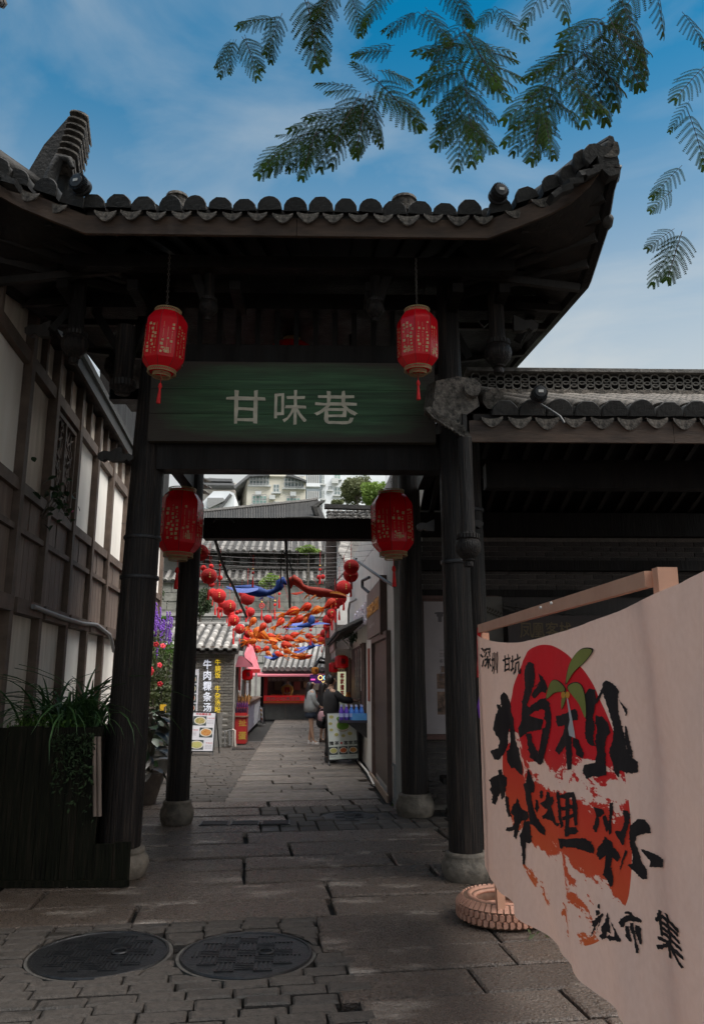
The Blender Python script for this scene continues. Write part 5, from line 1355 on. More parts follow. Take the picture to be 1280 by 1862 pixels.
# bottle shelf
sh0 = FA.X(668, 1312, XR_); yA, yB = sh0.y, FA.X(650, 1312, XR_).y
t = thing('bottle_shelf', 'small wall shelf for bottled drinks on the white house', 'shelf', sh0)
zsh = sh0.z + .02
ob('shelf_board', MB().box((XR_-.55, yA, zsh-.05), (XR_-.002, yB+.3, zsh)), M('shelfblue', (.03,.03,.05)), t)
ob('shelf_bracket', MB().prism([(XR_-.4, yA+.1, zsh-.052), (XR_-.002, yA+.1, zsh-.052), (XR_-.002, yA+.1, zsh-.35)], (0,.04,0)), black, t)
blu = M('bottleblue', (.04,.16,.62), (.10,.30,.80), .25, 6, coat=.5); pur = M('bottlepurple', (.07,.03,.38), (.14,.07,.55), .25, 6, coat=.5); capc = M('bottlecap', (.45,.5,.75))
bprof = [(.032,0),(.036,.01),(.036,.13),(.032,.16),(.014,.20),(.014,.225)]
BM = {c_: MB().lathe(bprof, 12).mesh('bottle_body', m_, 50, local=True) for c_, m_ in (('blue', blu), ('purple', pur))}
BC = MB().lathe([(.017,.222),(.017,.25)], 10).mesh('cap', capc, 50, local=True); BLb = MB().lathe([(.0368,.05),(.0368,.11)], 12).mesh('bottle_label', M('bottlelabel', (.35,.42,.72)), 50, local=True)
for i in range(5):
    for j in range(3):
        col_ = 'purple' if i < 2 else 'blue'
        spawn([('bottle_body', BM[col_], None), ('cap', BC, None), ('bottle_label', BLb, None)], 'drink_bottle', f'{col_} drink bottle with pale cap on the wall shelf of the white house', 'bottle', (XR_-.50+i*.10, yA+.08+j*.13, zsh), (0,0,0), 1.15, f'{col_} bottles on the wall shelf')
ob('carton_tray', MB().box((XR_-.30, yA-.005, zsh), (XR_-.01, yA+.01, zsh+.13)), M('trayblue', (.05,.22,.55), (.10,.32,.65), .5, 10), t)
# ------------------------------------------------------------------ menu boards
photo_dark = M('photodark', (.03,.045,.05), (.07,.09,.09), .5, 10)
bowlm = M('bowl', (.62,.58,.50), (.72,.68,.6), .5, 5)
def foodmat(k, a, b): return M('food'+k, a, b, .6, 70, contrast=.12, detail=3)
foods = [foodmat('a', (.42,.09,.02), (.62,.38,.10)), foodmat('b', (.10,.18,.03), (.65,.42,.18)), foodmat('c', (.36,.03,.015), (.60,.20,.05)), foodmat('d', (.55,.45,.20), (.35,.42,.10)), foodmat('e', (.12,.30,.04), (.20,.42,.06))]
redink = M('redink', (.55,.02,.03)); darkink = M('darkink', (.02,.02,.022)); greyink = M('greyink', (.28,.26,.30))
boardpaper = M('menupaper', (.66,.66,.72), (.72,.71,.75), .5, 2); mint = M('menumint', (.52,.62,.56), (.72,.72,.72), .5, 1.2)
def dish(pl, par, x, y, rx, ry, food, bg=None, bowl=True):
    if bg: ob('dish_photo', pl.rect(MB(), x+bg[0], y+bg[1], x+bg[2], y+bg[3], .006, .0075), photo_dark, par)
    if bowl: ob('printed_bowl', pl.disc(MB(), x, y, rx, ry, .008, .009, 24), bowlm, par)
    ob('printed_food', pl.disc(MB(), x, y, rx*.82, ry*.80, .0095, .0105, 22, .06), food, par)
def easel(name, label, bl, br, tl, paper_, legdrop):
    o = Vector(bl); pl = Pl(o, Vector(br)-o, Vector(tl)-o); w = (Vector(br)-o).length; h = (Vector(tl)-o).dot(pl.v)
    t = thing(name, label, 'menu board', (o.x, o.y, 0))
    ob('panel', pl.rect(MB(), 0, 0, w, h, -.02, .0), black, t); ob('poster', pl.rect(MB(), .02, .02, w-.02, h-.02, .001, .005), paper_, t)
    for r_ in ((-.005,-.005,.018,h+.005),(w-.018,-.005,w+.005,h+.005),(.019,-.005,w-.019,.018),(.019,h-.018,w-.019,h+.005)): ob('frame_rail', pl.rect(MB(), *r_, -.01, .012), black, t)
    for x in (.01, w-.01):
        a = pl.p(x, .0, -.01); ob('leg', MB().bar(a, (a.x - pl.v.x*.12, a.y - .05, 0), .022), black, t)
        b_ = pl.p(x, h, -.03); ob('leg', MB().bar(b_, (b_.x + (.06 if x > .1 else -.0), b_.y + .42, 0), .022), black, t)
    return t, pl, w, h
bl, br = FA.Y(597, 1384, 16.0), FA.Y(653, 1381, 16.15); tl = FA.Y(594, 1296, 16.12)
t, pl, w, h = easel('menu_board', 'easel menu board with green soup bowl picture at the right of the alley', bl, br, tl, mint, .15)
dish(pl, t, w*.52, h*.72, w*.25, h*.12, foods[4]); ob('printed_bowl', pl.disc(MB(), w*.52, h*.655, w*.19, h*.07, .006, .0075, 20), M('clay', (.34,.26,.16), (.45,.36,.24)), t)
ob('printed_ladle', pl.disc(MB(), w*.42, h*.86, w*.10, h*.045, .011, .012, 18), foods[4], t)
m = MB(); a = pl.p(w*.50, h*.88, .012); b_ = pl.p(w*.72, h*.99, .012); m.bar(a, b_, .02, .002, pl.n); ob('printed_ladle_handle', m, M('ladle', (.10,.06,.04)), t)
for x, y, r_ in ((.16,.90,.085),(.12,.76,.07),(.14,.63,.07),(.30,.53,.08),(.52,.50,.075),(.74,.54,.09),(.86,.88,.10)): dish(pl, t, w*x, h*y, w*r_, h*r_*.5, foods[3])
m = MB(); pl.text(m, '擂茶', w*.06, h*.315, h*.075, w*.135, z=.007, bold=.03, step=w*.17); pl.text(m, '客家菜', w*.53, h*.315, h*.075, w*.135, z=.007, bold=.03, step=w*.16); ob('heading', m, darkink, t)
ob('red_dot', pl.disc(MB(), w*.445, h*.35, w*.035, h*.023, .006, .008), redink, t)
for i in range(3): dish(pl, t, w*(.18+.32*i), h*.20, w*.13, h*.06, foods[(3,2,0)[i]], (-w*.145, -h*.085, w*.145, h*.08))
for i, s_ in enumerate(('盐焗鸡','酿豆腐','红烧肉')): ob('caption', pl.text(MB(), s_, w*(.09+.32*i), h*.065, h*.03, w*.05, z=.007, res=1), greyink, t)
bl, br = FA.Y(340, 1367, 18.0), FA.Y(388, 1368, 18.0); tl = FA.Y(343, 1294, 18.15)
t, pl, w, h = easel('menu_board', 'easel menu board with three noodle bowls in front of the grey brick shop', bl, br, tl, boardpaper, .2)
dish(pl, t, w*.40, h*.77, w*.23, h*.10, foods[1], (-w*.27, -h*.12, w*.24, h*.115)); dish(pl, t, w*.66, h*.48, w*.24, h*.105, foods[0], (-w*.25, -h*.125, w*.25, h*.12)); dish(pl, t, w*.34, h*.17, w*.26, h*.10, foods[3], (-w*.28, -h*.12, w*.26, h*.12))
m = MB(); pl.text(m, '牛肉粿条汤', w*.22, h*.905, h*.06, w*.105, z=.007, bold=.02, res=1); pl.text(m, '牛杂汤粉', w*.67, h*.82, h*.035, w*.065, z=.007, res=1); pl.text(m, '牛腩饭', w*.10, h*.52, h*.035, w*.08, z=.007, res=1); pl.text(m, '牛肉汤', w*.68, h*.2, h*.035, w*.08, z=.007, res=1)
ob('heading', m, redink, t)
for s_, x_, y_, w_ in (('精选鲜牛肉', .67, .765, .045), ('手工粿条', .07, .47, .055), ('老火汤底', .67, .15, .055)):
    m = MB(); [pl.text(m, s_, w*x_, h*(y_-r_*.035), h*.022, w*w_, z=.007, res=1) for r_ in range(3)]; ob('caption', m, greyink, t)
# ------------------------------------------------------------------ noodle shop of grey brick
use(FA)
gbrick = M('greybrick', (.10,.095,.085), (.21,.195,.175), .85, 9, bump=.4, bscale=50, rnd=.2)
palemortar = M('palemortar', (.42,.40,.37), (.52,.50,.46), .9, 10)
concrete = M('concrete', (.17,.165,.155), (.25,.24,.225), .85, 4, bump=.3, bscale=30)
NY = 20.1
e = FA.Y(424, 1300, NY); X1 = e.x; X0 = -4.6; zt = FA.Y(380, 1183, NY).z
ns = thing('noodle_shop', 'grey brick noodle shop with curved tile roof on the left of the alley', 'shop', (-3, NY, 0))
ob('wall', MB().box((X0, NY+.015, 0), (X1-.005, NY+.35, zt)), palemortar, ns)
BN = MB().cbox((0,0,0), (.245,.03,.058)).mesh('brick', gbrick, local=True); BNs = MB().cbox((0,0,0), (.118,.03,.058)).mesh('brick', gbrick, local=True)
z = .02; r = 0; split = FA.Y(405, 1300, NY).x; zc = FA.Y(400, 1296, NY).z
while z + .06 < zt:
    x = X1 - .006 - (.128 if r % 2 else 0)
    if r % 2: inst('brick', BNs, (X1-.066, NY, z+.03), (0,0,0), 1, ns)
    while x > X1 - 1.75:
        if z > zc or x > split + .15: inst('brick', BN, (x-.123, NY + random.uniform(-.002,.003), z+.03), (0,0,0), 1, ns)
        x -= .256
    z += .0715; r += 1
ob('rendered_patch', MB().box((X0, NY-.012, 0), (split-.0, NY+.014, zc)), concrete, ns)
ob('side_wall', MB().box((X1-.3, NY+.352, 0), (X1-.01, NY+1.2, zt)), concrete, ns)
ob('eave_beam', MB().box((X0, NY-.14, zt-.02), (X1+.05, NY-.02, zt+.10)), greybeam, ns)
# tile roof: rising away from the viewer
er = FA.Y(433, 1183, NY-.25); zr0 = er.z; zr1 = FA.Y(380, 1139, 22.3).z; slp = math.atan2(zr1-zr0, 22.3-(NY-.25))
ob('roof_deck', MB().prism([(X0, NY-.22, zr0-.02), (X0, 22.3, zr1-.02), (X0, 22.3, zr1-.1), (X0, NY-.22, zr0-.09)], (er.x-X0, 0, 0)), darkwood, ns)
tlm = MB(); vs = []
for yy, q in ((0, 1), (.17, .86)):
    for k in range(7): a = math.pi*k/6; vs.append((-math.cos(a)*.085*q, yy, math.sin(a)*.06*q))
    for k in range(7): a = math.pi*(6-k)/6; vs.append((-math.cos(a)*.07*q, yy, math.sin(a)*.045*q-.006))
tlm.add(vs, [(i, (i+1)%14, 14+(i+1)%14, 14+i) for i in range(14)] + [tuple(range(14))[::-1]])
TG = tlm.mesh('roof_tile', tilegrey, 50, local=True); TL_ = tlm.mesh('roof_tile', tilelight, 50, local=True)
ncol = 9; under = MB()
for i in range(ncol):
    x = er.x - .10 - i*.225
    for j in range(19):
        yy = (NY-.25) + j*.134
        inst('roof_tile', random.choice((TG, TG, TL_)), (x + random.uniform(-.008,.008), yy, zr0 + (yy-NY+.25)*math.tan(slp) + .01), (slp + R(8), random.uniform(-.06,.06), random.uniform(-.08,.08)), 1, ns)
for i in range(ncol+4):
    x = er.x - .21 - i*.225
    for j in range(18): yy = (NY-.2) + j*.14; under.cbox((x, yy, zr0 + (yy-NY+.25)*math.tan(slp) + .012), (.13, .15, .03), (slp+R(7),0,0))
ob('trough_tiles', under, tile, ns, kind='stuff')
ob('ridge', MB().tube([(X0, 22.3, zr1+.05), (er.x+.1, 22.3, zr1+.05)], .07, 8), tilegrey, ns, 50)
# shop lettering
def shopsign(name, label, chars, px, py0, step_px, wpx, hpx, mat, bold=.06):
    p = FA.Y(px, py0, NY-.07); t = thing(name, label, 'sign', p)
    pl = Pl((0, NY-.075, 0), (1,0,0), (0,0,1)); k = 0
    for ch in chars:
        if ch != ' ':
            a = FA.Y(px, py0 + k*step_px + hpx, NY-.07); b = FA.Y(px+wpx, py0 + k*step_px, NY-.07)
            m = MB(); pl.text(m, ch, a.x, a.z, b.z-a.z, b.x-a.x, z=.0, bold=bold*.4, extr=.04); ob('character', m, mat, t)
        k += 1
whitel = M('whitelit', (.74,.76,.80), emit=(.75,.8,1), es=.16); yell = M('yellowlit', (.85,.62,.02), emit=(1,.65,.02), es=.18)
shopsign('wall_lettering', 'large white vertical characters on the grey brick noodle shop', '牛肉粿条汤', 369.5, 1200, 19.6, 15.5, 17, whitel, .05)
shopsign('wall_lettering', 'yellow vertical characters on the grey brick noodle shop, right of the white ones', '牛腩饭', 391, 1199, 11.7, 10.5, 11, yell, .0)
shopsign('wall_lettering', 'lower yellow vertical characters on the grey brick noodle shop', '牛杂汤粉', 390.5, 1247, 12.6, 10.5, 11.6, yell, .0)
a, b = FA.Y(322, 1300, NY-.05), FA.Y(362, 1217, NY-.05)
t = thing('wall_menu', 'tall wall menu with round food bowls behind the left rear pillar', 'menu board', a)
pl = Pl(a, (1,0,0), (0,0,1)); w, h = b.x-a.x, b.z-a.z
ob('panel', pl.rect(MB(), 0, 0, w, h, -.02, .005), boardpaper, t)
for k in range(4):
    for xx in (.25, .72): dish(pl, t, w*xx, h*(.83-.21*k)-.06, w*.16, h*.075, foods[(0,1,2,2)[k]], (-w*.2, -h*.09, w*.2, h*.09))
m = MB(); pl.text(m, '肉粿条汤', w*.12, h*.93, h*.05, w*.16, z=.008, bold=.03, res=1); ob('heading', m, redink, t)
# ------------------------------------------------------------------ snack stall along the left side
maroon = M('maroonawning', (.10,.012,.022), (.15,.02,.032), .8, 5); pinkaw = M('pinkawning', (.42,.10,.13), (.52,.15,.18), .8, 5)
redp = M('redpanel', (.40,.02,.02), (.52,.03,.03), .5, 4); lilac = M('lilacpanel', (.30,.29,.40), (.38,.36,.46), .4, 3)
sx = -1.56
ss = thing('snack_stall', 'red snack counter stall with maroon awning beside the brick noodle shop', 'stall', (-1.8, 24, 0))
p0 = FA.Y(425, 1193, 20.6); p1 = FA.Y(462, 1213, 20.6)
ob('awning', MB().add([FA.Y(422, 1213, 20.4), FA.Y(461, 1213, 20.4), FA.Y(458, 1206, 20.6), FA.Y(441, 1193, 21.4), FA.Y(424, 1193, 21.4), FA.Y(422, 1214, 22), FA.Y(458, 1213, 22)], [(0,1,2,3,4),(0,5,6,1),(1,6,2)]), maroon, ss)
ob('awning_front', MB().add([FA.Y(452, 1170, 24), FA.Y(460, 1176, 24), FA.Y(474, 1222, 23), FA.Y(452, 1222, 22.5), FA.Y(444, 1190, 23)], [(0,1,2,3,4)]).add([FA.Y(452, 1222, 22.5), FA.Y(474, 1222, 23), FA.Y(474, 1216, 27), FA.Y(452, 1214, 27)], [(0,1,2,3)]), pinkaw, ss)
ob('awning_valance', MB().prism([FA.Y(450, 1217, 22.4), FA.Y(473, 1217, 22.6), FA.Y(473, 1224, 22.6), FA.Y(450, 1224, 22.4)], (0, .02, 0)), redp, ss)
ob('back_wall', MB().box((-3.0, 21.3, 0), (-2.9, 31, 2.7)), M('stallinner', (.05,.02,.02), (.10,.04,.035), .6, 4), ss)
ob('roof_sheet', MB().box((-3.0, 21.3, 2.72), (-1.7, 31, 2.78)), darkwood, ss)
for y_ in (21.5, 24, 27, 30.5): ob('post', MB().box((-1.78, y_-.05, 0), (-1.70, y_+.05, 2.7)), M('stallpost', (.35,.34,.33), (.48,.47,.46), .6, 5), ss)
ztc = .98
ob('counter_top', MB().box((-2.4, 21.4, ztc-.05), (-1.52, 31, ztc)), M('countertop', (.09,.05,.035), (.15,.09,.06), .5, 6), ss)
cp = [21.45, 22.9, 24.3, 25.6, 27, 28.6, 30.8]
for k in range(6): ob('counter_panel', MB().box((-1.60, cp[k]+.06, .10), (-1.57, cp[k+1]-.06, ztc-.06)), (lilac if k < 4 else boardpaper), ss)
ob('counter_body', MB().box((-2.3, 21.46, .04), (-1.61, 31, ztc-.052)), M('counterdark', (.02,.016,.016), (.04,.03,.03), .6, 5), ss)
cab = FA.Y(427, 1352, 20.9); cb = FA.Y(449, 1304, 20.9)
ob('red_cabinet', MB().box((cab.x, 20.75, .03), (cb.x, 21.4, cb.z)), redp, ss)
ob('cabinet_top', MB().box((cab.x-.12, 20.7, cb.z+.002), (cb.x+.02, 21.42, cb.z+.035)), M('tabletop', (.25,.14,.10)), ss)
pl = Pl((0, 20.748, 0), (1,0,0), (0,0,1)); m = MB(); a = FA.Y(432, 1345, 20.75)
pl.text(m, '鸡蛋', a.x, a.z, .20, .2, z=.002, bold=.04, vert=True); 
m = MB(); pl.text(m, '蛋', a.x+.02, a.z, .19, .20, z=.003, bold=.04); pl.text(m, '扯', a.x+.02, a.z+.33, .16, .2, z=.003, bold=.02)
ob('cabinet_text', m, M('goldtext', (.55,.33,.05)), ss)
a = FA.Y(425, 1304, 20.8); b = FA.Y(449, 1282, 20.8)
tr = thing('drink_rack', 'red rack with rows of small dark bottles on the stall cabinet', 'rack', a)
ob('rack_box', MB().box((a.x-.05, 20.78, a.z), (b.x, 21.3, a.z+.10)), redp, tr)
ob('rack_back', MB().box((a.x-.05, 21.1, a.z+.102), (b.x, 21.3, a.z+.22)), redp, tr)
sb = MB().lathe([(.028,0),(.03,.01),(.03,.10),(.012,.135),(.012,.16)], 8)
sbm = {0: sb.mesh('bottle', M('darkbottle', (.03,.012,.03), (.07,.03,.07), .3, 8), 50, local=True), 1: sb.mesh('bottle', M('plumbottle', (.12,.03,.16), (.2,.06,.2), .3, 8), 50, local=True), 2: sb.mesh('bottle', M('amberbottle', (.35,.16,.05), (.5,.25,.10), .4, 8), 50, local=True)}
for j in range(2):
    for i in range(6): inst('small_bottle', sbm[j], (a.x + .0 + i*.062, 20.85 + j*.33, a.z + .10 + j*.12), (0,0,0), 1, None, 'small dark drink bottle standing in the red rack of the snack stall' if j == 0 else 'small plum coloured bottle in the upper row of the red stall rack', 'bottle', 'small bottles in the stall rack' if j == 0 else 'upper row bottles in the stall rack')
for i in range(4): inst('cup_stack', sbm[2], (a.x + .05 + i*.09, 21.5, ztc), (0,0,0), (1.2,1.2,2.0-.3*(i%2)), None, 'tall amber bottle on the near end of the stall counter', 'bottle', 'amber bottles on the stall counter').name = 'amber_bottle'
food = MB(); rv = random.Random(21)
for k in range(90): food.sphere((rv.uniform(-2.1,-1.6), rv.uniform(22.6, 26.5), ztc + .03 + rv.uniform(0,.08)), rv.uniform(.03,.06), 6, 4)
tag(ob('fried_snacks', food, foodmat('f', (.45,.20,.05), (.62,.38,.14))), 'heap of golden fried snacks spread on the stall counter', 'food')
tag(ob('white_box', MB().box((-1.98, 22.0, ztc), (-1.72, 22.4, ztc+.36)), M('boxwhite', (.5,.49,.47), (.58,.57,.55), .7, 3)), 'white box on the snack stall counter below the small red lantern', 'box')
for k in range(5):
    tag(ob('hanging_strip', MB().box((-1.9, 24+k*1.2, 1.1), (-1.86, 24.5+k*1.2, 2.3)), redp if k % 2 == 0 else boardpaper), ['red vertical strip hanging behind the small red stall lantern', 'white hanging strip deeper in the snack stall', 'second red strip further along the snack stall', 'white strip near the far end of the snack stall', 'red strip at the far end of the snack stall'][k], 'banner')
a = FA.Y(430.5, 1268, 21.6); b = FA.Y(433, 1222, 21.6)
tag(ob('light_tube', MB().box((a.x, 21.6, a.z), (b.x, 21.62, b.z)), M('bluetube', (.2,.5,.8), emit=(.2,.6,1), es=1.2)), 'blue lit vertical strip in the snack stall', 'light')
a = FA.Y(426, 1236, 21.55); b = FA.Y(431, 1220, 21.55)
tag(ob('yellow_light_sign', MB().box((a.x, 21.55, a.z), (b.x, 21.57, b.z)), M('yellowsign', (.8,.6,.1), emit=(1,.7,.15), es=.7)), 'small yellow lit sign at the top of the snack stall opening', 'sign')
# wall tap and pipes at the shop corner
a = FA.Y(427, 1328, 19.95); q = FA.Y(428, 1362, 19.9)
tag(ob('drain_pipe', MB().tube([FA.Y(422, 1327, 19.95), FA.Y(427, 1329, 19.95), FA.Y(427, 1345, 19.93), Vector((q.x, 19.9, .03))], .028, 7), M('pipecream', (.40,.34,.30), (.5,.45,.4), .6, 8), smooth=60), 'short cream drain pipe at the corner of the noodle shop', 'pipe')
tag(ob('tap_stand', MB().tube([FA.Y(409, 1358, 19.9), FA.Y(409, 1330, 19.9), FA.Y(421, 1328, 19.9)], .018, 6).tube([FA.Y(418, 1356, 19.9), FA.Y(417, 1330, 19.9)], .03, 6), greypaint), 'low grey pipe frame against the corner of the noodle shop', 'pipe')
# side easel beyond the stall
bl_, br_ = FA.Y(474, 1313, 30.0), FA.Y(480, 1317, 29.2); tl_ = FA.Y(471, 1284, 30.1)
t, pl, w, h = easel('menu_board', 'small easel menu beside the far end of the snack stall counter', bl_, br_, tl_, boardpaper, .1)
for k in range(3): dish(pl, t, w*.5, h*(.8-.27*k), w*.36, h*.09, foods[k])
# ------------------------------------------------------------------ stall closing the end of the alley
EY = 33.0
ek = thing('end_stall', 'tile roofed food kiosk with red counter band closing the alley', 'kiosk', (0, EY, 0))
ex0, ex1 = FA.Y(478, 1300, EY).x, FA.Y(640, 1300, EY).x
zc1 = FA.Y(540, 1279, EY).z; zc2 = FA.Y(540, 1265, EY).z; zo = FA.Y(540, 1231, EY).z; zb2 = FA.Y(540, 1224, EY).z
kioskw = M('kioskwall', (.09,.087,.078), (.16,.155,.14), .85, 3, bump=.3)
for k in range(4): ob('counter_wall', MB().box((ex0+k*(ex1-ex0)/4+.006, EY, 0), (ex0+(k+1)*(ex1-ex0)/4-.006, EY+.3, zc1)), kioskw, ek)
for s_, lab in ((ex0-.02, 0), (ex0+3.1, 1)): ob('post', MB().box((s_-.10, EY-.05, 0), (s_, EY+.3, zo+.2)), blackwood, ek)
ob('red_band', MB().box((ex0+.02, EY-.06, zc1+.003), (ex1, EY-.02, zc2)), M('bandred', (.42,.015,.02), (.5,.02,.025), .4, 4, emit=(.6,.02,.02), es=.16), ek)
ob('orange_strip', MB().box((ex0+.02, EY-.068, zc1+.02), (ex0+1.9, EY-.062, zc1+.085)), M('stripor', (.6,.25,.04)), ek)
ob('red_post', MB().box((ex0+.02, EY-.06, zc2+.003), (ex0+.17, EY-.02, zo)), redp, ek)
plk = Pl((ex0+.1, EY-.07, zc1+.11), (1,0,0), (0,0,1)); m = MB(); plk.text(m, '现炸小吃臭豆腐', .03, .0, .14, .18, z=.003, bold=.03); ob('band_text', m, M('palepink', (.55,.30,.28)), ek)
m = MB(); plk.text(m, '十元一份', 1.62, .0, .17, .18, z=.003, bold=.05); ob('band_text', m, M('white_text', (.7,.68,.68)), ek)
ob('back_wall', MB().box((ex0, EY+1.9, 0), (ex1, EY+2.0, zo+.5)), M('kioskback', (.045,.02,.015), (.10,.045,.03), .6, 1.5), ek)
ob('side_wall', MB().box((ex0-.1, EY+.31, 0), (ex0, EY+1.9, zo+.3)), kioskw, ek)
for k in range(7):
    x = ex0 + .4 + k*.42; ob('back_poster', MB().box((x, EY+1.86, 1.15+.1*(k%2)), (x+.28, EY+1.895, 1.75)), M('poster%d' % (k % 3), [(.16,.08,.04), (.22,.18,.15), (.20,.03,.02)][k % 3]), ek)
ob('header_board', MB().box((ex0+.0, EY-.03, zo-.19), (ex0+2.6, EY-.0, zo)), M('headerb', (.12,.07,.05), (.22,.13,.09), .5, 9), ek)
plk = Pl((ex0+.1, EY-.035, zo-.17), (1,0,0), (0,0,1)); m = MB(); plk.text(m, '特色小吃  王老大串串', 0, 0, .13, .2, z=.003, bold=.03); ob('header_text', m, M('palehead', (.36,.30,.27)), ek)
a, b = FA.Y(452, 1231, EY-1.0), FA.Y(605, 1222, EY-1.0)
ob('awning', MB().prism([(a.x, EY-1.1, a.z), (a.x, EY-1.1, a.z+.06), (a.x, EY+.1, a.z+.20), (a.x, EY+.1, a.z+.12)], (b.x-a.x, 0, 0)), pinkaw, ek)
zr0, zr1 = FA.Y(540, 1217, EY-.6).z, FA.Y(540, 1172, EY+2).z; slp = math.atan2(zr1-zr0, 2.6)
rx0, rx1 = FA.Y(478, 1217, EY-.6).x, FA.Y(600, 1217, EY-.6).x
ob('roof_deck', MB().prism([(rx0, EY-.6, zr0-.04), (rx0, EY+2, zr1-.04), (rx0, EY+2, zr1-.16), (rx0, EY-.6, zr0-.14)], (rx1-rx0, 0, 0)), tile, ek)
rl = MB(); vs = []
for k in range(7): a = math.pi*k/6; vs += [(-math.cos(a)*.085, 0, math.sin(a)*.09), (-math.cos(a)*.085, 2.62/math.cos(slp), math.sin(a)*.09)]
rl.add(vs, [(2*k, 2*k+2, 2*k+3, 2*k+1) for k in range(6)] + [tuple(2*k for k in range(7))]); rlm = rl.mesh('tile_roll', tilelight, 50, local=True)
nr = 11
for k in range(nr+1):
    inst('tile_roll', rlm, (rx0 + .08 + k*(rx1-rx0-.16)/nr, EY-.62, zr0-.03), (slp, 0, R(-6)), 1, ek)
    inst('eave_disc', MB().lathe([(.095,0),(.095,.03)], 12, axis='Y').mesh('eave_disc', tilegrey, local=True), (rx0 + .08 + k*(rx1-rx0-.16)/nr, EY-.66, zr0-.0), (0,0,0), 1, ek)
tag(ob('snack_trays', foliage(MB(), lambda q: (q.uniform(ex0+.3, ex0+2.6), EY-.02+q.uniform(0,.2), zc2+.03), 150, .02, .045, rv), foods[0]), 'trays of snacks along the red counter of the far kiosk', 'food')
# neon owl sign
a = FA.Y(575, 1243, EY-1.2); t = thing('neon_sign', 'pink and yellow lit sign with round glasses shape at the far kiosk', 'sign', a)
b = FA.Y(600, 1227, EY-1.2); ob('sign_panel', MB().box((a.x-.25, EY-1.2, a.z), (b.x, EY-1.15, b.z)), M('neonback', (.04,.01,.08), emit=(.12,.02,.25), es=.1), t)
cxn, czn = (a.x+b.x)/2, (a.z+b.z)/2 + .05
for s_, mt in ((-.11, M('neony', (.9,.7,.2), emit=(1,.75,.25), es=.6)), (.11, M('neonb', (.3,.7,.9), emit=(.4,.85,1), es=.6))): ob('neon_ring', MB().torus((cxn+s_, EY-1.22, czn), .085, .018, 16, 5, 'Y'), mt, t)
pk = M('neonp', (.9,.1,.5), emit=(1,.12,.5), es=.35)
ob('neon_line', MB().tube([(cxn-.05, EY-1.22, czn-.13), (cxn, EY-1.22, czn-.2), (cxn+.06, EY-1.22, czn-.12)], .016, 5), MATS['neony'], t); ob('neon_border', MB().box((a.x-.22, EY-1.22, a.z+.12), (a.x-.04, EY-1.205, a.z+.18)), pk, t)
# ------------------------------------------------------------------ small lanterns in the alley
smalls = MB().lathe([(.10,-.17),(.17,-.14),(.185,-.10),(.185,.10),(.17,.14),(.10,.17)], 12)
def boxl(px, py, Y, s, label, mat=silk, tass=True):
    c = FA.Y(px, py, Y); fr_ = MB().lathe([(.11,.17),(.11,.19)], 12).lathe([(.11,-.19),(.11,-.17)], 12)
    sp = [('lantern_body', smalls.mesh('lantern_body', mat, 40, local=True), None), ('end_ring', fr_.mesh('end_ring', goldtrim, local=True), None)]
    pl = Pl((-.06, -.187, -.05), (1,0,0), (0,0,1)); m = MB(); pl.text(m, '福', 0, 0, .13, .12, z=.004, bold=.03); sp.append(('character', m.mesh('character', M('darkred', (.16,.005,.01)), local=True), 0))
    if tass:
        fg = MB()
        for k in range(10): a = 2*math.pi*k/10; fg.tube([(math.cos(a)*.10, math.sin(a)*.10, -.19), (math.cos(a)*.10, math.sin(a)*.10, -.27)], .006, 4)
        sp.append(('fringe', fg.mesh('fringe', M('fringegold', (.40,.22,.10)), local=True), None))
    return spawn(sp, 'hanging_lantern', label, 'lantern', c, (0,0,.2), s)
orangesilk = M('orangesilk', (.62,.22,.03), (.75,.32,.05), .4, 3, trans=.3)
boxl(450, 1227.5, 21.2, .80, 'small red lantern hanging under the awning of the snack stall')
boxl(621, 1204, 19.2, .92, 'larger red fringed lantern under the balcony on the right of the alley')
boxl(608, 1214, 21.5, .82, 'red lantern half hidden behind the larger fringed one on the right')
boxl(573, 1220, 24, .62, 'small orange lantern near the roof corner of the far kiosk', orangesilk)
# bracket carrying the orange lantern
ob_ = MB().tube([FA.Y(573, 1213, 24), FA.Y(578, 1204, 24), FA.Y(590, 1205, 24.2), FA.Y(602, 1210, 24.4)], .05, 7)
ob_.tube([FA.Y(578, 1203, 24), FA.Y(583, 1196, 24), FA.Y(592, 1200, 24)], .04, 6)
tag(ob('carved_wall_bracket', ob_, black), 'black curling wall bracket above the small orange lantern', 'bracket')
# right side beyond the white wall: balcony box, lit column, drink counter
rh = thing('counter_house', 'dark drink shop front under a boxed balcony on the right of the alley', 'shop', (1.5, 20, 0))
a = FA.Y(605, 1195, 21.3); b = FA.Y(640, 1172, 21.3)
ob('balcony_slab', MB().box((a.x, 19.8, FA.Y(610, 1196, 19.8).z), (XR_-.004, 22.5, FA.Y(610, 1181, 19.8).z)), M('balcony', (.30,.29,.28), (.42,.41,.39), .7, 4), rh)
zbk = FA.Y(610, 1181, 19.8).z
for k in range(9): ob('balustrade_bar', MB().bar((a.x+.03, 19.85+k*.3, zbk+.002), (a.x+.03, 19.85+k*.3, zbk+.42), .022), greypaint, rh)
ob('balustrade_rail', MB().box((a.x+.0, 19.8, zbk+.422), (a.x+.06, 22.5, zbk+.47)), greypaint, rh)
ob('balcony_brace', MB().bar((a.x+.05, 19.82, zbk+.40), (XR_-.02, 19.82, zbk+.01), .03).bar((XR_-.04, 19.80, zbk+.0), (XR_-.04, 19.80, zbk-.25), .03), labelwhite, rh)
ob('side_panel', MB().box((a.x-.04, 19.81, zbk-.02), (a.x-.005, 22.4, zbk+.75)), M('pinkpanel', (.40,.30,.28), (.52,.42,.38), .6, 6), rh)
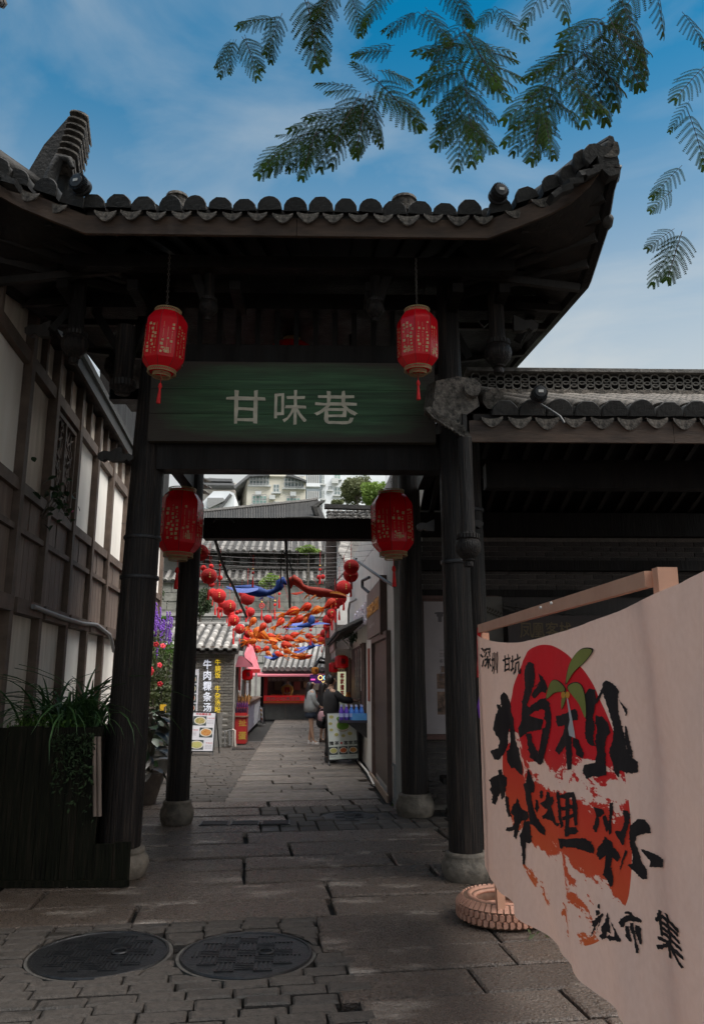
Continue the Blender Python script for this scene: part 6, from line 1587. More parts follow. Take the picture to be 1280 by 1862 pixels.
ob('shop_front', MB().box((.98, 22.6, 0), (2.2, 33, 3.2)), M('shopdark', (.03,.022,.02), (.07,.05,.045), .7, 4), rh)
ob('upper_wall', MB().box((1.02, 22.6, 3.2), (2.2, 33, 5.6)), white2, rh)
zk = FA.Y(600, 1283, 17.3).z
ob('drink_counter', MB().box((.95, 16.6, zk-.06), (XR_-.12, 18.6, zk)), M('countery', (.30,.22,.10), (.42,.32,.16), .5, 5), rh)
ob('counter_front', MB().box((1.02, 16.65, 0), (1.06, 18.55, zk-.062)), MATS['boardpaper'] if 'boardpaper' in MATS else boardpaper, rh)
a = FA.Y(614, 1270, 18.8); b = FA.Y(629, 1222, 18.8)
t = thing('light_box', 'tall pale green lit menu column under the red lanterns', 'light box', a)
ob('lit_panel', MB().box((a.x, 18.8, a.z), (b.x, 18.95, b.z)), M('litgreen', (.55,.62,.45), (.72,.66,.5), .5, 18, emit=(.62,.62,.40), es=.30), t)
pl = Pl((a.x, 18.79, a.z), (1,0,0), (0,0,1)); m = MB(); pl.text(m, '客家擂茶', .06, .46, .12, .09, z=.003, bold=.05, vert=True, res=1); ob('text', m, redink, t)
c0 = FA.Y(627, 1270, 17.6)
for i, (mt, lb_) in enumerate(((orangesilk, 'orange drink jug on the drink counter beside the reaching arm'), (leafb, 'green drink jug on the drink counter next to the orange one'))):
    q = FA.Y(633 - i*22, 1283, 17.3); tag(ob('drink_jug', MB().lathe([(.05,0),(.06,.02),(.06,.2),(.04,.26),(.045,.28)], 12, (min(q.x, 1.1), 17.3, zk)), mt, smooth=50), lb_, 'jug')
lamp = M('warmlamp', (.9,.6,.2), emit=(1,.6,.15), es=1.5)
tag(ob('warm_tube_light', MB().lathe([(.02,0),(.02,.4)], 8, FA.Y(624, 1262, 20)), lamp), 'thin warm light tube inside the drink shop', 'light')
tag(ob('dark_plant_hanging', foliage(MB(), blob(FA.Y(652, 1155, 18.6), (.35,.5,.22)), 260, .03, .07, rv), leafg), 'dark plant clump hanging from the tiled awning end', 'plant')
tag(ob('standing_flyer', Pl(FA.Y(613, 1293, 16.6), (1,0,0), (0,.1,1)).rect(MB(), 0, 0, .20, .18, 0, .01), M('flyer', (.55,.58,.42), (.70,.70,.62), .6, 20)), 'small leaning flyer on top of the green menu board', 'flyer')
# ------------------------------------------------------------------ people
use(FA)
skin = M('skin', (.42,.25,.17), (.50,.31,.22), .55, 10)
hairm = M('hair', (.010,.008,.008), (.028,.022,.02), .45, 30, (8,8,1))
def skinmesh(name, verts, edges, radii, mat, sub=1, root=0):
    me = bpy.data.meshes.new(name); me.from_pydata([tuple(v) for v in verts], edges, [])
    o = bpy.data.objects.new(name, me); COL.objects.link(o)
    md = o.modifiers.new('s', 'SKIN'); md.use_smooth_shade = True
    for i, r in enumerate(radii):
        rr = r if isinstance(r, tuple) else (r, r); o.data.skin_vertices[0].data[i].radius = rr
    o.data.skin_vertices[0].data[root].use_root = True
    s = o.modifiers.new('b', 'SUBSURF'); s.levels = sub; s.render_levels = sub
    out = bpy.data.meshes.new_from_object(o.evaluated_get(bpy.context.evaluated_depsgraph_get())); out.name = name
    bpy.data.objects.remove(o); out.materials.clear(); out.materials.append(mat); out.shade_smooth(); return out
def chain_(pts, radii, mat, name, sub=1): return skinmesh(name, pts, [(i, i+1) for i in range(len(pts)-1)], radii, mat, sub)
def person(name_label, loc, face, height, arms, legs, outfit, group=None, parts=()):
    """pose given in body space: +y is where the person faces, z up, metres for a 1.7 m body"""
    s = height/1.70
    t = inst('person', None, loc, (0, 0, face), s, None, name_label, 'person', group)
    V = [(0,0,.93),(0,.0,1.08),(0,-.01,1.25),(0,-.01,1.40),(0,.0,1.47),(0,.015,1.53)]; Rr = [(.14,.10),(.12,.09),(.145,.095),(.13,.08),(.055,.055),(.05,.055)]; E_ = [(0,1),(1,2),(2,3),(3,4),(4,5)]
    hd = len(V); V += [(0,.025,1.60),(0,.02,1.66)]; Rr += [(.072,.088),(.060,.075)]; E_ += [(5,6),(6,7)]
    for sx_, (el, wr, hn) in zip((-1, 1), arms):
        b = len(V); sh = (sx_*.165, -.01, 1.39); V += [sh, el, wr, hn]; Rr += [.052, .040, .027, .030]; E_ += [(3, b), (b, b+1), (b+1, b+2), (b+2, b+3)]
        d = (Vector(hn)-Vector(wr)).normalized(); sd = d.cross(Vector((0,0,1))) if abs(d.z) < .9 else Vector((0,1,0)); sd.normalize()
        for k in range(4):
            o_ = Vector(hn) + sd*(.021*(k-1.5)) ; q = len(V); V += [tuple(o_ + d*.045), tuple(o_ + d*(.08 - .006*abs(k-1.2)) + Vector((0,0,-.008)))]; Rr += [.0088, .0075]; E_ += [(b+3, q), (q, q+1)]
        q = len(V); V += [tuple(Vector(hn) - d*.02 + sd*.045 + Vector((0,0,.0))), tuple(Vector(hn) + d*.02 + sd*.062)]; Rr += [.0105, .0085]; E_ += [(b+3, q), (q, q+1)]
    for sx_, (kn, an, toe) in zip((-1, 1), legs):
        b = len(V); V += [(sx_*.09, 0, .86), kn, an, toe]; Rr += [.088, .058, .038, .035]; E_ += [(0, b), (b, b+1), (b+1, b+2), (b+2, b+3)]
    body = skinmesh('body', V, E_, Rr, skin, 1)
    def add(n, me, own=t): o = bpy.data.objects.new(n, me); COL.objects.link(o); o.parent = own; return o
    bo = add('body', body)
    fc = MB(); fc.sphere((0, .107, 1.595), .013, 6, 5, (1, 1.1, 1.3)); add('nose', fc.mesh('nose', skin, 180, local=True), bo)
    for sx_ in (-1, 1):
        add('ear', MB().sphere((sx_*.073, .015, 1.60), .02, 6, 5, (.4, .8, 1.3)).mesh('ear', skin, 180, local=True), bo)
        add('eye', MB().sphere((sx_*.03, .100, 1.625), .009, 6, 5, (1.3, .5, .7)).mesh('eye', darkink, 180, local=True), bo)
    add('mouth', MB().sphere((0, .102, 1.558), .014, 6, 5, (1.3, .4, .35)).mesh('mouth', M('lips', (.35,.10,.09)), 180, local=True), bo)
    for n, me in outfit: add(n, me)
    for n, me in parts: add(n, me)
    return t
shoe_w = M('shoewhite', (.52,.48,.46), (.62,.58,.55), .6, 10); shoe_b = M('shoebrown', (.05,.03,.02), (.09,.05,.035), .6, 10); shoe_k = M('shoeblack', (.01,.01,.01), (.03,.03,.03), .5, 10)
greycl = M('greycardigan', (.24,.255,.26), (.33,.345,.35), .9, 14, bump=.2); navy = M('navyskirt', (.02,.03,.05), (.04,.055,.085), .9, 10)
blk = M('blackcloth', (.010,.010,.011), (.024,.023,.024), .85, 10, bump=.2); blk2 = M('charcoalcloth', (.016,.016,.018), (.034,.033,.035), .85, 10, bump=.2)
def shoe(ax, ay, mat, yaw=0): return MB().lathe([(.03,0),(.045,.004),(.05,.03),(.042,.06),(.034,.10),(.03,.11)], 10, (ax, ay, 0), sy=1).lathe([(.02,0),(.046,.003),(.048,.03),(.035,.055),(.01,.062)], 10, (ax, ay+.085, 0), sy=1.9).mesh('shoe', mat, 60, local=True)
def sleeve(a, b, c, r, mat, bell=1.0): return chain_([a, Vector(a).lerp(Vector(b), .5), b, c], [r*1.7, r*1.45, r*1.3, r*1.2*bell], mat, 'sleeve')
# woman with long hair, pale cardigan, navy skirt, pink bag; faces right across the alley, weight on both feet
arms = [((-.20,.06,1.14),(-.13,.24,1.0),(-.10,.31,.97)), ((.20,.06,1.14),(.14,.22,1.0),(.10,.30,.97))]
legs = [((-.085,.04,.48),(-.09,-.02,.09),(-.09,.09,.035)), ((.085,.0,.48),(.09,.06,.09),(.09,.17,.035))]
top = chain_([(0,0,.80),(0,-.005,1.0),(0,-.01,1.22),(0,-.01,1.39),(0,.0,1.49)], [(.30,.235),(.28,.21),(.265,.19),(.24,.155),(.09,.09)], greycl, 'cardigan')
sk = chain_([(0,0,.66),(0,0,.80),(0,0,.95)], [(.25,.20),(.24,.19),(.18,.15)], navy, 'skirt')
hair = chain_([(0,-.105,1.00),(0,-.12,1.20),(0,-.085,1.42),(0,-.035,1.57),(0,-.005,1.66)], [(.10,.05),(.15,.065),(.14,.085),(.125,.115),(.10,.10)], hairm, 'hair')
outfit = [('cardigan', top), ('sleeve', sleeve((-.16,-.01,1.38),(-.21,.05,1.12),(-.155,.20,1.01),.062,greycl,.95)), ('sleeve', sleeve((.16,-.01,1.38),(.21,.05,1.12),(.155,.19,1.01),.062,greycl,.95)), ('skirt', sk), ('hair', hair),
          ('shoe', shoe(-.09,-.02,shoe_w)), ('shoe', shoe(.09,.06,shoe_w))]
w1 = FA.Z(566, 1354)
person('woman with long dark hair, pale grey cardigan and navy skirt, holding a pink bag', (w1.x-.02, w1.y, 0), R(-80), 1.62, arms, legs, outfit)
# bag held in her hands
c = Vector((w1.x+.27, w1.y-.08, 0)); t = thing('handbag', 'pink cloth handbag with white pompom held by the woman in grey', 'bag', (c.x, c.y, .62))
pinkb = M('bagpink', (.50,.28,.33), (.60,.38,.42), .8, 10)
ob('bag_body', MB().lathe([(.03,.58),(.10,.60),(.12,.66),(.11,.75),(.08,.82),(.05,.84)], 12, (c.x, c.y, 0), sy=.6), pinkb, t, 60)
ob('bag_handle', MB().torus((c.x, c.y, .85), .055, .008, 14, 5, 'Y', 0, 180), pinkb, t, 60)
ob('pompom', MB().sphere((c.x+.12, c.y-.04, .67), .055, 10, 8), M('pomwhite', (.62,.58,.58), (.72,.68,.68), .95, 30), t, 60); ob('pompom_cord', MB().tube([(c.x+.05, c.y, .86), (c.x+.10, c.y-.03, .80), (c.x+.12, c.y-.04, .72)], .005, 4), pinkb, t)
# woman in a long black coat, head bent over her phone
arms = [((-.21,.03,1.13),(-.10,.24,1.14),(-.05,.30,1.19)), ((.21,.03,1.13),(.10,.24,1.14),(.05,.30,1.19))]
legs = [((-.09,.02,.48),(-.09,-.03,.09),(-.09,.08,.035)), ((.09,.02,.48),(.09,.0,.09),(.09,.11,.035))]
coat = chain_([(0,0,.34),(0,0,.62),(0,0,.92),(0,-.01,1.2),(0,-.01,1.38),(0,.0,1.46)], [(.28,.21),(.26,.20),(.235,.18),(.255,.18),(.235,.15),(.09,.09)], blk, 'coat')
hair = chain_([(0,-.09,1.12),(0,-.10,1.30),(0,-.08,1.45),(0,-.03,1.58),(0,.0,1.66)], [(.11,.05),(.14,.06),(.14,.085),(.125,.115),(.10,.10)], hairm, 'hair')
outfit = [('coat', coat), ('sleeve', sleeve((-.16,-.01,1.38),(-.21,.03,1.12),(-.11,.22,1.13),.06,blk)), ('sleeve', sleeve((.16,-.01,1.38),(.21,.03,1.12),(.11,.22,1.13),.06,blk)), ('hair', hair), ('shoe', shoe(-.09,-.03,shoe_b)), ('shoe', shoe(.09,.0,shoe_b))]
w2 = FA.Z(588, 1350)
person('woman in a long black coat with lowered head, standing between the other two people', (w2.x, w2.y, 0), R(-55), 1.60, arms, legs, outfit)
# man in black reaching to the counter
arms = [((-.20,.14,1.16),(-.12,.36,1.12),(-.11,.43,1.12)), ((.24,.18,1.24),(.16,.46,1.22),(.14,.54,1.24))]
arms = [arms[0], ((.21,.20,1.22),(.17,.48,1.20),(.16,.56,1.22))]
legs = [((-.09,.05,.48),(-.10,.02,.09),(-.10,.14,.035)), ((.09,-.02,.48),(.10,-.10,.09),(.10,.02,.035))]
swt = chain_([(0,.0,.86),(0,.0,1.0),(0,.0,1.22),(0,.0,1.38),(0,.01,1.47)], [(.235,.18),(.235,.18),(.27,.185),(.25,.155),(.09,.09)], blk2, 'sweater')
trs = skinmesh('trousers', [(0,0,.96),(-.09,.0,.84),(-.095,.05,.48),(-.10,.02,.10),(.09,0,.84),(.095,-.02,.48),(.10,-.10,.10)], [(0,1),(1,2),(2,3),(0,4),(4,5),(5,6)], [(.20,.15),.135,.105,.085,.135,.105,.085], blk, 1)
hair = chain_([(0,-.055,1.53),(0,-.035,1.60),(0,-.005,1.665),(0,.03,1.685)], [(.085,.07),(.115,.095),(.115,.11),(.09,.08)], hairm, 'hair')
outfit = [('sweater', swt), ('sleeve', sleeve((-.16,0,1.38),(-.20,.13,1.15),(-.13,.30,1.12),.06,blk2)), ('sleeve', sleeve((.16,0,1.38),(.21,.19,1.22),(.175,.42,1.20),.06,blk2)), ('trousers', trs), ('hair', hair), ('shoe', shoe(-.10,.02,shoe_k)), ('shoe', shoe(.10,-.10,shoe_k))]
mn = FA.Z(604, 1386)
person('man in black sweater and trousers reaching his arm toward the drink counter', (mn.x-.03, mn.y, 0), R(-76), 1.73, arms, legs, outfit)
# vendor behind the far counter
arms = [((-.20,.06,1.14),(-.10,.24,1.08),(-.06,.30,1.06)), ((.20,.06,1.14),(.10,.24,1.08),(.06,.30,1.06))]
legs = [((-.09,.0,.48),(-.09,0,.09),(-.09,.1,.035)), ((.09,.0,.48),(.09,.0,.09),(.09,.1,.035))]
ylw = M('yellowcloth', (.55,.28,.04), (.65,.36,.07), .8, 8); aprn = M('apronred', (.30,.03,.03), (.38,.05,.04), .8, 8)
top = chain_([(0,0,.80),(0,0,1.0),(0,-.01,1.22),(0,-.01,1.38),(0,0,1.46)], [(.24,.17),(.23,.17),(.25,.17),(.23,.14),(.09,.09)], ylw, 'jacket')
apr = MB().box((-.11,.12,.62),(.11,.14,1.32)).mesh('apron', aprn, local=True)
hair = chain_([(0,-.055,1.55),(0,-.03,1.62),(0,.0,1.67)], [(.06,.05),(.085,.07),(.08,.08)], hairm, 'hair')
c = FA.Y(522, 1270, EY+.9)
person('vendor in a yellow jacket with red apron behind the far kiosk counter', (c.x, EY+.9, 0), R(180), 1.66, arms, legs, [('jacket', top), ('apron', apr), ('hair', hair), ('sleeve', sleeve((-.16,0,1.38),(-.21,.05,1.13),(-.11,.22,1.08),.055,ylw)), ('sleeve', sleeve((.16,0,1.38),(.21,.05,1.13),(.11,.22,1.08),.055,ylw))])

# ------------------------------------------------------------------ hanging decorations over the alley
redball = M('redball', (.60,.008,.012), (.78,.03,.03), .75, 40, bump=.9, bscale=60, rnd=.12, trans=.25)
ballm = MB()
for i in range(9):
    pass
ph = 18
prof = [(max(math.sin(math.pi*i/10), .06), -math.cos(math.pi*i/10)) for i in range(11)]
vs = []
for i, (r, z) in enumerate(prof):
    for k in range(ph*2): a = math.pi*k/ph; q = 1.0 if k % 2 else .93; vs.append((math.cos(a)*r*q, math.sin(a)*r*q, z*(.96 if i % 2 else 1)))
n = ph*2; ballm.add(vs, [(i*n+k, i*n+(k+1)%n, (i+1)*n+(k+1)%n, (i+1)*n+k) for i in range(10) for k in range(n)])
BALL = ballm.mesh('ball', redball, 60, local=True)
tas = MB().tube([(0,0,-1),(0,0,-1.6)], .035, 4).lathe([(.14,-2.9),(.16,-2.7),(.10,-1.9),(.05,-1.6)], 8)
TAS = tas.mesh('tassel', redcord, 50, local=True)
beads = MB()
for k in range(3): beads.sphere((.0, -1.0, .32-.26*k), .085, 6, 5)
BEAD = beads.mesh('gold_beads', M('goldbead', (.55,.35,.08), (.7,.5,.15), .4, 10), 180, local=True)
cordm = MB().bar((0,0,.95), (0,0,4.2), .035).mesh('cord', redcord, local=True)
fishred = M('fishred', (.60,.02,.010), (.74,.07,.015), .65, 5, rnd=.15, trans=.3); fishorg = M('fishorange', (.68,.08,.012), (.80,.30,.03), .65, 7, rnd=.15, trans=.4, contrast=.15)
fishmar = M('fishmaroon', (.30,.012,.012), (.45,.03,.02), .65, 5, trans=.2)
blued = M('clothnavy', (.012,.045,.22), (.02,.07,.32), .7, 5, trans=.2); bluel = M('clothblue', (.10,.16,.55), (.20,.28,.70), .7, 5, trans=.35)
def petal(root, tip, w, bend, n=6, side=(0,1,0)):
    root, tip = Vector(root), Vector(tip); d = tip-root; s = Vector(side); u = d.normalized().cross(s).normalized(); rws = []
    for i in range(n+1):
        t = i/n; ww = w*math.sin(math.pi*(t*.85+.12))**.9*(1-t*.25); c = root + d*t + u*bend*math.sin(math.pi*t) 
        rws.append([c - s*ww + u*ww*.3, c, c + s*ww + u*ww*.3])
    return MB().grid(rws)
def fish_spec(bm_, tm_):
    b = MB().lathe([(.03,-.30),(.10,-.26),(.185,-.17),(.21,-.06),(.19,.06),(.13,.20),(.07,.33),(.05,.42)], 12, axis='X', sy=1.0)
    for k in range(8):
        a = 2*math.pi*k/8; b.tube([(x, math.cos(a)*r*1.01, math.sin(a)*r*1.01) for r, x in ((.10,-.26),(.185,-.17),(.21,-.06),(.19,.06),(.13,.20),(.07,.33))], .007, 4)
    sp = [('fish_body', b.mesh('fish_body', bm_, 60, local=True), None)]
    for tip, w, bd, sd in (((.98,.05,.20),.11,.06,(0,1,0)), ((.90,-.08,-.24),.12,-.05,(0,1,0)), ((.78,.18,-.02),.09,.02,(0,.5,1)), ((.72,-.2,.06),.09,.02,(0,.5,1))):
        sp.append(('tail_fin', petal((.36,0,0), tip, w, bd, side=Vector(sd).normalized()).mesh('tail_fin', tm_, 180, local=True), None))
    for s_ in (-1, 1): sp.append(('side_fin', petal((-.02, s_*.18, -.06), (.26, s_*.34, -.20), .06, .03, 4).mesh('side_fin', tm_, 180, local=True), None))
    sp.append(('hanging_cord', MB().bar((0,0,.2), (0,0,1.5), .008).mesh('hanging_cord', redcord, local=True), None))
    return sp
FS = [fish_spec(fishred, fishorg), fish_spec(fishorg, fishorg), fish_spec(fishred, fishmar)]
ballspec = [('ball', BALL, None), ('tassel', TAS, None), ('gold_beads', BEAD, None), ('cord', cordm, None)]
smallspec = [('ball', BALL, None), ('tassel', TAS, None), ('cord', cordm, None)]
ordn = ['first','second','third','fourth','fifth','sixth','seventh','eighth','ninth','tenth','eleventh','twelfth','thirteenth','fourteenth','fifteenth','sixteenth']
# (px, py, radius px, distance)
left = [(364,1005,16,11.0),(380,1048,15,12.2),(398,1084,13.5,14),(417,1103,12.5,15.5),(425,1128,10.5,18),(436,1144,9.5,20.5),(452,1152,8.5,22),(448,1166,8,24),(457,1174,8,26),(468,1181,7,28)]
leftp = [(357,1033,5),(370,1033,5.5),(384,1030,4.5),(400,1051,5),(385,1063,5.5),(387,1078,8),(404,1098,8),(400,1108,6),(413,1112,7),(420,1118,7),(419,1135,6.5),(430,1150,6),(441,1160,6),(438,1138,6)]
right = [(639,1031,14.5,12),(638,1046,14,12.3),(625,1069,14.5,14),(617,1088,14,16),(609,1098,11,17.5),(603,1116,9,19),(597,1128,11,21),(594,1140,7,23),(590,1152,8,25),(585,1165,7.5,27),(581,1158,6,28)]
mid = [(450,1088,13,15),(487,1132-6,8,17),(455,1113,8.5,19),(440,1080,6,16),(580,1050,4.5,14),(587,1049,4.5,14.3),(437,1112,4,15.5),(431,1114,4,15.3)]
for nm, lst in (('left', left), ('right', right)):
    for k, (px, py, rp, Y) in enumerate(lst):
        spawn(ballspec, 'red_ball', f'{ordn[k]} large red ball with tassel counting from the gateway along the {nm} garland', 'hanging ball', FA.Y(px, py, Y), (0,0,random.uniform(-.5,.5)), rp/F*Y*.98, f'large red balls of the {nm} garland')
for k, (px, py, rp) in enumerate(leftp):
    Y = 11.5 + k*1.1; spawn(smallspec, 'red_ball', f'{ordn[k]} small red ball from the gateway beside the left garland', 'hanging ball', FA.Y(px, py, Y), (0,0,0), rp/F*Y, 'small red balls beside the left garland')
ml = ['big red ball behind the blue cloth creature', 'red ball in the first fish row, centre left', 'red ball just left of the first orange fish row', 'small red ball peeking above the blue creature tail', 'left one of the tiny pair of red balls under the top right cord', 'right one of the tiny pair of red balls under the top right cord', 'right one of the tiny red pair below the ball behind the blue creature', 'left one of the tiny red pair below the ball behind the blue creature']
for k, (px, py, rp, Y) in enumerate(mid): spawn(smallspec, 'red_ball', ml[k], 'hanging ball', FA.Y(px, py, Y), (0,0,0), rp/F*Y)
# fish: head centre px, tail end px, distance
fish = [(533,1112,505,1122,15.5,0),(557,1104,538,1112,14.5,0),(575,1110,553,1121,14.5,1),(601,1097,580,1113,13.5,0),(543,1126,521,1138,15.5,0),(510,1131,496,1145,17,0),(478,1140,466,1155,18,0),(460,1130,448,1146,18.5,1),
        (492,1157,512,1158,20,0),(473,1152,505,1170,18.5,1),(509,1161,530,1164,21,0),(524,1161,545,1168,20.5,0),(547,1164,566,1168,20.5,1),(562,1157,580,1160,20.5,0),(570,1166,585,1172,22,1),(520,1173,545,1176,23,0),
        (459,1166,440,1168,18,1),(500,1177,515,1184,24,1),(484,1180,470,1186,24,0),(506,1190,525,1195,27,0),(522,1184,540,1192,26,1),(540,1184,555,1186,25,0),(548,1193,528,1193,25.5,1),(533,1130,515,1146,18,2),(497,1168,478,1170,22,0),(566,1137,580,1130,22,2),(556,1128,548,1140,24,1),(535,1155,555,1150,23,0),(488,1188,500,1196,29,1),(460,1156,470,1164,20,1)]
rowname = ['in the first row, left of centre','at the top of the first row, centre','in the first row, right of centre','at the right end of the first row','below the gap of the first row','above the second row, at its left','at the left of the second row','at the far left beside the left garland','in the second row beside the left fish','with its long tail toward the centre, second row','in the middle of the second row','in the second row, just right of the middle','in the second row, further right','at the upper right of the second row','at the right end of the second row','hanging under the middle of the second row','pointing left beside the left garland','in the third row, left of centre','at the left end of the third row','in the lowest row beside the lower blue creature','in the lowest row, centre','in the third row, right of centre','at the right end of the lowest row','with dark fins under the first row','small one at the left between second and third row','with dark fins behind the right blue creature','small one behind the right blue creature','small one above the second row, centre right','smallest one near the lower blue creature','small one tucked behind the left garland']
for k, (hx, hy, tx_, ty2, Y, kind) in enumerate(fish):
    hx0 = FA.Y(hx, hy, Y); tl2 = FA.Y(tx_, ty2, Y); dv = tl2-hx0; Lr = dv.length
    s = max(Lr/.92, .30) ; yaw = random.uniform(-.45, .45) + (math.pi if dv.x < 0 else 0); pit = math.atan2(-dv.z, abs(dv.x))
    spawn(FS[kind], 'fabric_goldfish', ('red and orange', 'orange and yellow', 'red')[kind] + ' fabric goldfish ' + rowname[k], 'fabric fish', hx0, (0, pit, yaw), s*1.22, 'fabric goldfish hung over the alley')
# long necked cloth creatures
def creature(name, label, pts, rad, Y, mb_, mf_, fins, eye=None):
    P3 = [FA.Y(px, py, Y) for px, py in pts]; rs = [r/F*Y for r in rad]
    t = thing(name, label, 'fabric figure', P3[2], 'long necked cloth creatures hung over the alley')
    rs = [r*.98 for r in rs]
    n = 14; m = MB().tube(P3, rs, n); ob('body', m, mb_, t, 60)
    for k, (root, tip, w, bd, mt) in enumerate(fins):
        a = FA.Y(*root, Y + (.1 if k % 2 else -.1)); b = FA.Y(*tip, Y + (.5 if k % 2 else -.45)); ob('fin', petal(a, b, w/F*Y, bd/F*Y, 10, side=(0,.8,.6)), mt, t, 180)
    ob('hanging_cord', MB().bar(P3[0] + Vector((0,0,.05)), P3[0] + Vector((0,0,1.1)), .012), black, t); return t
creature('cloth_creature', 'blue cloth creature with round head facing right, long pointed fins', [(521,1062),(515,1055),(509,1061),(507,1069),(498,1075),(486,1079),(472,1077),(456,1073),(440,1070),(424,1067)], [2,7.5,9,7,4.5,6,9.5,10,6,1.5], 12.5, blued, bluel,
    [((470,1070),(411,1066),9,5,bluel),((480,1082),(409,1070),8,-5,blued),((486,1084),(501,1088),4,-1,bluel),((478,1086),(470,1090),4,0,blued)])
creature('cloth_creature', 'red cloth creature with round head facing left, long curved neck and tail', [(527,1070),(527,1058),(534,1054),(543,1060),(549,1067),(560,1073),(578,1077),(598,1079),(615,1083),(630,1087)], [3,8,9.5,8,5.5,7,9,7.5,5,1.5], 12.0, M('clothred', (.38,.02,.012), (.55,.05,.018), .7, 5, trans=.2), fishred,
    [((552,1076),(529,1079),5,2,fishred),((562,1080),(552,1091),5,-2,fishorg),((575,1082),(562,1092),5,-2,fishorg),((590,1082),(575,1091),5,-2,fishorg),((600,1078),(636,1086),5,3,fishorg)])
creature('cloth_creature', 'second blue cloth creature behind the first fish row, pale wing fins', [(562,1122),(566,1124),(566,1132),(563,1136),(552,1138),(540,1139)], [5,7,7,5,4,1.5], 16.5, blued, bluel, [((566,1137),(600,1135),4,2,bluel),((556,1136),(520,1143),6,4,bluel),((550,1132),(520,1133),5,4,bluel)])
creature('cloth_creature', 'third blue cloth creature lower down at the right of the garland', [(561,1172),(565,1170),(569,1174),(562,1178),(552,1180)], [3,5,5.5,4,1.5], 21.5, blued, bluel, [((560,1178),(534,1186),5,2,bluel),((566,1176),(586,1174),3,1,bluel),((556,1176),(540,1178),4,2,bluel)])
creature('cloth_creature', 'lowest blue cloth creature just above the kiosk roof', [(495,1192),(499,1191),(503,1195),(497,1198),(490,1198)], [3,4.5,5,4,1.5], 27, blued, bluel, [((495,1196),(480,1193),4,1,bluel),((502,1195),(520,1194),4,2,bluel)])
creature('cloth_creature', 'orange cloth creature just above the kiosk roof, right of the lowest blue one', [(535,1196),(541,1194),(548,1196),(556,1195),(568,1192)], [3,5,5,4,1.5], 26, fishred, fishorg, [((548,1196),(524,1193),3,1,fishorg),((552,1196),(566,1197),4,-1,fishorg),((550,1193),(562,1189),4,1,fishorg)])
# hanging charms and tassels
def charm(px, py, Y, label, s=1):
    c = FA.Y(px, py, Y); t = thing('hanging_charm', label, 'charm')
    t.location = c; ORG[t.name] = c.copy(); u = s*Y/F
    ob('charm_knot', MB().torus(c, (4 if 'openwork' in label else 1.6)*u, 1.0*u, 12, 5, 'Y').sphere(c, 1.6*u, 6, 5), redcord, t, 60)
    ob('tassel', MB().lathe([(1.8*u, -26*u), (1.6*u, -18*u), (.6*u, -7*u), (.4*u, -5*u)], 6, c), redcord, t, 60)
    ob('bead', MB().sphere(c + Vector((0,0,7*u)), 1.7*u, 6, 5), MATS['goldbead'], t, 180); ob('cord', MB().bar(c + Vector((0,0,5*u)), c + Vector((0,0,34*u)), .006), redcord, t)
for px, py, Y, lb_ in ((460,1042,12,'long red tassel charm in front of the blue creature'),(400,1028,12,'red charm hanging by the bare cable at the upper left'),(582,1036,13,'red charm above the tiny pair of balls at the upper right'),(476,1102,16,'round openwork red charm left of the first fish row'),(500,1100,17,'red tassel charm between the blue creature and the fish'),(448,1105,17,'red tassel charm under the big ball behind the blue creature'),(604,1120,17,'red tassel charm beside the right garland'),(610,1106,15,'second red tassel charm beside the right garland'),(565,1146,17,'red tassel charm under the right blue creature'),(392,1092,15,'red tassel charm beside the left garland'),(425,1145,18,'lower red tassel charm beside the left garland'),(508,1060+20,15,'gold and orange charm under the blue creature head')):
    charm(px, py, Y, lb_)
# wire net and cables
wirem = M('wiregrey', (.05,.045,.045), (.09,.08,.08), .5, 10)
net = thing('wire_net', 'thin wire grid stretched over the alley carrying the decorations', 'wire net', (0, 20, 4.0))
for k in range(24):
    Y = 11.0 + k*.95; z = 3.86 + k*.045; sag = .10
    ob('cross_wire', MB().tube([(-2.6, Y, z), (-1.2, Y, z-sag*.8), (-.1, Y, z-sag), (.7, Y, z-sag*.7), (1.29, Y, z-.02)], .004, 4), wirem, net)
for k in range(9):
    x = -2.3 + k*.44; ob('long_wire', MB().tube([(x, 10.9, 3.80), (x, 18, 4.10), (x, 26, 4.48), (x, 33, 4.8)], .004, 4), wirem, net)
wire('cable', [FA.Y(392, 984, 10.2), FA.Y(400, 1012, 10.6), FA.Y(412, 1045, 11), FA.Y(424, 1066, 11.5), FA.Y(436, 1095, 12.5), FA.Y(448, 1122, 13.5)], .022, black, 'thick dark cable hanging from the left end of the rear beam')
wire('cable', [FA.Y(519, 982, 10.1), FA.Y(521, 1010, 10.4), FA.Y(522, 1040, 10.8), FA.Y(526, 1072, 11.5), FA.Y(527, 1105, 12)], .018, black, 'dark cable hanging from the middle of the rear beam')
wire('cable', [FA.Y(516, 1000, 10.3), FA.Y(511, 1010, 10.4), FA.Y(511, 1035, 10.5), FA.Y(511, 1060, 10.6)], .008, black, 'thin loop of cable beside the middle dark cable')
wire('cable', [FA.Y(514, 1002, 10.3), FA.Y(522, 1012, 10.4), FA.Y(531, 1035, 10.5), FA.Y(532, 1056, 10.6)], .008, black, 'thin wire curving right toward the red creature head')
wire('cable', [FA.Y(388, 950, 9.6), FA.Y(392, 944, 9.6), FA.Y(420, 944, 9.6), FA.Y(426, 950, 9.6)], .010, black, 'loop of cable lying along the top of the rear beam')

